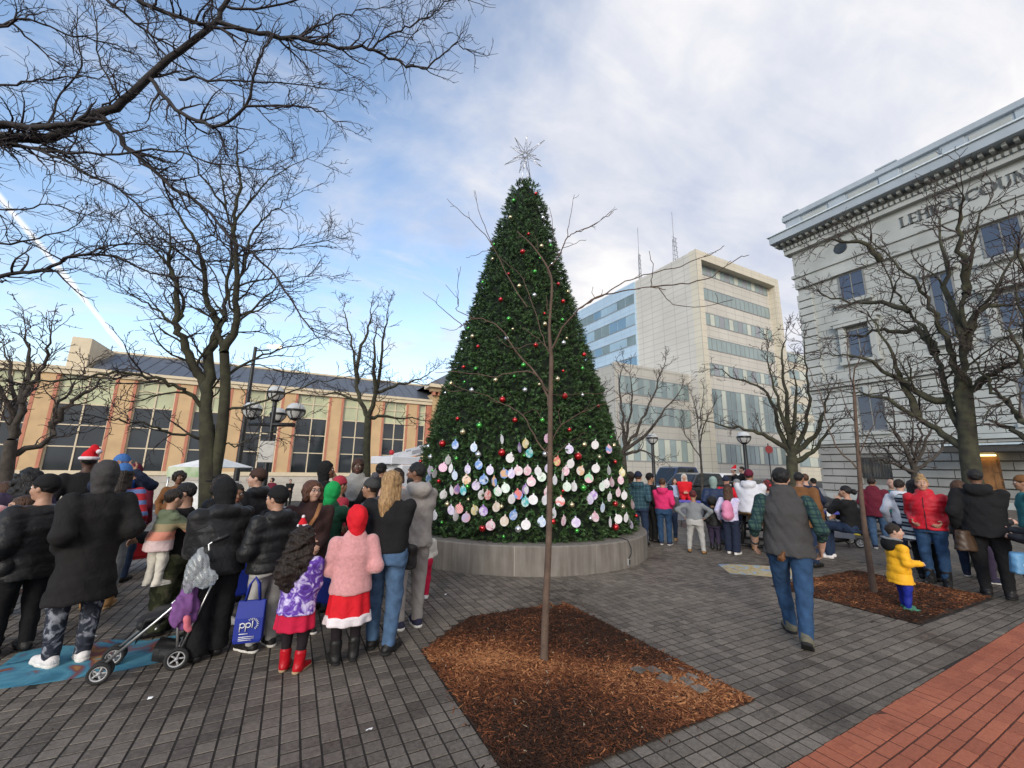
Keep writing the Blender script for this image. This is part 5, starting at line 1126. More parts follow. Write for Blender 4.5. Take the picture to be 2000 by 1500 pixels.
def person(label, feet=None, head=None, dist=None, ytop=None, h=None, face=0., bulk=1., vox=.02, sk='l', lean=0., group=None,
           arms=('hang', 'hang'), stance='stand', top=None, bot=None, shoe=None, hair=('short', 'dark'), hat=None, look=0., nod=0., faceon=True, name='person', z0=0., seat=None, extra=None, xy=None):
    """feet: pixel of the feet, or head: pixel of the crown with dist in metres; face: 0 = looks away from the camera, 90 = to the right, 180 = towards it"""
    global NP; NP += 1; pr = np.random.default_rng(100+NP)
    if xy is not None: x, y = xy
    elif feet is not None: x, y = G(*feet, z0)[:2]
    else: p = atd(head[0], head[1], dist); x, y = p[:2]; h = h or p[2]-z0
    if h is None:
        lo, hi = .5, 2.4
        for _ in range(40):
            mid = (lo+hi)/2
            if PX((x, y, z0+mid))[1] > ytop: lo = mid
            else: hi = mid
        h = lo
    if seat is not None: h_full = h
    away = math.atan2(y, x)-math.pi/2
    root = thing(name, label, 'person', (x, y, z0), away-R_(face), group, world=False)
    hh = .135+.057*h; hf = hh/.235; hd = .5*hf+.5*hf
    zh = h-.108*hf-.012; zs = h-1.30*hh-.005; ratio = .397+.0733*h; zhip = h*ratio; zk = zhip*.535; za = .048*h
    if stance == 'sit': # thighs forward, seat at given height
        dz = zhip-(seat or .45)-.09*h; zh -= dz; zs -= dz; zhip -= dz; zk = min(.5, .27*h)
    b = bulk; sw = .112*h*(.55+.45*b); ln = lean*h
    def cy(z): return ln*max(0, (z-zhip)/(zs-zhip))
    # joints
    hipx = .052*h*b**.5
    if stance == 'walk': ft = [(-1, .13*h, .0), (1, -.17*h, .02)]
    elif stance == 'wide': ft = [(-1, .02*h, .0), (1, -.02*h, .0)]
    elif stance == 'sit': ft = [(-1, .30*h, 0), (1, .27*h, 0)]
    else: ft = [(-1, pr.uniform(-.02, .03)*h, 0), (1, pr.uniform(-.03, .02)*h, 0)]
    legs = []
    for s, fy, fz in ft:
        fx = s*(hipx*1.9 if stance == 'wide' else hipx*.35 if stance == 'walk' else hipx*1.05)
        hip = np.array([s*hipx, 0, zhip]); ank = np.array([fx, fy, za+fz*h])
        if stance == 'sit': kn = np.array([s*hipx*1.2, .25*h, zhip-.01]); ank = np.array([s*hipx*1.2, .25*h+.02*s, za])
        else: kn = (hip+ank)/2+np.array([s*.008*h, .018*h+(.03*h if stance == 'walk' and s < 0 else 0), .01*h])
        legs.append((s, hip, kn, ank, 0 if stance != 'walk' or s < 0 else -.55))
    ARM = {'hang': (.150, .015, -.305), 'hangw': (.165, .05, -.30), 'pocket': (.100, .045, -.25), 'front': (.02, .13, -.20), 'low': (.03, .12, -.26), 'phone': (.045, .19, -.05), 'up': (.06, .11, .06), 'hold': (.10, .20, -.17), 'back': (.10, -.06, -.27), 'hip': (.155, -.02, -.22), 'reach': (.10, .26, -.12), 'chin': (.02, .10, .0), 'grip': (.13, .12, -.26)}
    Lu, Lf = .172*h, .150*h
    AJ = []
    for s, sp_ in zip((-1, 1), arms):
        if sp_ is None: continue
        tgt = ARM[sp_] if isinstance(sp_, str) else sp_
        S = np.array([s*sw, cy(zs-.03*h), zs-.028*h]); Wt = np.array([s*tgt[0]*h*(.7+.3*b), cy(zs)+tgt[1]*h, zs+tgt[2]*h])
        d = Wt-S; D = np.linalg.norm(d); mx_ = (Lu+Lf)*.985
        if D > mx_: Wt = S+d/D*mx_; d = Wt-S; D = mx_
        a = (Lu**2-Lf**2+D*D)/(2*D); hh_ = math.sqrt(max(Lu**2-a*a, 0)); u = d/D
        hint = np.array([s*.28, -.85, -.2]) if sp_ not in ('up', 'phone', 'chin') else np.array([s*.8, .1, -.9])
        if sp_ == 'hip': hint = np.array([s*1., -.5, .0])
        hint = hint-u*(hint@u); hint = nrm_(hint); E = S+u*a+hint*hh_; AJ.append((s, S, E, Wt, sp_))
    def torso(inf, z_lo=None):
        i = inf; T = [(zhip-.05*h, 0, -.006*h, .098*h*b+i, .078*h*b+i), (zhip+.03*h, 0, 0, .098*h*b+i, .073*h*b+i), (zhip+.12*h, 0, cy(zhip+.12*h), .089*h*b+i, .066*h*b+i),
             (zs-.10*h, 0, cy(zs-.1*h), .100*h*(.4+.6*b)+i, .072*h*(.5+.5*b)+i), (zs-.02*h, 0, cy(zs), .090*h*(.5+.5*b)+i, .056*h+i*.8), (zs+.02*h, 0, cy(zs), .046*h+i*.6, .043*h+i*.5)]
        return T
    vx = vox
    # ---------- body: one continuous figure
    B = SDF(); B.loft(torso(-.012), .04)
    for s, hip, kn, ank, _ in legs: B.cap(hip, kn, .056*h, .038*h, .04).cap(kn, ank, .038*h, .026*h, .03)
    for s, S, E, Wt, _ in AJ: B.cap(S, E, .034*h, .028*h, .03).cap(E, Wt, .027*h, .019*h, .02)
    HR = rotz(-look)@rotx(nod); HCn = np.array([0, cy(zs)+.012*h, zh])
    def hp(*q): return HCn+HR@(np.array(q)*hd)
    B.cap((0, cy(zs)-.004*h, zs-.02*h), hp(0, -.012, -.05), .036*h*(.9+.1*b), .050*hd, .03)
    parts = []
    mv = B.mesh(max(vx*1.3, .018))
    # head with face
    Hd = SDF(); Hd.ell(hp(0, -.008, .022), np.array([.074, .093, .090])*hd, HR).ell(hp(0, .026, -.045), np.array([.054, .060, .072])*hd, HR, .05*hd).ell(hp(0, .062, -.085), np.array([.026, .024, .026])*hd, HR, .03*hd)
    Hd.cap(hp(0, .088, .012), hp(0, .106, -.024), .008*hd, .0135*hd, .014*hd).cap(hp(-.034, .082, .034), hp(.034, .082, .034), .010*hd, None, .02*hd).ell(hp(0, .086, -.056), np.array([.024, .010, .010])*hd, HR, .012*hd)
    for s in (-1, 1):
        Hd.ell(hp(s*.076, -.006, -.008), np.array([.010, .020, .031])*hd, HR, .012*hd).ell(hp(s*.040, .060, -.03), np.array([.022, .022, .022])*hd, HR, .03*hd).ell(hp(s*.031, .099, .012), np.array([.017, .014, .012])*hd, HR, .014*hd, True)
    Hd.cap(hp(0, -.012, -.05), hp(0, -.02, -.125), .050*hd, .052*hd, .03*hd)
    hv = Hd.mesh(max(min(vx*.6, .014), .0065))
    Vl, Fl, nb = [], [], 0
    for q in (mv, hv):
        if q is None: continue
        Vl.append(q[0]); Fl.append(q[1]+nb); nb += len(q[0])
    # hands: palm, four fingers and a thumb
    fv = max(min(vx*.4, .010), .0055)
    for s, S, E, Wt, sp_ in AJ:
        f = nrm_(Wt-E); th = np.array([0, 1., 0]) if sp_ in ('hang', 'hangw', 'pocket', 'hip', 'back', 'grip') else np.array([-s*.55, 0, 1.]); th = nrm_(th-f*(th@f)); n_ = np.cross(th, f)*s
        curl = .42 if sp_ in ('hang', 'hangw', 'back') else .95 if sp_ in ('phone', 'hold', 'grip', 'reach') else .6
        Lh = .104*h; k_ = h/1.75; Hn = SDF(); r_ = .0098*k_
        for i, o in enumerate((.030, .010, -.010, -.029)):
            bp_ = Wt+f*Lh*.5+th*o*k_; Hn.cap(Wt+f*Lh*.02+th*o*k_*.65, bp_, .014*k_, .0125*k_, .012*k_)
            p = bp_; ang = .15; L_ = Lh*(.50, .56, .52, .42)[i]
            for j, fr in enumerate((.46, .31, .23)):
                ang += curl*(.55, .9, .7)[j]; q = p+(f*math.cos(ang)+n_*math.sin(ang)+th*o*.12)*L_*fr; Hn.cap(p, q, r_*(1-.08*j), r_*(.92-.1*j), .004*k_); p = q
        t0 = Wt+f*Lh*.12+th*.024*k_; t1 = t0+(f*.55+th*.75+n_*.35)*Lh*.30; t2 = t1+(f*.9+th*.25+n_*.35)*Lh*.24; Hn.cap(t0, t1, .014*k_, .011*k_, .008*k_).cap(t1, t2, .011*k_, .009*k_, .004*k_)
        Hn.cap(Wt-f*.03*h, Wt+f*Lh*.1, .019*h, .016*h, .02*k_)
        q = Hn.mesh(fv)
        if q: Vl.append(q[0]); Fl.append(q[1]+nb); nb += len(q[0])
    obj_me('body', mesh_np('body', np.concatenate(Vl), np.concatenate(Fl), skin(sk), True), root)
    if faceon:
        for s in (-1, 1):
            e = obj_me('eye', _eye, root, hp(s*.031, .0795, .012)); e.scale = [hd]*3; e.rotation_euler = (nod, 0, -look); ir = obj_me('iris', _iris, e)
            MB().tube([hp(s*.017, .092, .030), hp(s*.034, .090, .037), hp(s*.050, .080, .031)], .0032*hd, 5).obj('eyebrow', hairm(hair[1] if hair else 'dark'), root)
        MB().tube([hp(-.022, .090, -.056), hp(-.008, .0955, -.053), hp(.008, .0955, -.053), hp(.022, .090, -.056)], [.003*hd, .0062*hd, .0062*hd, .003*hd], 6).obj('mouth', lipm, root)
    def fold(amp, fr, seed):
        q = np.random.default_rng(seed); ph = q.uniform(0, 6, 6)
        def post(S, X, Y, Z):
            return S+amp*(np.sin(fr*(X*1.1+Z*.5)+ph[0])*np.sin(fr*(Z*.9-Y)+ph[1])+.6*np.sin(fr*1.9*(Z+X*.7-Y*.4)+ph[2])*np.sin(fr*1.4*(X-Y)+ph[3]))
        return post
    def frizz(seed):
        q = np.random.default_rng(seed); D = q.normal(size=(7, 3)); D = D/np.linalg.norm(D, axis=1)[:, None]*q.uniform(45, 150, (7, 1)); ph = q.uniform(0, 6, 7)
        def post(S, X, Y, Z):
            for d, p in zip(D, ph): S = S+.0045*np.sin(d[0]*X+d[1]*Y+d[2]*Z*.8+p+1.5*np.sin(31*Z+p))
            return S
        return post
    # ---------- lower garment
    if bot:
        kind, mat = bot[0], bot[1]
        if kind in ('pants', 'jeans', 'wide'):
            P = SDF(); g = {'pants': (.063, .045, .034), 'jeans': (.062, .043, .036), 'wide': (.068, .058, .056)}[kind]
            for s, hip, kn, ank, _ in legs:
                g0 = g[0]*h*(.6+.4*b)
                P.cap(hip+[0, -.008*h, .0], kn, g0, g[1]*h*(.7+.3*b), .03).cap(kn, ank+[0, 0, .0], g[1]*h*(.7+.3*b), g[2]*h, .03)
            T = torso(.008); T = [q for q in T if q[0] < zhip+.13*h]; P.loft(T, .05)
            cutz = max(.03*h, za-.012*h); tz = 9. if not top or stance == 'sit' else top.get('hem', .49)*h+.03*h
            fp = fold(.0045, 28, NP)
            q = P.mesh(vx, lambda S, X, Y, Z: np.maximum(np.maximum(fp(S, X, Y, Z), (cutz-Z) if stance != 'walk' else -1), Z-tz))
            obj_me('trousers', mesh_np('trousers', *q, mat, True), root)
        elif kind == 'skirt':
            zlo = bot[2]*h; Sk = SDF(); fl = bot[3] if len(bot) > 3 else 1.35
            Sk.loft([(zlo, 0, 0, .100*h*b*fl, .085*h*b*fl), (zhip, 0, 0, .105*h*b+.006, .082*h*b+.006), (zhip+.10*h, 0, 0, .092*h*b, .068*h*b)], .03, .07, 9, pr.uniform(0, 6))
            q = Sk.mesh(vx*.8); sk_o = obj_me('skirt', mesh_np('skirt', *q, mat, True), root)
            if len(bot) > 4 and bot[4] is not None:
                Sk = SDF(); Sk.loft([(zlo-.005, 0, 0, .103*h*b*fl+.006, .088*h*b*fl+.006), (zlo+.055*h, 0, 0, .101*h*b*fl+.003, .086*h*b*fl+.003)], .02, .07, 9, 0); q = Sk.mesh(vx*.7)
                obj_me('hem_trim', mesh_np('hem_trim', *q, bot[4], True), sk_o)
            if len(bot) > 5 and bot[5] is not None:   # leggings
                Lg = SDF()
                for s, hip, kn, ank, _ in legs: Lg.cap(hip, kn, .058*h, .040*h, .03).cap(kn, ank, .040*h, .029*h, .03)
                q = Lg.mesh(vx); obj_me('leggings', mesh_np('leggings', *q, bot[5], True), root)
    # ---------- shoes
    if shoe:
        kind, mat = shoe[0], shoe[1]; solem = shoe[2] if len(shoe) > 2 else None
        for s, hip, kn, ank, tilt in legs:
            to = s*.16; R2 = rotz(-to)@rotx(tilt); A = np.array([ank[0], ank[1], ank[2]-za]); 
            if tilt: A = ank+R2@np.array([0, 0, -za])
            def fp_(q): return A+R2@(np.array(q)*h)
            Sh = SDF(); Sh.cap(fp_((0, -.022, .026)), fp_((0, .045, .024)), .026*h, .027*h, .02).cap(fp_((0, .045, .024)), fp_((s*.004, .105, .018)), .027*h, .021*h, .02).cap(fp_((0, 0, .03)), fp_((0, .0, .055)), .029*h, .027*h, .02)
            if kind == 'boot': Sh.cap(fp_((0, 0, .03)), ank+nrm_(kn-ank)*.075*h, .034*h, .040*h, .02)
            elif kind == 'ankle': Sh.cap(fp_((0, 0, .03)), ank+nrm_(kn-ank)*.035*h, .032*h, .034*h, .02)
            nz = R2@np.array([0, 0, 1.])
            q = Sh.mesh(max(vx*.7, .008), lambda S, X, Y, Z: np.maximum(S, -((X-A[0])*nz[0]+(Y-A[1])*nz[1]+(Z-A[2])*nz[2])+.003))
            if q is None: continue
            so = obj_me('boot' if kind in ('boot', 'ankle') else 'shoe', mesh_np('shoe', *q, mat, True), root)
            if solem is not None:
                Sl = SDF(); Sl.cap(fp_((0, -.024, .012)), fp_((0, .045, .012)), .027*h, .029*h, .02).cap(fp_((0, .045, .012)), fp_((s*.004, .108, .012)), .029*h, .022*h, .02)
                q = Sl.mesh(max(vx*.6, .007), lambda S, X, Y, Z: np.maximum(S, np.abs((X-A[0])*nz[0]+(Y-A[1])*nz[1]+(Z-A[2])*nz[2]-.008*h)-.0085*h))
                if q: obj_me('sole', mesh_np('sole', *q, solem, True), so)
    # ---------- upper garment
    if top:
        t = dict(inf=.016, hem=.49, puff=0., hood=None, collar=0., sleeve=None, open=0., flare=1.05, fold=.005); t.update(top); mat = t['mat']; inf = t['inf']*min(1, h/1.5)
        zhem = t['hem']*h if stance != 'sit' else zhip-.03*h
        T = torso(inf); T = [q for q in T if q[0] > zhem+.02*h]; fl = t['flare']
        Lw = T[0] if T else torso(inf)[0]
        if zhem < zhip-.05*h: T = [(zhem, 0, -.004*h, (.100*h*b+inf)*fl, (.080*h*b+inf)*fl)]+T
        else: T = [(zhem, 0, 0, np.interp(zhem, [q[0] for q in torso(inf)], [q[3] for q in torso(inf)])*fl, np.interp(zhem, [q[0] for q in torso(inf)], [q[4] for q in torso(inf)])*fl)]+T
        J = SDF(); J.loft(T, .05)
        slv = SDF() if t['sleeve'] else J
        if arms is not None and not t.get('nosleeve'):
            for s, S, E, Wt, sp_ in AJ:
                i2 = inf*.95 if not t['sleeve'] else .010; cut_ = t.get('roll')
                slv.cap(S, E, .034*h+i2*.8, .029*h+i2*.8, .045)
                W2 = Wt if not cut_ else E+(Wt-E)*cut_
                slv.cap(E, W2, .028*h+i2*.8, .022*h+i2*.8, .035)
        if t['collar']: J.cap((-.03*h, cy(zs)-.01*h, zs+.02*h), (.03*h, cy(zs)-.01*h, zs+.02*h), .042*h, None, .03); J.cap((0, cy(zs), zs+.0*h), (0, cy(zs)+.006*h, zs+t['collar']*h), .052*h, .047*h, .03)
        if t['hood'] == 'down': J.ell((0, cy(zs)-.062*h, zs+.002*h), (.082*h, .050*h, .052*h), None, .03).cap((-.045*h, cy(zs)+.012*h, zs+.012*h), (-.058*h, cy(zs)-.04*h, zs+.025*h), .022*h, .028*h, .03).cap((.045*h, cy(zs)+.012*h, zs+.012*h), (.058*h, cy(zs)-.04*h, zs+.025*h), .022*h, .028*h, .03)
        if t['hood'] == 'up':
            J.ell(hp(0, -.022, .018), np.array([.105, .122, .132])*hd, HR, .03).cap(hp(0, -.03, -.06), (0, cy(zs)-.01*h, zs), .088*hd, .07*h, .04)
            J.cap(hp(0, .05, -.005), hp(0, .2, -.02), .066*hd, .085*hd, .02, True)
        fo = fold(t['fold'], 24, NP+50); puff = t['puff']; per = t.get('per', .085)*min(1, h/1.5)
        def post(S, X, Y, Z):
            S = fo(S, X, Y, Z)
            if puff: S = S+puff*.8*(.75-np.abs(np.sin(math.pi*(Z+.10*np.abs(X))/per))**.4)
            return S
        q = J.mesh(vx, post); jo = obj_me(t.get('name', 'jacket'), mesh_np('jacket', *q, mat, True), root)
        if t['sleeve']: q = slv.mesh(vx*.9, fold(.006, 34, NP)); obj_me('sleeves', mesh_np('sleeves', *q, t['sleeve'], True), root)
        if t.get('zip') is not None:
            MB().tube([(0, cy(z)+np.interp(z, [w[0] for w in sorted(T)], [w[4] for w in sorted(T)])+.003, z) for z in np.linspace(zhem+.01, zs-.02*h, 9)], .006, 6).obj('zip', t['zip'], jo)
    # ---------- hair and hats
    if hair and hair[0] != 'none':
        k, c = hair[0], hair[1]; Hr = SDF()
        Hr.ell(hp(0, -.014, .028), np.array([.083, .099, .097])*hd, HR)
        if k == 'long': Hr.cap(hp(0, -.045, 0), hp(0, -.095, -.20), .085*hd, .075*hd, .05).cap(hp(0, -.095, -.2), hp(0, -.12, -.38), .072*hd, .045*hd, .04); [Hr.cap(hp(s*.06, .01, .02), hp(s*.075, -.03, -.18), .035*hd, .04*hd, .04) for s in (-1, 1)]
        if k == 'bob': Hr.ell(hp(0, -.022, .0), np.array([.105, .108, .118])*hd, HR, .03); [Hr.cap(hp(s*.075, .02, .03), hp(s*.088, .025, -.085), .034*hd, .036*hd, .03) for s in (-1, 1)]
        if k == 'curly':
            Hr.ell(hp(0, -.05, -.02), np.array([.12, .10, .13])*hd, HR, .04).cap(hp(0, -.07, -.05), hp(0, -.13, -.30), .105*hd, .125*hd, .05).cap(hp(0, -.13, -.3), hp(0, -.12, -.42), .12*hd, .07*hd, .05); [Hr.cap(hp(s*.07, .0, .0), hp(s*.10, -.04, -.25), .045*hd, .06*hd, .04) for s in (-1, 1)]
        if k == 'afro': Hr.ell(hp(0, -.02, .03), np.array([.125, .135, .125])*hd, HR, .03)
        if k == 'bun': Hr.ell(hp(0, -.045, .125), np.array([.046, .046, .042])*hd, HR, .01)
        if k == 'puff': Hr.ell(hp(0, -.145, .0), np.array([.055, .055, .06])*hd, HR, .01)
        if k == 'pony': Hr.cap(hp(0, -.10, .05), hp(0, -.15, -.1), .035*hd, .03*hd, .02)
        Hr.ell(hp(0, .105, -.030), np.array([.066, .080, .095])*hd, HR, .012*hd, True)
        if k in ('short', 'bun', 'pony', 'puff'): Hr.ell(hp(0, .05, -.13), np.array([.2, .12, .12])*hd, HR, .02*hd, True); Hr.ell(hp(0, -.03, -.17), np.array([.2, .14, .115])*hd, HR, .01*hd, True)
        cur = .020 if k in ('curly', 'afro') else .004
        q = Hr.mesh(max(min(vx*.7, .016), .009), (frizz(NP) if cur > .01 else fold(cur, 60, NP+9)))
        if q: obj_me('hair', mesh_np('hair', *q, hairm(c), True), root)
    if hat:
        k, mat = hat[0], hat[1]; Ht = SDF()
        if k in ('beanie', 'pom'):
            Ht.ell(hp(0, -.014, .045), np.array([.090, .106, .105])*hd, HR)
            fz = HR[:, 2]; c0 = hp(0, 0, .012); rib = 70/hd
            fy_ = HR[:, 1]
            def post(S, X, Y, Z):
                zz_ = (X-c0[0])*fz[0]+(Y-c0[1])*fz[1]+(Z-c0[2])*fz[2]; yy_ = (X-c0[0])*fy_[0]+(Y-c0[1])*fy_[1]+(Z-c0[2])*fy_[2]
                return np.maximum(S-.005*hd*(np.abs(zz_-.018*hd) < .028*hd), -(zz_-.22*yy_-.008*hd))
            q = Ht.mesh(max(min(vx*.7, .016), .008), post); ho = obj_me('beanie', mesh_np('beanie', *q, mat, True), root)
            if k == 'pom': pm = SDF(); pm.ell(hp(0, -.05, .165), np.array([.05, .05, .05])*hd); q = pm.mesh(.009, fold(.008, 110, 3)); obj_me('pompom', mesh_np('pompom', *q, hat[2], True), ho)
        elif k == 'cap':
            Ht.ell(hp(0, -.012, .045), np.array([.086, .102, .088])*hd, HR); c0 = hp(0, 0, .03); fz = HR[:, 2]
            q = Ht.mesh(max(min(vx*.7, .015), .008), lambda S, X, Y, Z: np.maximum(S, -((X-c0[0])*fz[0]+(Y-c0[1])*fz[1]+(Z-c0[2])*fz[2]))); ho = obj_me('cap', mesh_np('cap', *q, mat, True), root)
            Br = SDF(); Br.ell(hp(0, .125, .042), np.array([.068, .06, .009])*hd, HR); q = Br.mesh(.008); obj_me('brim', mesh_np('brim', *q, mat, True), ho)
        elif k == 'hood':
            Ht.ell(hp(0, -.022, .02), np.array([.100, .118, .130])*hd, HR).cap(hp(0, -.03, -.05), hp(0, -.03, -.13), .088*hd, .080*hd, .03); Ht.cap(hp(0, .05, -.008), hp(0, .2, -.02), .066*hd, .085*hd, .02, True)
            q = Ht.mesh(max(min(vx*.7, .016), .009), fold(.004, 50, NP)); obj_me('hood', mesh_np('hood', *q, mat, True), root)
        elif k == 'santa':
            Ht.ell(hp(0, -.014, .055), np.array([.092, .106, .085])*hd, HR).cap(hp(0, -.03, .10), hp(.03, -.08, .19), .07*hd, .04*hd, .03).cap(hp(.03, -.08, .19), hp(.075, -.12, .15), .04*hd, .025*hd, .03)
            c0 = hp(0, 0, .03); fz = HR[:, 2]
            q = Ht.mesh(max(min(vx*.7, .016), .008), lambda S, X, Y, Z: np.maximum(S, -((X-c0[0])*fz[0]+(Y-c0[1])*fz[1]+(Z-c0[2])*fz[2]))); ho = obj_me('santa_hat', mesh_np('santa_hat', *q, mat, True), root)
            bd = SDF()
            for a in np.linspace(0, 2*math.pi, 15)[:-1]: bd.ell(hp(.086*math.cos(a), -.014+.102*math.sin(a), .04), np.array([.030, .030, .026])*hd, HR, .02)
            q = bd.mesh(.010); obj_me('fur_band', mesh_np('fur_band', *q, hat[2], True), ho); bd = SDF(); bd.ell(hp(.085, -.13, .135), np.array([.035]*3)*hd); q = bd.mesh(.009); obj_me('pompom', mesh_np('pompom', *q, hat[2], True), ho)
        elif k == 'phones':
            m_ = MB().tube([hp(.088*math.cos(a), -.01, .02+.105*math.sin(a)) for a in np.linspace(0, math.pi, 11)], .012*hd, 6)
            ho = m_.obj('headband', mat, root); MB().sphere(hp(.092, -.01, .0), .04*hd).obj('ear_cup', mat, ho); MB().sphere(hp(-.092, -.01, .0), .04*hd).obj('ear_cup', mat, ho)
    inv = dict(root=root, hp=hp, h=h, zs=zs, zhip=zhip, AJ=AJ, legs=legs, cy=cy, xy=(x, y), hd=hd, torso=torso)
    if extra: extra(inv)
    return inv
def wpt(P, q):
    """a point of the person's own frame in world coordinates"""
    R2 = rotz(P['root'].rotation_euler[2]); return R2@np.array(q, float)+np.array(P['root'].location)
# ---------------- wardrobe
K = {}
def c_(n, *a, **k): K[n] = cloth(n, *a, **k); return K[n]
c_('black_wool', (.014, .013, .013)); c_('black_nylon', (.013, .013, .014), .5, sheen=.05); c_('charcoal_fleece', (.050, .047, .047)); c_('black_cotton', (.011, .011, .012), .9); c_('grey_hoodie', (.33, .30, .275)); c_('light_grey_sweat', (.40, .39, .37)); c_('mid_grey', (.20, .21, .22)); c_('dark_grey_jacket', (.065, .065, .075))
c_('navy_cloth', (.016, .022, .045)); c_('blue_jeans', (.065, .12, .21), .9, .25, scale=14.); c_('mid_jeans', (.026, .062, .13), .9, .25, scale=14.); c_('dark_jeans', (.020, .034, .070), .9, .2); c_('brown_coat', (.045, .022, .020)); c_('pink_fleece', (.60, .28, .28), .95, .12, sheen=.5, scale=40.); c_('red_velvet', (.62, .012, .022), .8); c_('red_skirt', (.50, .012, .05)); c_('white_fur', (.75, .68, .70), .95); c_('purple_tiedye', (.055, .018, .17), kind='tiedye', c2=(.13, .055, .36), c3=(.62, .55, .78)); c_('lilac_tiedye', (.42, .38, .62), kind='tiedye', c2=(.55, .52, .70), c3=(.68, .60, .72))
c_('black_leggings', (.016, .011, .014)); c_('camo', (.035, .040, .020), kind='camo', c2=(.075, .080, .042), c3=(.12, .115, .070)); c_('marble_leggings', (.012, .013, .02), kind='tiedye', c2=(.03, .035, .05), c3=(.28, .29, .33)); c_('blue_sweater', (.02, .085, .34), kind='print', c2=(.02, .085, .34), c3=(.42, .07, .05)); c_('blue_knit', (.05, .14, .36)); c_('green_knit', (.012, .30, .075)); c_('green_coat', (.02, .075, .042)); c_('red_knit', (.34, .03, .05)); c_('grey_knit', (.045, .045, .045)); c_('brown_knit', (.055, .030, .024)); c_('maroon', (.12, .012, .025)); c_('maroon_knit', (.11, .012, .03)); c_('hot_pink', (.62, .03, .14)); c_('white_hoodie', (.62, .62, .66)); c_('khaki', (.20, .13, .065)); c_('navy_puffer', (.014, .028, .075), .5); c_('sage_knit', (.24, .32, .29)); c_('red_puffer', (.50, .012, .025), .45, sheen=.05); c_('yellow_puffer', (.80, .40, .015), .55, sheen=.05); c_('royal_blue', (.012, .022, .24), .6); c_('blue_plaid', (.015, .040, .060), kind='plaid', c2=(.030, .075, .10), c3=(.10, .17, .21)); c_('green_plaid', (.012, .028, .040), kind='plaid', c2=(.018, .048, .042), c3=(.09, .15, .11)); c_('striped_wrap', (.42, .46, .47), kind='stripe', c2=(.02, .018, .035), c3=(.18, .20, .21)); c_('slate_vest', (.052, .050, .050), .8); c_('pale_jacket', (.33, .32, .30)); c_('tan_leather', (.30, .16, .06), .6); c_('red_leather', (.45, .012, .02), .3, sheen=0); c_('black_leather', (.016, .015, .015), .4, sheen=0); c_('white_shoe', (.72, .68, .66), .6); c_('hiking', (.13, .12, .085)); c_('sole_white', (.70, .67, .62), .7); c_('sole_dark', (.02, .02, .02)); c_('sole_tan', (.38, .26, .15)); c_('green_shoe', (.05, .16, .11)); c_('rust_coat', (.17, .075, .028)); c_('teal_cloth', (.03, .14, .15)); c_('peach', (.62, .40, .33)); c_('baby_jacket', (.3, .3, .3), kind='bands', c2=[(0, (.62, .47, .46)), (.30, (.62, .47, .46)), (.42, (.60, .24, .17)), (.50, (.30, .24, .14)), (.57, (.12, .145, .09))]); c_('cream', (.66, .62, .54)); c_('red_stripe', (.10, .15, .32), kind='stripe', c2=(.35, .02, .03), c3=(.35, .02, .03)); c_('purple_dark', (.04, .03, .06)); c_('pale_blue', (.35, .42, .58)); c_('navy_shoe', (.03, .03, .06)); c_('mustard_shoe', (.32, .20, .10)); c_('black_puff', (.012, .012, .013), .42, sheen=.03); c_('dark_puff', (.022, .022, .026), .45); c_('shiny_red', (.42, .008, .016), .22, sheen=0)
def J(mat, **k): return dict(mat=K[mat], **k)
GL, GR, GF = 'crowd waiting left of the Christmas tree', 'crowd right of the Christmas tree', 'people in the far background'
PP = {}
def who(key, *a, **k): PP[key] = person(*a, **k); return PP[key]
# ---------------- left crowd, nearest first
who('coat', 'person in long black coat and grey hood standing on the blue ground picture', feet=(128, 1296), ytop=903, face=-18, bulk=.98, vox=.015, sk='b', top=J('black_wool', inf=.035, hem=.30, flare=1.22, fold=.007), bot=('pants', K['marble_leggings']), shoe=('shoe', K['white_shoe'], K['sole_white']), hair=None, hat=('hood', K['charcoal_fleece']), arms=('pocket', 'pocket'), group=GL, faceon=False)
who('stroller', 'person in black hooded jacket and wide black trousers gripping the stroller handle', feet=(398, 1285), ytop=938, face=-25, bulk=1.12, vox=.014, sk='m', top=J('black_nylon', inf=.045, hem=.46, puff=.010, per=.12, hood='down'), bot=('wide', K['black_cotton']), shoe=('shoe', K['black_leather']), hair=None, hat=('hood', K['black_cotton']), arms=((.06, .17, -.25), (.10, .14, -.26)), lean=.05, look=-.1, nod=-.25, group=GL, faceon=False)
who('boybag', 'boy in black puffer jacket and grey sweatpants carrying a blue tote bag', feet=(506, 1266), ytop=952, face=-35, bulk=1.12, vox=.014, sk='l', top=J('black_puff', inf=.04, hem=.47, puff=.016, per=.10, hood='down'), bot=('pants', K['light_grey_sweat']), shoe=('shoe', K['black_leather'], K['sole_white']), hair=('short', 'black'), hat=('beanie', K['black_cotton']), arms=((.14, .13, -.25), 'pocket'), look=-.35, group=GL)
who('tiedye', 'girl with long curly hair in purple tie-dye jacket, red skirt and shiny red boots', feet=(566, 1312), ytop=1028, face=28, vox=.012, sk='l', bulk=1.12, top=J('purple_tiedye', inf=.03, hem=.40, flare=1.08), bot=('skirt', K['red_skirt'], .285, 1.25, None, K['black_leggings']), shoe=('boot', K['shiny_red'], K['sole_tan']), hair=('curly', 'dark'), arms=('front', (.06, .16, -.10)), look=.55, group=GL)
who('pinkgirl', 'girl in pink fleece coat, red hood and red skirt with white trim', feet=(672, 1294), ytop=990, face=-12, vox=.012, sk='l', bulk=1.12, top=J('pink_fleece', inf=.032, hem=.44, fold=.003, collar=.03), bot=('skirt', K['red_velvet'], .255, 1.3, K['white_fur'], K['black_leggings']), shoe=('boot', K['black_leather'], K['sole_dark']), hair=None, hat=('hood', K['red_velvet']), arms=((.10, .16, -.17), (.10, .08, -.2)), look=-.2, group=GL, faceon=False)
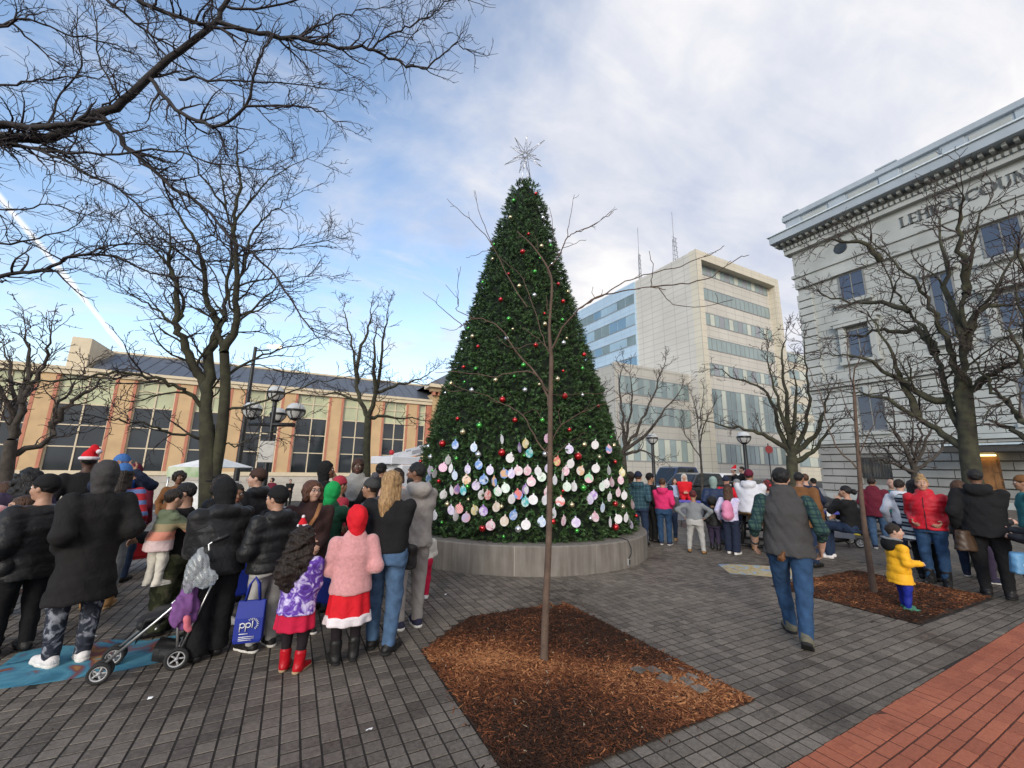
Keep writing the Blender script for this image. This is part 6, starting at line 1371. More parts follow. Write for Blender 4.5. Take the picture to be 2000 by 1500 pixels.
who('blonde', 'woman with straight blonde hair in black jacket and blue jeans beside the girl in pink', feet=(741, 1270), ytop=918, face=22, vox=.014, sk='p', bulk=1.18, top=J('black_cotton', inf=.022, hem=.53), bot=('jeans', K['blue_jeans']), shoe=('ankle', K['black_leather'], K['sole_dark']), hair=('long', 'blonde'), arms=('hold', 'front'), look=.1, group=GL, faceon=False)
who('hoodieman', 'bearded man in light grey hoodie and grey trousers, seen from behind', feet=(796, 1226), ytop=903, face=-28, vox=.014, sk='b', bulk=1.10, top=J('grey_hoodie', inf=.022, hem=.48, hood='down', fold=.006, name='hoodie'), bot=('pants', K['grey_hoodie']), shoe=('shoe', K['navy_shoe'], K['sole_white']), hair=('short', 'black'), arms=('front', 'front'), look=-.75, group=GL)
who('camo', 'woman in black jacket and camouflage trousers carrying a toddler on her arm', head=(368, 942), dist=5.75, face=-75, vox=.015, sk='l', top=J('black_wool', inf=.022, hem=.50), bot=('wide', K['camo']), shoe=('shoe', K['black_leather']), hair=('short', 'black'), arms=((.05, .20, -.16), (.0, .20, -.19)), bulk=1.1, look=-.2, group=GL)
who('browncoat', 'woman in glasses and dark brown coat with a tan bag strap, facing the children', head=(612, 938), dist=5.15, face=168, vox=.013, sk='p', bulk=1.2, top=J('brown_coat', inf=.032, hem=.42, collar=.02), bot=('pants', K['dark_jeans']), shoe=('shoe', K['black_leather'], K['sole_white']), hair=('bob', 'auburn'), arms=((.04, .15, -.24), (.03, .17, -.22)), look=-.30, group=GL)
who('girlface', 'dark-haired girl in black jacket facing the camera behind the stroller', head=(462, 944), dist=5.7, face=150, vox=.016, sk='b', top=J('black_puff', inf=.035, puff=.01, hem=.45, collar=.02), bot=('pants', K['dark_jeans']), shoe=('shoe', K['white_shoe']), hair=('puff', 'dark'), arms=('pocket', 'front'), look=.2, nod=-.2, group=GL)
who('brownbeanie', 'broad person in black jacket and dark brown knit hat, back turned', head=(506, 917), dist=6.6, face=-40, vox=.018, sk='p', bulk=1.35, top=J('black_nylon', inf=.04, hem=.45, hood='down'), bot=('pants', K['black_cotton']), shoe=('shoe', K['black_leather']), hair=('short', 'dark'), hat=('beanie', K['brown_knit']), look=-.7, group=GL)
who('blackcap', 'person in black cap and dark hood behind the stroller', head=(437, 927), dist=6.1, face=-60, vox=.018, sk='m', top=J('black_nylon', inf=.03, hood='down'), bot=('pants', K['black_cotton']), shoe=('shoe', K['black_leather']), hair=('bob', 'dark'), hat=('cap', K['black_cotton']), group=GL)
who('childhair', 'dark-haired child in black jacket half hidden behind the boy with the tote bag', head=(548, 956), dist=6.2, face=20, vox=.018, sk='l', top=J('black_puff', inf=.03, puff=.01, hood='down'), bot=('pants', K['dark_jeans']), shoe=('shoe', K['black_leather']), hair=('short', 'dark'), group=GL, faceon=False)
who('greenhat', 'child in bright green hat and dark green coat', head=(651, 944), dist=5.75, face=35, vox=.016, sk='l', top=J('green_coat', inf=.025, hood=None, collar=.02), bot=('pants', K['dark_jeans']), shoe=('shoe', K['black_leather']), hair=None, hat=('hood', K['green_knit']), arms=('front', 'phone'), nod=-.2, group=GL, faceon=False)
who('redhat', 'child in dark red knit hat beside the child in green', head=(664, 932), dist=6.4, face=60, vox=.018, sk='m', top=J('red_knit', inf=.02), bot=('pants', K['dark_jeans']), shoe=('shoe', K['black_leather']), hair=('short', 'dark'), hat=('beanie', K['red_knit']), group=GL)
who('blackhood', 'woman in black hood looking to the right, behind the woman in glasses', head=(637, 903), dist=6.9, face=95, vox=.018, sk='b', top=J('black_cotton', inf=.025, hood=None), bot=('pants', K['black_cotton']), shoe=('shoe', K['black_leather']), hair=None, hat=('hood', K['black_cotton']), arms=('pocket', 'chin'), group=GL)
who('greyboy', 'youth in short grey jacket with dark hood facing the camera', head=(700, 898), dist=7.6, face=180, vox=.018, sk='d', top=J('pale_jacket', inf=.025, hem=.62, collar=.02), bot=('pants', K['black_cotton']), shoe=('shoe', K['black_leather']), hair=None, hat=('hood', K['brown_knit']), arms=('pocket', 'pocket'), group=GL)
who('pomhat', 'woman in dark grey pompom hat looking left', head=(728, 936), dist=5.6, face=-70, vox=.016, sk='m', top=J('dark_grey_jacket', inf=.03, hood='down'), bot=('pants', K['dark_jeans']), shoe=('shoe', K['black_leather']), hair=('short', 'dark'), hat=('pom', K['grey_knit'], K['dark_grey_jacket']), arms=('front', 'front'), group=GL)
who('capman', 'man in black cap behind the blonde woman', head=(745, 905), dist=7.2, face=25, vox=.02, sk='m', top=J('black_cotton', inf=.02, hood='down'), bot=('pants', K['black_cotton']), shoe=('shoe', K['black_leather']), hair=('short', 'black'), hat=('cap', K['black_cotton']), group=GL, faceon=False)
who('pinkface', 'person in pink top half hidden between the blonde woman and the man in grey', head=(777, 914), dist=6.9, face=180, vox=.02, sk='m', top=J('peach', inf=.015), bot=('pants', K['dark_jeans']), shoe=('shoe', K['black_leather']), hair=('bob', 'dark'), group=GL)
who('pinkkid', 'small child in red trousers half hidden behind the man in the grey hoodie', head=(832, 1015), dist=5.9, face=0, vox=.016, sk='l', top=J('cream', inf=.02), bot=('pants', K['red_skirt']), shoe=('shoe', K['white_shoe']), hair=('long', 'dark'), arms=('hang', 'hold'), group=GL, faceon=False)
who('lblack', 'person in black puffer jacket and black knit hat left of the long coat', head=(96, 930), dist=6.0, face=-30, vox=.018, sk='l', bulk=1.2, top=J('black_puff', inf=.045, puff=.012, hem=.42), bot=('pants', K['black_cotton']), shoe=('shoe', K['black_leather']), hair=('short', 'black'), hat=('beanie', K['black_cotton']), look=-.4, group=GL)
who('lboy', 'boy with short brown hair in a dark jacket near the left edge', head=(52, 968), dist=6.3, face=-100, vox=.018, sk='l', top=J('black_puff', inf=.03, puff=.01, hood=None), bot=('pants', K['black_cotton']), shoe=('shoe', K['black_leather']), hair=('short', 'brown'), arms=('chin', 'pocket'), group=GL)
who('lkid', 'child in pink knit hat and dark coat at the left edge', head=(-4, 992), dist=6.0, face=30, vox=.02, sk='l', top=J('black_puff', inf=.03, puff=.01), bot=('pants', K['black_cotton']), shoe=('shoe', K['black_leather']), hair=None, hat=('beanie', K['pink_fleece']), group=GL, faceon=False)
who('lpurple', 'person with very full dark hair at the far left of the crowd', head=(60, 914), dist=7.4, face=-20, vox=.022, sk='m', top=J('purple_dark', inf=.03), bot=('pants', K['black_cotton']), shoe=('shoe', K['black_leather']), hair=('curly', 'black'), group=GL, faceon=False)
who('lgrey', 'person in light grey sweater with brown hair at the left edge', head=(14, 940), dist=7.9, face=-15, vox=.022, sk='l', top=J('light_grey_sweat', inf=.02), bot=('pants', K['dark_jeans']), shoe=('shoe', K['black_leather']), hair=('long', 'brown'), group=GL, faceon=False)
who('bluesweater', 'man in blue knit hat and blue printed sweater with hands raised to his face', head=(240, 890), dist=7.6, face=165, vox=.016, sk='m', bulk=1.15, top=J('blue_sweater', inf=.02, hem=.50, sleeve=K['navy_cloth'], name='sweater'), bot=('pants', K['camo']), shoe=('shoe', K['black_leather']), hair=('short', 'dark'), hat=('beanie', K['blue_knit']), arms=('up', 'up'), group=GL)
who('maroonhat', 'person in maroon hat and maroon jacket behind the man in the blue sweater', head=(266, 908), dist=8.4, face=20, vox=.02, sk='l', top=J('maroon', inf=.03, hood='down'), bot=('pants', K['dark_jeans']), shoe=('shoe', K['black_leather']), hair=('short', 'dark'), hat=('beanie', K['maroon_knit']), group=GL, faceon=False)
who('santadark', 'dark-haired person in a red and white Santa hat above the left crowd', head=(177, 884), dist=8.6, face=0, vox=.02, sk='d', top=J('black_cotton', inf=.02), bot=('pants', K['black_cotton']), shoe=('shoe', K['black_leather']), hair=('short', 'black'), hat=('santa', K['red_velvet'], K['white_fur']), group=GL, faceon=False)
who('tanboots', 'person in striped red top and tan work boots behind the long coat', feet=(187, 1188), ytop=908, face=10, vox=.018, sk='l', top=J('red_stripe', inf=.025, hem=.46), bot=('pants', K['mid_grey']), shoe=('boot', K['tan_leather'], K['sole_tan']), hair=('long', 'dark'), hat=('beanie', K['blue_knit']), group=GL, faceon=False)
who('curlyface', 'woman with curly brown hair facing the camera near the tent', head=(352, 922), dist=10.5, face=175, vox=.022, sk='b', top=J('rust_coat', inf=.02), bot=('pants', K['dark_jeans']), shoe=('shoe', K['black_leather']), hair=('afro', 'dark'), group=GF)
who('toddler', 'toddler in green, orange and pink jacket and white boots held by the woman in camouflage', xy=tuple(atd(322, 1000, 5.45)[:2]), h=.90, z0=.53, face=62, vox=.013, sk='l', bulk=1.25, top=J('baby_jacket', inf=.035, hem=.36, puff=.008, hood='down'), bot=('pants', K['cream']), shoe=('boot', K['cream'], K['sole_white']), hair=('short', 'dark'), arms=('reach', 'reach'), lean=.06, group=None, faceon=False)
# ---------------- right crowd
who('vest', 'man in grey vest over green plaid shirt and jeans, walking away', feet=(1560, 1250), ytop=913, face=-6, vox=.013, sk='p', bulk=1.2, top=dict(mat=K['slate_vest'], inf=.022, hem=.475, collar=.035, sleeve=K['green_plaid'], roll=.45, name='vest', fold=.007), bot=('jeans', K['mid_jeans']), shoe=('ankle', K['hiking'], K['sole_dark']), hair=('short', 'black'), arms=('hangw', 'hangw'), stance='walk', group=GR, faceon=False)
who('yellow', 'small boy in yellow puffer coat standing on the right mulch bed', feet=(1769, 1192), ytop=1022, face=62, vox=.011, sk='p', bulk=1.08, top=J('yellow_puffer', inf=.034, hem=.31, puff=.013, per=.13, flare=1.16), bot=('pants', K['royal_blue']), shoe=('shoe', K['green_shoe'], K['sole_white']), hair=('short', 'dark'), arms=((.10, .17, -.22), (.10, .16, -.20)), look=.35, group=GR)
who('redwoman', 'woman with hair in a bun wearing a red puffer jacket and blue jeans', feet=(1836, 1142), ytop=930, face=192, vox=.013, sk='l', bulk=1.08, top=J('red_puffer', inf=.03, hem=.50, puff=.012, per=.075, collar=.02, zip=K['black_nylon']), bot=('jeans', K['mid_jeans']), shoe=('boot', K['black_leather'], K['sole_dark']), hair=('bun', 'blonde'), arms=('pocket', 'pocket'), look=-.25, group=GR)
who('blackman', 'large man in black jacket and black trousers at the right edge, back turned', feet=(1952, 1166), ytop=916, face=0, vox=.016, sk='b', bulk=1.25, top=J('black_cotton', inf=.03, hem=.46, hood='down'), bot=('pants', K['black_cotton']), shoe=('ankle', K['black_leather'], K['sole_dark']), hair=('short', 'black'), arms=('hang', 'front'), group=GR, faceon=False)
who('edgehand', 'person in dark puffer jacket at the right edge holding out a phone', head=(2032, 975), dist=9.2, face=-70, vox=.018, sk='p', top=J('dark_puff', inf=.035, puff=.012), bot=('pants', K['black_cotton']), shoe=('shoe', K['black_leather']), hair=('bob', 'brown'), arms=('hold', (.05, .27, -.12)), group=GR)
who('plaid', 'person in blue plaid jacket and navy knit hat beside the planter', head=(1246, 922), dist=10.3, face=14, vox=.02, sk='p', bulk=1.15, top=J('blue_plaid', inf=.025, hem=.50, hood='down'), bot=('jeans', K['dark_jeans']), shoe=('shoe', K['black_leather']), hair=('short', 'brown'), hat=('beanie', K['navy_cloth']), arms=('pocket', 'pocket'), group=GR, faceon=False)
who('pinkhoodie', 'woman in hot pink hoodie and jeans, back turned', feet=(1300, 1064), ytop=934, face=8, vox=.018, sk='p', bulk=1.12, top=J('hot_pink', inf=.018, hem=.53, hood='down', name='hoodie'), bot=('jeans', K['mid_jeans']), shoe=('shoe', K['navy_shoe'], K['sole_white']), hair=('short', 'brown'), arms=('front', 'pocket'), group=GR, faceon=False)
who('upface', 'woman looking up at the tree beside the plaid jacket', head=(1231, 920), dist=11.2, face=-60, vox=.02, sk='l', top=J('black_cotton', inf=.02), bot=('jeans', K['dark_jeans']), shoe=('shoe', K['black_leather']), hair=('long', 'dark'), nod=.55, group=GR)
who('blackbeanie', 'man in black knit hat and black coat between plaid jacket and pink hoodie', head=(1268, 925), dist=11.0, face=60, vox=.02, sk='m', top=J('black_cotton', inf=.02), bot=('jeans', K['black_cotton']), shoe=('shoe', K['black_leather']), hair=('short', 'black'), hat=('beanie', K['black_cotton']), group=GR)
who('greyjacket', 'person in dark grey jacket and jeans right of the pink hoodie', feet=(1314, 1055), ytop=950, face=5, vox=.02, sk='l', top=J('dark_grey_jacket', inf=.02, hem=.5, hood='down'), bot=('jeans', K['dark_jeans']), shoe=('shoe', K['mustard_shoe'], K['sole_tan']), hair=('short', 'dark'), hat=('beanie', K['navy_cloth']), arms=('hang', 'pocket'), group=GR, faceon=False)
who('greyboy2', 'boy in grey sweatshirt and light grey sweatpants with hands on hips', feet=(1361, 1080), ytop=957, face=5, vox=.018, sk='m', bulk=1.2, stance='wide', top=J('mid_grey', inf=.010, hem=.52, name='sweatshirt'), bot=('pants', K['light_grey_sweat']), shoe=('shoe', K['tan_leather'], K['sole_dark']), hair=('short', 'dyedred'), arms=('hip', 'hip'), group=GR, faceon=False)
who('blackkid', 'child in black hooded coat and dark trousers beside the boy in grey', feet=(1398, 1074), ytop=972, face=10, vox=.02, sk='m', bulk=1.2, top=J('black_nylon', inf=.03, hem=.45, hood='down'), bot=('pants', K['purple_dark']), shoe=('boot', K['black_leather']), hair=('afro', 'black'), arms=('pocket', 'hold'), group=GR, faceon=False)
who('lilac', 'girl in lilac tie-dye hoodie and navy trousers with a pink backpack', feet=(1432, 1082), ytop=947, face=18, vox=.017, sk='p', top=J('lilac_tiedye', inf=.02, hem=.46, name='hoodie'), bot=('wide', K['navy_cloth']), shoe=('shoe', K['white_shoe'], K['sole_white']), hair=('long', 'brown'), hat=('beanie', K['brown_knit']), arms=('hang', 'front'), group=GR, faceon=False)
who('whitehoodie', 'broad person in white hoodie and maroon knit hat seated on the picnic table', head=(1462, 924), dist=10.6, face=15, vox=.018, sk='m', bulk=1.5, stance='sit', seat=.74, h=1.75, top=J('white_hoodie', inf=.03, hood='down', name='hoodie'), bot=('pants', K['khaki']), shoe=('shoe', K['tan_leather']), hair=('short', 'dark'), hat=('beanie', K['maroon_knit']), arms=('front', 'front'), group=GR, faceon=False)
who('sage', 'person in sage green hood and navy puffer jacket', head=(1392, 932), dist=11.6, face=-5, vox=.02, sk='p', bulk=1.1, top=J('navy_puffer', inf=.035, puff=.012), bot=('pants', K['dark_jeans']), shoe=('shoe', K['black_leather']), hair=None, hat=('hood', K['sage_knit']), group=GR, faceon=False)
who('redjacket', 'child in navy hat and red jacket in the right crowd', head=(1417, 931), dist=12.4, face=10, vox=.022, sk='p', top=J('red_velvet', inf=.03), bot=('pants', K['dark_jeans']), shoe=('shoe', K['black_leather']), hair=None, hat=('beanie', K['navy_cloth']), group=GR, faceon=False)
who('earphones', 'woman with dyed red hair and red headphones looking left', head=(1497, 938), dist=11.2, face=-130, vox=.02, sk='p', top=J('mid_grey', inf=.02), bot=('pants', K['dark_jeans']), shoe=('shoe', K['black_leather']), hair=('bob', 'dyedred'), hat=('phones', K['red_leather']), group=GR)
who('greycap', 'man in grey cap beyond the white hoodie', head=(1439, 936), dist=13.5, face=-120, vox=.025, sk='p', top=J('mid_grey', inf=.02), bot=('pants', K['dark_jeans']), shoe=('shoe', K['black_leather']), hair=('short', 'grey'), hat=('cap', K['mid_grey']), group=GR)
who('santafar', 'person in red Santa hat and dark jacket by the parked cars', head=(1433, 913), dist=21, face=-90, vox=.03, sk='p', top=J('black_cotton', inf=.02), bot=('pants', K['dark_jeans']), shoe=('shoe', K['black_leather']), hair=('short', 'dark'), hat=('santa', K['red_velvet'], K['white_fur']), group=GF)
who('farman', 'bareheaded man in dark jacket by the parked cars', head=(1449, 911), dist=20, face=-100, vox=.03, sk='p', top=J('black_cotton', inf=.02), bot=('pants', K['dark_jeans']), shoe=('shoe', K['black_leather']), hair=('short', 'dark'), arms=('phone', 'phone'), group=GF)
who('navyman', 'man in navy jacket with short brown hair right of the walking man', head=(1571, 925), dist=12.2, face=-20, vox=.022, sk='p', top=J('navy_cloth', inf=.025), bot=('pants', K['dark_jeans']), shoe=('shoe', K['black_leather']), hair=('short', 'brown'), group=GR, faceon=False)
who('greyfar', 'person in light grey jacket and dark cap near the courthouse corner', head=(1588, 934), dist=15.5, face=-30, vox=.028, sk='p', top=J('mid_grey', inf=.02), bot=('pants', K['dark_jeans']), shoe=('shoe', K['black_leather']), hair=('short', 'dark'), hat=('cap', K['black_cotton']), group=GR, faceon=False)
who('rust', 'person in rust brown coat partly behind the walking man', head=(1558, 922), dist=9.8, face=20, vox=.02, sk='m', bulk=1.35, top=J('rust_coat', inf=.035, hem=.42, flare=1.1), bot=('pants', K['dark_jeans']), shoe=('shoe', K['black_leather']), hair=('short', 'black'), group=GR, faceon=False)
who('bunwoman', 'woman in black top with a hair puff seated on the bench, hand at her chin', head=(1650, 938), dist=10.9, face=-70, vox=.018, sk='l', stance='sit', seat=.50, h=1.68, bulk=1.15, top=J('black_cotton', inf=.02), bot=('jeans', K['dark_jeans']), shoe=('shoe', K['white_shoe']), hair=('puff', 'black'), arms=('chin', 'front'), group=GR)
who('maroonman', 'man in maroon jacket and blue jeans beside the leaning sapling', feet=(1722, 1072), ytop=932, face=5, vox=.018, sk='m', bulk=1.3, top=J('maroon', inf=.03, hem=.45, collar=.03), bot=('jeans', K['blue_jeans']), shoe=('shoe', K['navy_shoe'], K['sole_white']), hair=('short', 'dark'), arms=('pocket', 'pocket'), group=GR, faceon=False)
who('whitekid', 'person in white hoodie with short dark hair left of the striped wrap', head=(1754, 936), dist=10.9, face=15, vox=.02, sk='p', top=J('white_hoodie', inf=.02, hood='down', name='hoodie'), bot=('pants', K['dark_jeans']), shoe=('shoe', K['black_leather']), hair=('short', 'dark'), group=GR, faceon=False)
who('striped', 'person with long black hair in a black and white striped wrap', head=(1782, 936), dist=10.0, face=25, vox=.017, sk='l', bulk=1.2, top=J('striped_wrap', inf=.05, hem=.38, flare=1.25, name='wrap'), bot=('pants', K['black_cotton']), shoe=('shoe', K['black_leather']), hair=('long', 'black'), arms=('front', 'front'), group=GR, faceon=False)
who('blackcoat2', 'person in black coat with dark brown hair right of the red jacket', head=(1869, 938), dist=10.9, face=10, vox=.02, sk='p', bulk=1.15, top=J('black_nylon', inf=.03, hem=.42), bot=('pants', K['dark_jeans']), shoe=('shoe', K['navy_shoe'], K['sole_white']), hair=('bob', 'brown'), arms=('pocket', 'pocket'), group=GR, faceon=False)
who('darkwoman', 'woman in black jacket looking right beneath the mossy tree', head=(1896, 948), dist=10.6, face=75, vox=.02, sk='p', top=J('black_nylon', inf=.025, hem=.45), bot=('pants', K['purple_dark']), shoe=('shoe', K['navy_shoe'], K['sole_white']), hair=('bob', 'dark'), arms=('hold', 'hold'), group=GR)
who('tealman', 'bald man in teal jacket behind the person in the white hoodie', head=(1738, 935), dist=13.8, face=160, vox=.025, sk='p', top=J('teal_cloth', inf=.02), bot=('pants', K['dark_jeans']), shoe=('shoe', K['black_leather']), hair=None, group=GR)
who('whitehair', 'person with long white hair in a red coat sitting behind the tables', head=(1336, 932), dist=16.5, face=175, vox=.025, sk='p', stance='sit', seat=.62, h=1.7, top=J('red_velvet', inf=.03), bot=('pants', K['red_velvet']), shoe=('shoe', K['black_leather']), hair=('long', 'white'), arms=('front', 'front'), group=GF)
who('paleblue', 'woman in pale blue top beside the white-haired person', head=(1317, 931), dist=16.8, face=170, vox=.025, sk='p', h=1.42, top=J('pale_blue', inf=.02), bot=('pants', K['dark_jeans']), shoe=('shoe', K['black_leather']), hair=('long', 'brown'), group=GF)
who('wallman', 'person dressed in black standing by the stone wall of the hall', head=(568, 936), dist=36, z0=DROP, face=180, vox=.03, sk='p', top=J('black_cotton', inf=.02), bot=('pants', K['black_cotton']), shoe=('shoe', K['black_leather']), hair=('short', 'dark'), arms=('front', 'front'), group=GF)
who('wallwoman', 'person in maroon jacket by the stone wall of the hall', head=(533, 933), dist=30, z0=DROP, face=-130, vox=.03, sk='p', top=J('maroon', inf=.03), bot=('pants', K['black_cotton']), shoe=('shoe', K['black_leather']), hair=('bob', 'dark'), group=GF)
who('orangeface', 'person in rust knit hat and teal jacket behind the large man in black', head=(1996, 930), dist=11.5, face=-100, vox=.025, sk='m', top=J('teal_cloth', inf=.03), bot=('pants', K['dark_jeans']), shoe=('shoe', K['black_leather']), hair=('short', 'dark'), hat=('beanie', K['rust_coat']), group=GR)
for _k, _p in PP.items(): print('PERSON', _k, 'h=%.2f' % _p['h'], 'd=%.1f' % math.hypot(*_p['xy']))
# ================================================================== THINGS AROUND THE PEOPLE
alu = M('aluminium', (.55, .55, .54), .3, metal=.85); blackp = M('black_plastic', (.015, .015, .016), .45); blackm = M('black_painted_steel', (.016, .017, .018), .4); rubber = M('tyre_rubber', (.02, .02, .02), .8); rimg = M('grey_rim', (.42, .42, .42), .4); blackf = K['black_nylon']
def V3(p, z=None): q = np.array(p, float).copy(); q = q[:3]; q[2] = q[2] if z is None else z; return q
def wheel(root, c, axis, r, w, name='wheel', spokes=5, rm=None):
    """wheel around a horizontal axis vector through c"""
    ax = nrm_(axis); up = np.array([0, 0, 1.]); fw = np.cross(ax, up)
    def ring(ro, ri, wd, n=20):
        m = MB(); V = []
        for i in range(n):
            a = 2*math.pi*i/n; d = fw*math.cos(a)+up*math.sin(a)
            V += [c+d*ro*.97+ax*wd, c+d*ro+ax*wd*.5, c+d*ro-ax*wd*.5, c+d*ro*.97-ax*wd, c+d*ri-ax*wd, c+d*ri+ax*wd]
        F = [(i*6+j, i*6+(j+1) % 6, ((i+1) % n)*6+(j+1) % 6, ((i+1) % n)*6+j) for i in range(n) for j in range(6)]
        m.add(V, F, True); return m
    o = ring(r, r*.72, w/2).obj(name, rubber, root)
    m = ring(r*.74, r*.62, w*.4)
    for k in range(spokes):
        a = 2*math.pi*k/spokes; d = fw*math.cos(a)+up*math.sin(a); m.tube([c+d*r*.1, c+d*r*.68], r*.09, 5)
    m.tube([c-ax*w*.6, c+ax*w*.6], r*.17, 8); m.obj('rim', rm or rimg, o)
    return o
# ---------------- pictures printed on the paving
def ground_pic(name, label, px, cols, sc_, z=.0045):
    pts = [G(*p)[:2] for p in px]; m = M(name+'_print_'+label[:5], cols[0], .75); t, n, l, b = tree_of(m); geo = n.new('ShaderNodeNewGeometry')
    no = n.new('ShaderNodeTexNoise'); no.inputs['Scale'].default_value = sc_; no.inputs['Detail'].default_value = 3; no.inputs['Distortion'].default_value = 1.4; l.new(geo.outputs['Position'], no.inputs['Vector'])
    r = n.new('ShaderNodeValToRGB'); els = r.color_ramp.elements; els[0].position = .28; els[0].color = (*cols[0], 1); els[1].position = .74; els[1].color = (*cols[-1], 1)
    for i, c in enumerate(cols[1:-1]): e = els.new(.28+.46*(i+1)/(len(cols)-1)); e.color = (*c, 1)
    l.new(no.outputs[0], r.inputs[0]); l.new(r.outputs[0], b.inputs['Base Color'])
    o = MB().prism(pts, z-.003, z).obj(name, m); tag(o, label, 'ground picture', 'pictures laid on the paving'); return o
lp = ground_pic('ground_picture', 'blue swirling picture laid on the paving under the stroller', [(-60, 1352), (-60, 1310), (0, 1303), (35, 1276), (100, 1262), (165, 1262), (215, 1250), (290, 1252), (345, 1241), (362, 1250), (352, 1270), (320, 1292), (250, 1308), (165, 1322), (80, 1336), (0, 1346)], [(.02, .07, .10), (.045, .20, .29), (.09, .28, .36), (.05, .19, .28), (.20, .05, .045), (.34, .17, .05), (.08, .25, .31)], 2.6)
MB_ = ground_pic('ground_picture', 'faded yellow and pale blue picture on the paving right of the planter', [(1425, 1120), (1402, 1102), (1452, 1103), (1520, 1107), (1560, 1112), (1560, 1132), (1500, 1126)], [(.14, .28, .42), (.42, .27, .06), (.46, .40, .30), (.40, .30, .10), (.34, .42, .46), (.12, .26, .44), (.44, .22, .10)], 3.4)
# ---------------- front stroller
f0, rn = G(192, 1333), G(342, 1307); ax_ = rn[:2]-f0[:2]; ax_ = nrm_(ax_); lat = np.array([-ax_[1], ax_[0]])
if lat@np.array([hx, hy]) < 0: lat = -lat
wd = .33; L3 = lambda q, z: np.array([q[0], q[1], z])
stl = thing('stroller', 'folding umbrella stroller with silver frame and grey wheels at the front left', 'stroller', (f0[0], f0[1], 0))
A2, R2 = f0[:2], rn[:2]
Hnd = A2+ax_*(np.linalg.norm(R2-A2)+.10)
for s, k in ((0, 'near'), (1, 'far')):
    o = lat*wd*s
    fr_ = MB().tube([L3(A2+o+ax_*.02, .13), L3(A2+o+ax_*.30, .40), L3(A2+o+ax_*.62, .72), L3(Hnd+o, .98), L3(Hnd+o+ax_*.07, 1.03)], .011, 8); fr_.obj('main_tube', alu, stl)
    MB().tube([L3(A2+o+ax_*.42, .52), L3(R2+o, .09)], .010, 8).obj('rear_leg', alu, stl)
    MB().tube([L3(R2+o+ax_*.0, .10), L3(A2+o+ax_*.69, .80)], .008, 8).obj('back_strut', alu, stl)
    MB().tube([L3(Hnd+o+ax_*.02, 1.0), L3(Hnd+o+ax_*.14, 1.05)], .017, 8).obj('handle_grip', blackp, stl)
    for d in (-.035, .035): wheel(stl, L3(A2+o+lat*d, .075), np.r_[lat, 0], .075, .03)
    wheel(stl, L3(R2+o-lat*.02*(1-2*s), .085), np.r_[lat, 0], .085, .032)
    MB().box(0, 0.001, 0, .001, 0, .001)
MB().tube([L3(A2+ax_*.30, .33), L3(A2+ax_*.30+lat*wd, .33)], .01, 6).tube([L3(R2, .17), L3(R2+lat*wd, .17)], .008, 6).obj('cross_bar', alu, stl)
def sheet(pts_a, pts_b, th):
    m = MB(); n = len(pts_a); V = []
    for a, b in zip(pts_a, pts_b): nn = np.array([0, 0, th]); V += [a, b, b-nn, a-nn]
    F = [(4*i+j, 4*i+(j+1) % 4, 4*(i+1)+(j+1) % 4, 4*(i+1)+j) for i in range(n-1) for j in range(4)]+[(3, 2, 1, 0), tuple(4*(n-1)+j for j in range(4))]
    return m.add(V, F, True)
seat_a = [L3(A2+ax_*t, z) for t, z in ((.18, .26), (.22, .42), (.34, .44), (.46, .42), (.58, .60), (.70, .82))]
sheet(seat_a, [p+np.r_[lat*wd, 0] for p in seat_a], .03).obj('fabric_seat', blackf, stl)
sb = [L3(A2+ax_*t, z) for t, z in ((.30, .18), (.45, .13), (.62, .20))]; sheet([p+np.r_[lat*.03, 0] for p in sb], [p+np.r_[lat*(wd-.03), 0] for p in sb], .10).obj('storage_basket', blackf, stl)
cn = SDF(); cc0 = L3(A2+ax_*.24+lat*wd/2, .40); cn.ell(cc0+[0, 0, -.03], (.10, .10, .05)); cn.cap(L3(A2+ax_*.2+lat*.06, .36), L3(A2+ax_*.2+lat*(wd-.06), .36), .045); q = cn.mesh(.012); obj_me('folded_canopy', mesh_np('folded_canopy', *q, blackf, True), stl)
def soft(name, label, cat, sdf, h_, mat, foldamp=.008, loc=None, fr=40, group=None):
    rg = np.random.default_rng(len(label)); ph = rg.uniform(0, 6, 4)
    q = sdf.mesh(h_, lambda S, X, Y, Z: S+foldamp*(np.sin(fr*(X+.5*Z)+ph[0])*np.sin(fr*(Z-Y)+ph[1])+.6*np.sin(fr*1.9*(Y+X)+ph[2])))
    lo = q[0].min(0); c = np.array([(q[0][:, 0].min()+q[0][:, 0].max())/2, (q[0][:, 1].min()+q[0][:, 1].max())/2, lo[2]])
    o = obj_me(name, mesh_np(name, q[0]-c, q[1], mat, True)); o.location = c; tag(o, label, cat, group); return o
plast = M('clear_plastic', (.62, .66, .68), .25, .1, 12, spec=.6); plast.node_tree.nodes['Principled BSDF'].inputs['Transmission Weight'].default_value = .7
hb = atd(390, 1085, 4.62)
soft('plastic_bag', 'translucent plastic carrier bag hanging on the stroller handle', 'bag', SDF().ell(hb+[0, 0, -.10], (.085, .06, .12)).ell(hb+[.07, -.02, -.19], (.085, .055, .075)).ell(hb+[-.04, 0, -.20], (.045, .045, .10)).cap(hb+[0, 0, .05], hb+[0, 0, -.1], .02, .055), .008, plast, .005, fr=75)
soft('purple_bag', 'purple cloth bag slung under the stroller handle', 'bag', SDF().ell(atd(362, 1190, 4.75), (.10, .09, .16)).cap(atd(385, 1120, 4.75), atd(366, 1170, 4.75), .025, .07), .012, M('purple_cloth', (.16, .06, .20), .8, .3, 20), .012)
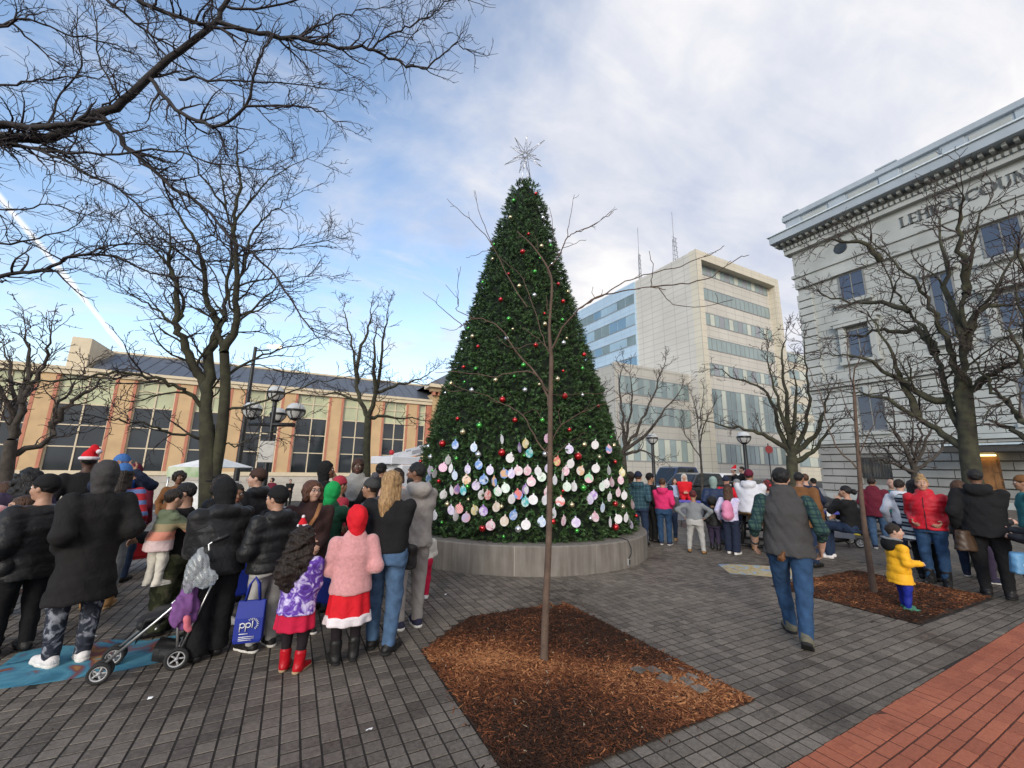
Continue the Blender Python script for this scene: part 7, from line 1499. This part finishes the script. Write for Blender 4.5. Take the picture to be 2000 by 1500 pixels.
soft('pink_toy', 'small pink plush toy hanging from the stroller frame', 'toy', SDF().ell(atd(366, 1220, 4.62), (.026, .026, .04)).ell(atd(365, 1208, 4.62), (.024, .024, .024)).ell(atd(369, 1230, 4.62), (.018, .018, .022)), .008, M('pink_plush', (.62, .16, .20), .9), .003)
# ---------------- tote bags
blueb = M('blue_tote', (.012, .028, .26), .55, .1, 8); whitep = M('white_print', (.8, .8, .8), .6)
def tote(label, c, yaw, w, h_, d, top, logo, handle_to):
    r = thing('tote_bag', label, 'bag', c, yaw, 'blue tote bags', world=False)
    m = MB(); V = []
    for z, sx, sy in ((0, .92, .9), (.03, 1, 1), (h_*.6, 1, .9), (h_, .96, .35)):
        V += [(-w/2*sx, -d/2*sy, z), (w/2*sx, -d/2*sy, z), (w/2*sx, d/2*sy, z), (-w/2*sx, d/2*sy, z)]
    m.add(V, [(3, 2, 1, 0)]+[(4*i+j, 4*i+(j+1) % 4, 4*i+4+(j+1) % 4, 4*i+4+j) for i in range(3) for j in range(4)]+[(12, 13, 14, 15)]); m.obj('bag_body', blueb, r, .008)
    for s in (-1, 1): MB().tube([(-w*.25, s*d*.12, h_*.99), (-w*.16, s*.02, h_+top*.7), (0, 0, h_+top), (w*.16, s*.02, h_+top*.7), (w*.25, s*d*.12, h_*.99)], .010, 6).obj('handle', blueb, r)
    if logo:
        y = -d/2-.006
        k_ = .78
        def arc(m, cx, cz, rr, a0, a1, t_): m.tube([(cx+rr*math.cos(a), y, cz+rr*math.sin(a)) for a in np.linspace(a0, a1, 16)], t_, 5)
        for i, cx in enumerate((-.045, .0)):
            m = MB(); m.tube([(cx-.018, y, .10), (cx-.018, y, .168)], .0045, 5); arc(m, cx, .15, .018, 0, 2*math.pi, .0045); m.obj('letter_p', whitep, r)
        MB().tube([(.032, y, .128), (.032, y, .185)], .0045, 5).obj('letter_l', whitep, r)
        m = MB()
        for a in np.linspace(-.9, 2.2, 11): m.tube([(.03+.036*math.cos(a), y, .155+.036*math.sin(a)), (.03+.052*math.cos(a), y, .155+.052*math.sin(a))], .003, 4)
        m.obj('sunburst', whitep, r)
        m = MB()
        for zz_, w_ in ((.082, .07), (.058, .12), (.044, .12), (.030, .10)): m.tube([(-.065, y, zz_), (-.065+w_, y, zz_)], .0028 if zz_ < .07 else .0035, 4)
        m.obj('small_print', whitep, r)
    return r
hx2 = PP['boybag']; s, S, E, Wt, _ = hx2['AJ'][0]; hw = wpt(hx2, Wt); f_ = nrm_(wpt(hx2, Wt)-wpt(hx2, E)); hw = hw+f_*.07
pb = G(485, 1268)[:2]
bz = .24; tote('royal blue tote bag with white ppl logo held by the boy in the puffer jacket', (*atd(484, 1250, 4.62)[:2], atd(484, 1253, 4.62)[2]), math.atan2(4.6, -.15)-math.pi/2-.2, .225, .34, .10, .19, True, hw)
tote('royal blue tote bag half hidden behind the boy with grey sweatpants', (*atd(455, 1190, 5.6)[:2], .30), math.atan2(5, -.4)-math.pi/2+.3, .28, .40, .12, .15, False, None)
pg = PP['pinkgirl']; s, S, E, Wt, _ = pg['AJ'][0]; hw = wpt(pg, Wt)
tote('royal blue tote bag hanging between the girl in purple and the girl in pink', (*atd(640, 1150, 4.55)[:2], .42), math.atan2(4.5, .4)-math.pi/2-.9, .22, .32, .10, .16, False, None)
# ---------------- handbags
leather = M('brown_leather', (.06, .035, .02), .45, .2, 20)
def strap(pts, r, mat, name, label): o = MB().tube(pts, r, 6).obj(name, mat); return o
bl = PP['blonde']; p0 = atd(797, 1085, 4.45)
o = soft('shoulder_bag', 'small black shoulder bag at the hip of the blonde woman', 'bag', SDF().loft([(p0[2]-.13, p0[0], p0[1], .085, .035), (p0[2]+.08, p0[0], p0[1], .085, .04)]).ell(p0+[0, 0, .07], (.085, .045, .04)), .010, K['black_leather'], .003)
rw = PP['redwoman']; p0 = atd(1884, 1052, 9.35)
o = soft('handbag', 'brown patterned handbag carried by the woman in the red jacket', 'bag', SDF().loft([(p0[2]-.16, p0[0], p0[1], .19, .12), (p0[2]+.12, p0[0], p0[1], .14, .08)]), .014, leather, .004)
p0 = atd(1990, 1098, 8.9)
o = soft('blue_handbag', 'light blue bag with a round white badge at the right edge', 'bag', SDF().loft([(p0[2]-.13, p0[0], p0[1], .17, .09), (p0[2]+.12, p0[0], p0[1], .13, .07)]), .014, M('sky_blue_vinyl', (.10, .25, .42), .5), .003)
mbd = thing('badge', 'round white badge on the light blue bag at the right edge', 'badge', tuple(atd(1990, 1104, 8.79)), world=False); mbd.rotation_euler = (0, 0, math.atan2(*atd(1990, 1104, 8.8)[1::-1])-math.pi/2)
MB().lathe([(.001, -.006), (.045, -.006), (.045, .006)], (0, 0, 0), 18, 'y').obj('disc', whitep, mbd); MB().lathe([(.024, -.0065), (.024, -.010), (.034, -.010), (.034, -.0065)], (0, 0, 0), 18, 'y').obj('ring', blackp, mbd)
li = PP['lilac']; p0 = wpt(li, (.02, -.13*li['h']*1.05, li['zs']-.14*li['h']))
soft('backpack', 'small pink and black backpack on the girl in the lilac hoodie', 'backpack', SDF().ell(p0+[0, 0, .0], (.13, .10, .17)).ell(p0+[0, 0, -.13], (.14, .11, .11)), .014, M('pink_black_pack', (.62, .20, .34), .6, .1, 3, col2=(.66, .24, .38)), .004)
vm = PP['vest']; p0 = wpt(vm, (-.055*vm['h'], -.115*vm['h'], vm['h']*.475-.015))
soft('leather_gloves', 'brown leather gloves sticking out of the walking man back pocket', 'gloves', SDF().ell(p0, (.055, .03, .022)).cap(p0, p0+[.02, -.02, .06], .022, .012, .012).cap(p0, p0+[.07, .02, .04], .022, .012, .012).cap(p0, p0+[-.06, -.02, .02], .022, .011, .012).cap(p0, p0+[.045, -.01, .065], .02, .012, .012), .006, M('glove_leather', (.14, .06, .022), .6), .004, fr=80)
s, S, E, Wt, _ = vm['AJ'][0]; d_ = nrm_(Wt-E); c0 = Wt-d_*.02; u_ = nrm_(np.cross(d_, [0, 1, .3])); v_ = np.cross(d_, u_)
MB().tube([c0+.036*(u_*math.cos(a)+v_*math.sin(a)) for a in np.linspace(0, 2*math.pi, 17)], .011, 6).obj('wristwatch', blackp, vm['root'])
bc = PP['browncoat']; hp = bc['hp']; fr_ = MB()
for s in (-1, 1): fr_.tube([hp(s*.031+.022*math.cos(a), .103, .010+.016*math.sin(a)) for a in np.linspace(0, 2*math.pi, 15)], .0018, 5); fr_.tube([hp(s*.053, .102, .014), hp(s*.078, .03, .014)], .0016, 4)
fr_.tube([hp(-.009, .104, .013), hp(.009, .104, .013)], .0018, 4); fr_.obj('glasses', blackp, bc['root'])
st_ = [(x*bc['h'], bc['torso'](.05)[3][4]*f_+.0, z*bc['h']) for x, f_, z in ((-.05, .75, .845), (-.02, 1.0, .76), (.03, 1.06, .68), (.075, .98, .58))]
o = sheet([np.array(p)+[-.018, 0, 0] for p in st_], [np.array(p)+[.022, 0, 0] for p in st_], .006).obj('bag_strap', M('tan_strap', (.30, .13, .05), .5), bc['root'])
hm = PP['hoodieman']; hp = hm['hp']; hd = hm['hd']; bd = SDF().ell(hp(0, .035, -.075), np.array([.062, .062, .058])*hd, None).ell(hp(0, .06, -.1), np.array([.04, .045, .04])*hd); bd.ell(hp(0, .10, -.030), np.array([.05, .05, .034])*hd, None, .01, True); q = bd.mesh(.008); obj_me('beard', mesh_np('beard', *q, hairm('black'), True), hm['root'])
td = PP['tiedye']; hp = td['hp']; hd = td['hd']; cl = MB().lathe([(.045*hd, 0), (.04*hd, .03*hd), (.02*hd, .07*hd), (.004, .09*hd)], hp(-.05, -.02, .125), 12).obj('santa_hair_clip', K['red_velvet'], td['root']); MB().lathe([(.03*hd, -.008), (.055*hd, .0), (.05*hd, .016), (.03*hd, .02)], hp(-.05, -.02, .12), 12).obj('clip_trim', K['white_fur'], cl); MB().sphere(hp(-.05, -.02, .215), .018*hd, 8, 6).obj('clip_pompom', K['white_fur'], cl)
yb = PP['yellow']; hh_ = yb['h']; hz_ = yb['zs']; cy_ = yb['cy'](hz_)
hs = SDF().ell((0, cy_-.075*hh_, hz_-.005*hh_), (.105*hh_, .062*hh_, .085*hh_)).cap((-.07*hh_, cy_+.01*hh_, hz_+.03*hh_), (-.08*hh_, cy_-.05*hh_, hz_+.035*hh_), .026*hh_).cap((.07*hh_, cy_+.01*hh_, hz_+.03*hh_), (.08*hh_, cy_-.05*hh_, hz_+.035*hh_), .026*hh_)
q = hs.mesh(.010); ho_ = obj_me('hood', mesh_np('hood', *q, K['black_cotton'], True), yb['root'])
MB().tube([(-.06*hh_, cy_+.045*hh_, hz_+.045*hh_), (-.10*hh_, cy_-.02*hh_, hz_+.065*hh_), (-.05*hh_, cy_-.115*hh_, hz_+.07*hh_), (.05*hh_, cy_-.115*hh_, hz_+.07*hh_), (.10*hh_, cy_-.02*hh_, hz_+.065*hh_), (.06*hh_, cy_+.045*hh_, hz_+.045*hh_)], .014*hh_, 6).obj('hood_edge', K['mid_grey'], ho_)
# phone in the hand at the right edge
eh = PP['edgehand']; s, S, E, Wt, _ = eh['AJ'][1]; p0 = wpt(eh, Wt+nrm_(Wt-E)*.09)
ph_ = thing('phone', 'dark phone held out at the right edge', 'phone', p0); MB().obox(p0+[0, 0, .03], (.035, .02, 0), (-.002, .0035, 0), (0, 0, .07)).obj('case', blackp, ph_, .003); MB().obox(p0+[.0021, -.0037, .03], (.031, .0178, 0), (-.0002, .0004, 0), (0, 0, .062)).obj('screen', glassd, ph_)
# ---------------- red wagon behind the long coat
w0 = G(268, 1112); ang = .5; u2 = np.array([math.cos(ang), math.sin(ang)]); v2 = np.array([-u2[1], u2[0]])
wg = thing('wagon', 'red toy wagon with pale wheels behind the left crowd', 'wagon', (w0[0], w0[1], 0)); redp = M('red_plastic', (.40, .015, .02), .35)
def wp_(a, b, z): return np.array([w0[0]+u2[0]*a+v2[0]*b, w0[1]+u2[1]*a+v2[1]*b, z])
MB().obox(wp_(0, 0, .22), (*u2*.42, 0), (*v2*.22, 0), (0, 0, .03)).obj('floor', redp, wg, .01)
for s in (-1, 1): MB().obox(wp_(0, s*.22, .34), (*u2*.42, 0), (*v2*.015, 0), (0, 0, .11)).obj('side_panel', redp, wg, .01); MB().obox(wp_(s*.42, 0, .34), (*u2*.015, 0), (*v2*.2, 0), (0, 0, .11)).obj('end_panel', redp, wg, .01)
for a in (-.3, .3):
    for s in (-1, 1): wheel(wg, wp_(a, s*.26, .13), np.r_[v2, 0], .13, .05, spokes=6, rm=M('cream_rim', (.6, .56, .48), .5))
MB().tube([wp_(-.45, 0, .22), wp_(-.7, 0, .5), wp_(-.8, 0, .75)], .012, 6).obj('pull_handle', blackp, wg)
# ---------------- second stroller
s0 = G(1672, 1070); s1 = G(1605, 1066); a2 = nrm_(s0[:2]-s1[:2]); b2 = np.array([-a2[1], a2[0]]);
if b2@np.array([hx, hy]) < 0: b2 = -b2
st2 = thing('stroller', 'black stroller with wide canopy and yellow footboard beside the seated woman', 'stroller', (s1[0], s1[1], 0)); Lw = .78
def q2(a, b, z): return np.array([s1[0]+a2[0]*a+b2[0]*b, s1[1]+a2[1]*a+b2[1]*b, z])
for s in (0, .5):
    MB().tube([q2(Lw, s, .12), q2(.45, s, .50), q2(.1, s, .95), q2(-.05, s, 1.02)], .014, 6).obj('main_tube', alu, st2); MB().tube([q2(0, s, .12), q2(.42, s, .55)], .013, 6).obj('rear_leg', alu, st2)
    wheel(st2, q2(0, s, .14), np.r_[b2, 0], .14, .05); wheel(st2, q2(Lw, s, .11), np.r_[b2, 0], .11, .05)
MB().tube([q2(-.05, 0, 1.02), q2(-.05, .5, 1.02)], .016, 6).obj('handle_bar', blackp, st2)
cn = SDF().ell(q2(.24, .25, .92), (.30, .30, .22)); cut = q2(.30, .25, .78); cn.ell(cut, (.34, .34, .16), None, .03, True); q = cn.mesh(.018, lambda S, X, Y, Z: S+.004*np.sin(60*(X*a2[0]+Y*a2[1]))); obj_me('canopy', mesh_np('canopy', *q, K['dark_puff'], True), st2)
sq = [q2(.58, .04, .42), q2(.40, .04, .45), q2(.24, .04, .5), q2(.1, .04, .86)]; sheet(sq, [p+np.r_[b2*.42, 0] for p in sq], .05).obj('fabric_seat', blackf, st2)
bk_ = [q2(.02, .06, .26), q2(.35, .06, .2), q2(.62, .06, .26)]; sheet(bk_, [p+np.r_[b2*.38, 0] for p in bk_], .12).obj('basket', blackf, st2)
fb = [q2(.42, .02, .33), q2(.82, .02, .30)]; sheet(fb, [p+np.r_[b2*.46, 0] for p in fb], .025).obj('footboard', M('yellow_board', (.62, .50, .04), .5), st2)
MB().obox(q2(.22, -.02, .74), (*a2*.04, 0), (*b2*.004, 0), (0, 0, .06)).obj('white_tag', whitep, st2)
# ---------------- picnic tables
def picnic(label, px, py, yaw, Ln=1.8):
    p = G(px, py); r = thing('picnic_table', label, 'picnic table', (p[0], p[1], 0), yaw, 'black metal picnic tables', world=False)
    for i in range(5): MB().box(-Ln/2, Ln/2, -.37+i*.15, -.23+i*.15, .71, .75).obj('table_plank', blackm, r, .006)
    for s in (-1, 1):
        for i in range(2): MB().box(-Ln/2, Ln/2, s*.72-.14+i*.145, s*.72-.005+i*.145, .42, .455).obj('bench_plank', blackm, r, .006)
        x = s*Ln*.34; MB().tube([(x, -.78, .0), (x, -.70, .035), (x, -.40, .04), (x, .40, .04), (x, .70, .035), (x, .78, 0.0)], .035, 8).tube([(x, -.75, .40), (x, .75, .40)], .03, 8).obj('cross_member', blackm, r)
        for y in (-.28, .28): MB().tube([(x, y, .03), (x, y*.7, .70)], .035, 8).obj('leg', blackm, r)
    return r
picnic('black metal picnic table under the person in the white hoodie', 1478, 1062, .55)
picnic('black metal picnic table behind the leaning sapling', 1672, 1040, .5)
# ---------------- folding tables with blue covers
blc = M('blue_table_cover', (.06, .07, .45), .5); grc = M('grey_table_skirt', (.16, .17, .20), .8)
def ftable(label, px, py, dist, w):
    p = atd(px, py, dist); yw = math.atan2(p[1], p[0])-math.pi/2; r = thing('folding_table', label, 'folding table', (p[0], p[1], 0), yw, 'folding tables with blue tops', world=False)
    MB().box(-w/2, w/2, -.38, .38, .73, .76).obj('table_top', blc, r, .008); MB().box(-w/2+.02, w/2-.02, -.36, -.345, .2, .728).obj('skirt', grc, r)
    for sx in (-1, 1):
        for sy in (-1, 1): MB().tube([(sx*(w/2-.12), sy*.3, 0), (sx*(w/2-.12), sy*.3, .73)], .016, 6).obj('leg', alu, r)
ftable('folding table with bright blue top in front of the white-haired person', 1352, 955, 14.5, 1.0)
ftable('folding table with bright blue top right of the walking man', 1600, 975, 13.2, 1.2)
# ---------------- lamps
lampglass = M('lamp_globe', (.62, .62, .60), .2, .05, 3, spec=.6, coat=.4); lampcap = M('lamp_cap', (.55, .56, .55), .4)
def globe(root, c, r):
    g = MB().lathe([(.03, -r*1.25), (r*.45, -r*1.15), (r*.55, -r*.95)], c, 14).obj('fitter', blackm, root)
    MB().lathe([(r*.5, -r*.95), (r*.85, -r*.55), (r, -.0)], c, 18).obj('lower_globe', lampglass, root)
    m = MB().lathe([(r*1.06, -.03), (r*1.1, 0.), (r*1.06, .03)], c, 18)
    for a in np.linspace(0, 2*math.pi, 7)[:-1]: m.tube([np.array(c)+[r*.55*math.cos(a), r*.55*math.sin(a), -r*.97], np.array(c)+[r*.95*math.cos(a), r*.95*math.sin(a), -r*.45], np.array(c)+[r*1.07*math.cos(a), r*1.07*math.sin(a), 0]], .012, 4)
    m.obj('cage', blackm, root); MB().lathe([(r*1.05, .0), (r*.95, r*.42), (r*.6, r*.78), (.01, r*.9)], c, 18).obj('dome_cap', lampcap, root)
b0 = atd(510, 1000, 13.0); tp = atd(540, 752, 13.0); zt = tp[2]; bxy = (b0[0]+tp[0])/2, (b0[1]+tp[1])/2
lp3 = thing('street_lamp', 'black street lamp with three globes in front of the salmon hall', 'street lamp', (*bxy, 0), group='street lamps')
MB().lathe([(.18, 0), (.18, .25), (.10, .35), (.075, 1.0), (.055, zt-.45), (.045, zt-.42)], (*bxy, 0), 14).obj('post', blackm, lp3); ga = zt-.95
uu = np.array([math.cos(YAW), math.sin(YAW)])
MB().tube([(bxy[0]-uu[0]*.62, bxy[1]-uu[1]*.62, ga-.15), (bxy[0]+uu[0]*.62, bxy[1]+uu[1]*.62, ga-.15)], .055, 8).obj('cross_arm', blackm, lp3)
globe(lp3, (bxy[0], bxy[1], zt-.22), .21); [globe(lp3, (bxy[0]+uu[0]*s*.6, bxy[1]+uu[1]*s*.6, ga+.25), .23) for s in (-1, 1)]; globe(lp3, (bxy[0]-uu[0]*.15+hx*.5, bxy[1]-uu[1]*.15+hy*.5, ga+.2), .2)
MB().obox((bxy[0]-hx*.09, bxy[1]-hy*.09, 2.0), (*uu*.2, 0), (hx*.006, hy*.006, 0), (0, 0, .28)).obj('blank_sign', M('sign_back', (.48, .46, .42), .5), lp3)
for px, yt, d, lab in ((1276, 845, 17.5, 'black street lamp with one globe left of the office tower entrance'), (1457, 841, 16.5, 'black street lamp with one globe in front of the office tower')):
    p = atd(px, 900, d); zt = atd(px, yt, d)[2]; r = thing('street_lamp', lab, 'street lamp', (p[0], p[1], 0), group='street lamps')
    MB().lathe([(.15, 0), (.15, .2), (.08, .3), (.06, zt-.5), (.045, zt-.45)], (p[0], p[1], 0), 12).obj('post', blackm, r); globe(r, (p[0], p[1], zt-.22), .21)
p = atd(462, 930, 24); zt = atd(497, 685, 24)[2]; tpole = thing('tall_light_pole', 'tall thin dark pole with a street light head, left of the three-globe lamp', 'street lamp', (p[0], p[1], DROP))
MB().lathe([(.16, DROP), (.13, 1), (.075, zt+.2)], (p[0], p[1], 0), 10).obj('post', blackm, tpole); MB().tube([(p[0], p[1], zt), (p[0]+uu[0]*.7, p[1]+uu[1]*.7, zt+.05)], .035, 6).obj('arm', blackm, tpole)
MB().obox((p[0]+uu[0]*.95, p[1]+uu[1]*.95, zt+.24), (*uu*.3, .02), (-uu[1]*.12, uu[0]*.12, 0), (0, 0, .06)).obj('light_head', M('lit_lamp', (1, .72, .4), .5, emis=2.5), tpole, .02)
# red sign on a thin post
p = atd(1503, 900, 24); zt = atd(1497, 878, 24)[2]; sg = thing('road_sign', 'red road sign on a thin post behind the crowd', 'road sign', (p[0], p[1], 0)); MB().tube([(p[0], p[1], 0), (p[0], p[1], zt+.3)], .03, 6).obj('post', blackm, sg)
o8 = [(.2*math.cos(R_(22.5+45*i)), .2*math.sin(R_(22.5+45*i))) for i in range(8)]; V = [(p[0]+uu[0]*a-hx*(.05+y), p[1]+uu[1]*a-hy*(.05+y), zt+b) for y in (0, .01) for a, b in o8]
MB().add(V, [tuple(range(8)), tuple(range(8, 16))[::-1]]+[(i, 8+i, 8+(i+1) % 8, (i+1) % 8) for i in range(8)]).obj('plate', M('sign_red', (.22, .03, .03), .6), sg)
# ---------------- parked vehicles
cglass = M('car_glass', (.015, .018, .02), .05, spec=.8)
def car(label, px, d, mat, yaw, kind='suv', name='parked_car', py=930):
    p = atd(px, py, d); r = thing(name, label, 'car', (p[0], p[1], -.14), yaw, 'cars parked along the street', world=False); Ht = {'suv': 1.72, 'car': 1.45, 'van': 2.1}[kind]; hw_ = .92
    low = [(-2.3, .35), (-2.35, .62), (-2.28, .86), (-1.25, 1.0), (1.9, 1.04), (2.28, .95), (2.34, .6), (2.3, .35)]
    def ext(prof, w0, w1=None, ins=0):
        m = MB(); n = len(prof); w1 = w1 or w0; V = [(x, -w0, z) for x, z in prof]+[(x, w1, z) for x, z in prof]
        return m.add(V, [tuple(range(n)), tuple(range(n, 2*n))[::-1]]+[(i, n+i, n+(i+1) % n, (i+1) % n) for i in range(n)])
    ext(low, hw_).obj('body', mat, r, .09)
    cab = [(-1.25, 1.0), (-.55, Ht-.08), (-.2, Ht), (1.5 if kind != 'car' else .9, Ht-.02), (1.95 if kind != 'car' else 1.5, 1.02)]
    m = MB(); n = len(cab); V = []
    for x, z in cab: t = (z-1.0)/(Ht-1.0); V.append((x, -hw_+.03+.16*t, z))
    for x, z in cab: t = (z-1.0)/(Ht-1.0); V.append((x, hw_-.03-.16*t, z))
    m.add(V, [tuple(range(n)), tuple(range(n, 2*n))[::-1]]+[(i, n+i, n+(i+1) % n, (i+1) % n) for i in range(n)]); m.obj('cabin', mat, r, .07)
    zt_ = Ht-.12
    for s in (-1, 1):
        for xa, xb, xc, xd in ((-.95, -.48, .35, .35), (.45, .45, 1.15 if kind != 'car' else .8, 1.25 if kind != 'car' else 1.05)):
            y = lambda z: s*(hw_-.03-.16*(z-1.0)/(Ht-1.0)+.006)
            P4 = [(xa, 1.06), (xb, zt_), (xc, zt_), (xd, 1.06)]; V = [(x, y(z), z) for x, z in P4]+[(x, y(z)-s*.02, z) for x, z in P4]
            MB().add(V, [(0, 1, 2, 3), (7, 6, 5, 4)]+[(i, 4+i, 4+(i+1) % 4, (i+1) % 4) for i in range(4)]).obj('side_window', cglass, r)
        MB().box(-2.34, -2.2, s*.62-.18, s*.62+.18, .66, .82).obj('headlight', whitep, r, .03); MB().box(2.26, 2.345, s*.66-.14, s*.66+.14, .7, .98).obj('tail_light', redp, r, .03)
        for x in (-1.4, 1.4): wheel(r, np.array([x, s*(hw_-.08), .34]), np.array([0, 1., 0]), .34, .22)
        MB().box(-.95, -.75, s*(hw_+.0)-.09, s*(hw_+.0)+.09, 1.02, 1.16).obj('wing_mirror', mat, r, .03)
    V = [(-1.235, -hw_+.2, 1.06), (-1.235, hw_-.2, 1.06), (-.62, hw_-.3, zt_), (-.62, -hw_+.3, zt_)]; MB().add(V+[(x+.03, y, z-.03) for x, y, z in V], [(0, 1, 2, 3), (7, 6, 5, 4)]+[(i, 4+i, 4+(i+1) % 4, (i+1) % 4) for i in range(4)]).obj('windscreen', cglass, r)
    return r
pnt = lambda n, c: M(n, c, .3, .04, 2, spec=.5, coat=.8)
car('white parked SUV in front of the office tower', 1400, 30, pnt('white_paint', (.72, .72, .72)), .08, 'suv')
car('dark blue parked van left of the white SUV', 1316, 31, pnt('dark_blue_paint', (.02, .035, .085)), .05, 'van', 'parked_van')
car('black parked car right of the white SUV', 1478, 32, pnt('black_paint', (.012, .012, .014)), .1, 'car')
car('black parked SUV between the blue van and the white SUV', 1352, 26, pnt('black_paint', (.012, .012, .014)), .04, 'suv')
# ---------------- tent with printed banner
tp0 = atd(378, 930, 17); tw = .85; tent = thing('market_tent', 'white market tent with a printed green banner behind the forked tree', 'tent', (tp0[0], tp0[1], 0)); wcl = M('tent_white', (.72, .72, .70), .8)
zt = atd(395, 893, 17)[2]; ze = atd(380, 912, 17)[2]
def tpt(a, b, z): return (tp0[0]+uu[0]*a+hx*b, tp0[1]+uu[1]*a+hy*b, z)
MB().add([tpt(-tw, 0, ze), tpt(tw, 0, ze), tpt(tw, 2*tw, ze), tpt(-tw, 2*tw, ze), tpt(0, tw, zt+.05), tpt(-tw, 0, ze-.02), tpt(tw, 0, ze-.02), tpt(tw, 2*tw, ze-.02), tpt(-tw, 2*tw, ze-.02), tpt(0, tw, zt+.03)], [(0, 1, 4), (1, 2, 4), (2, 3, 4), (3, 0, 4), (6, 5, 9), (7, 6, 9), (8, 7, 9), (5, 8, 9)]).obj('canopy', wcl, tent)
ban = M('banner_print', (.2, .45, .12), .7, .3, 1.4, col2=(.75, .72, .62)); MB().obox(tpt(0, -.02, ze-.16), (uu[0]*tw, uu[1]*tw, 0), (hx*.01, hy*.01, 0), (0, 0, .16)).obj('banner', ban, tent)
for a in (-tw+.03, tw-.03):
    for b in (.03, 2*tw-.03): MB().tube([tpt(a, b, 0), tpt(a, b, ze)], .025, 6).obj('pole', alu, tent)
MB().obox(tpt(.3, .6, 1.05), (uu[0]*.7, uu[1]*.7, 0), (hx*.3, hy*.3, 0), (0, 0, .02)).obj('counter', wcl, tent); MB().obox(tpt(.3, .32, .52), (uu[0]*.7, uu[1]*.7, 0), (hx*.01, hy*.01, 0), (0, 0, .5)).obj('counter_cloth', wcl, tent)
# ---------------- ladder truck behind the tree
wpnt = pnt('fire_white', (.66, .67, .70)); q0 = atd(800, 940, 24); z0_ = terrain(q0[0], q0[1]); tr_ = thing('ladder_truck', 'white ladder truck parked behind the left edge of the Christmas tree', 'truck', (q0[0], q0[1], z0_))
dA = np.array([.93, .37]); dB = np.array([-dA[1], dA[0]])
def tq(a, b, z): return np.array([q0[0]+dA[0]*a+dB[0]*b, q0[1]+dA[1]*a+dB[1]*b, z])
zA = atd(800, 908, 24)[2]; zB = atd(845, 862, 24)[2]
MB().obox(tq(1.2, 0, (z0_+.6+zA)/2), (*dA*2.6, 0), (*dB*1.2, 0), (0, 0, (zA-z0_-.6)/2)).obj('body', wpnt, tr_, .06); MB().obox(tq(-1.0, 0, zA+.22), (*dA*.9, 0), (*dB*1.0, 0), (0, 0, .2)).obj('turntable', wpnt, tr_, .04)
for k, (o_, z_) in enumerate(((.0, .0), (.28, .28), (.5, .52))):
    m = MB(); a0_, a1_ = tq(-1.1+k*.9, -.3, zA+.42+z_), tq(4.2+k*.6, -.3, zB+.25+z_)
    for s in (0, .6):
        c_a, c_b = a0_+np.r_[dB*s, 0], a1_+np.r_[dB*s, 0]; dd = (c_b-c_a)/2; m.obox((c_a+c_b)/2, dd, (*dB*.035, 0), (0, 0, .15))
    m.obj('ladder_rail', wpnt, tr_)
    m = MB()
    for t_ in np.linspace(.03, .97, 14): pa = a0_+(a1_-a0_)*t_; m.tube([pa, pa+np.r_[dB*.6, 0]], .02, 5)
    m.obj('rungs', alu, tr_)
MB().sphere(tq(-1.6, -.5, zA+.62), .14, 10, 8).obj('beacon', redp, tr_); MB().obox(tq(2.0, -.345, zA+1.42), (*dA*.28, .09), (*dB*.004, 0), (0, 0, .11)).obj('number_plate', K['black_cotton'], tr_)
for a in (-.6, 2.6):
    for s in (-1, 1): wheel(tr_, tq(a, s*1.0, z0_+.5), np.r_[dB, 0], .5, .28)
# ---------------- small leaf and bark bits blown over the paving
rg = np.random.default_rng(11); nb_ = 700; P = rg.uniform((-5, 1.9), (10, 9.5), (nb_, 2)); a = rg.uniform(0, 6.28, nb_); ln_ = rg.uniform(.004, .013, nb_); wd_ = rg.uniform(.002, .005, nb_)
P = np.array([p for p in P if np.hypot(*(p-PLC)) > PLR+.02 and not any(b[0] < p[0] < b[1] and b[2] < p[1] < b[3] for b in BEDS)]); nb_ = len(P); a, ln_, wd_ = a[:nb_], ln_[:nb_], wd_[:nb_]
u_ = np.c_[np.cos(a), np.sin(a)]; v_ = np.c_[-np.sin(a), np.cos(a)]; z_ = np.full((nb_, 1), .0035)
V = np.stack([np.c_[P-u_*ln_[:, None], z_], np.c_[P+v_*wd_[:, None], z_+.004], np.c_[P+u_*ln_[:, None], z_], np.c_[P-v_*wd_[:, None], z_+.001]], 1)
cl_ = np.where(rg.random((nb_, 1)) < .7, np.array([[.06, .03, .015]]), np.array([[.22, .17, .11]])); cl_ = np.repeat(np.c_[cl_, np.ones(nb_)], 4, axis=0)
o = obj_me('leaf_litter', mesh_np('leaf_litter', V.reshape(-1, 3), np.arange(nb_*4).reshape(-1, 4), chipm, False, cl_), kind='stuff'); tag(o, 'tiny brown leaf and bark bits scattered over the paving', 'leaf litter')
# ---------------- litter
rg = np.random.default_rng(5)
for i, (px, py, lab) in enumerate([(720, 1428, 'scrap of white paper on the paving left of the near mulch bed'), (292, 1366, 'white paper scrap on the paving below the stroller'), (1722, 1193, 'crumpled white tissue at the edge of the right mulch bed'), (870, 1162, 'white paper scrap on the paving in front of the planter'), (185, 1245, 'pale straw wrapper on the paving beside the stroller')]):
    p = G(px, py); a = rg.uniform(0, 3)
    m = MB(); n = 6; V = [(p[0]+.022*math.cos(a+k*6.283/n)*rg.uniform(.6, 1.3), p[1]+.012*math.sin(a+k*6.283/n)*rg.uniform(.6, 1.3), .003+rg.uniform(0, .012)) for k in range(n)]+[(p[0], p[1], .014)]
    m.add(V, [(k, (k+1) % n, n) for k in range(n)]+[tuple(range(n))[::-1]]); o = m.obj('paper_scrap', whitep); tag(o, lab, 'litter')
for o in bpy.data.objects:
    if '_w' in o: del o['_w']
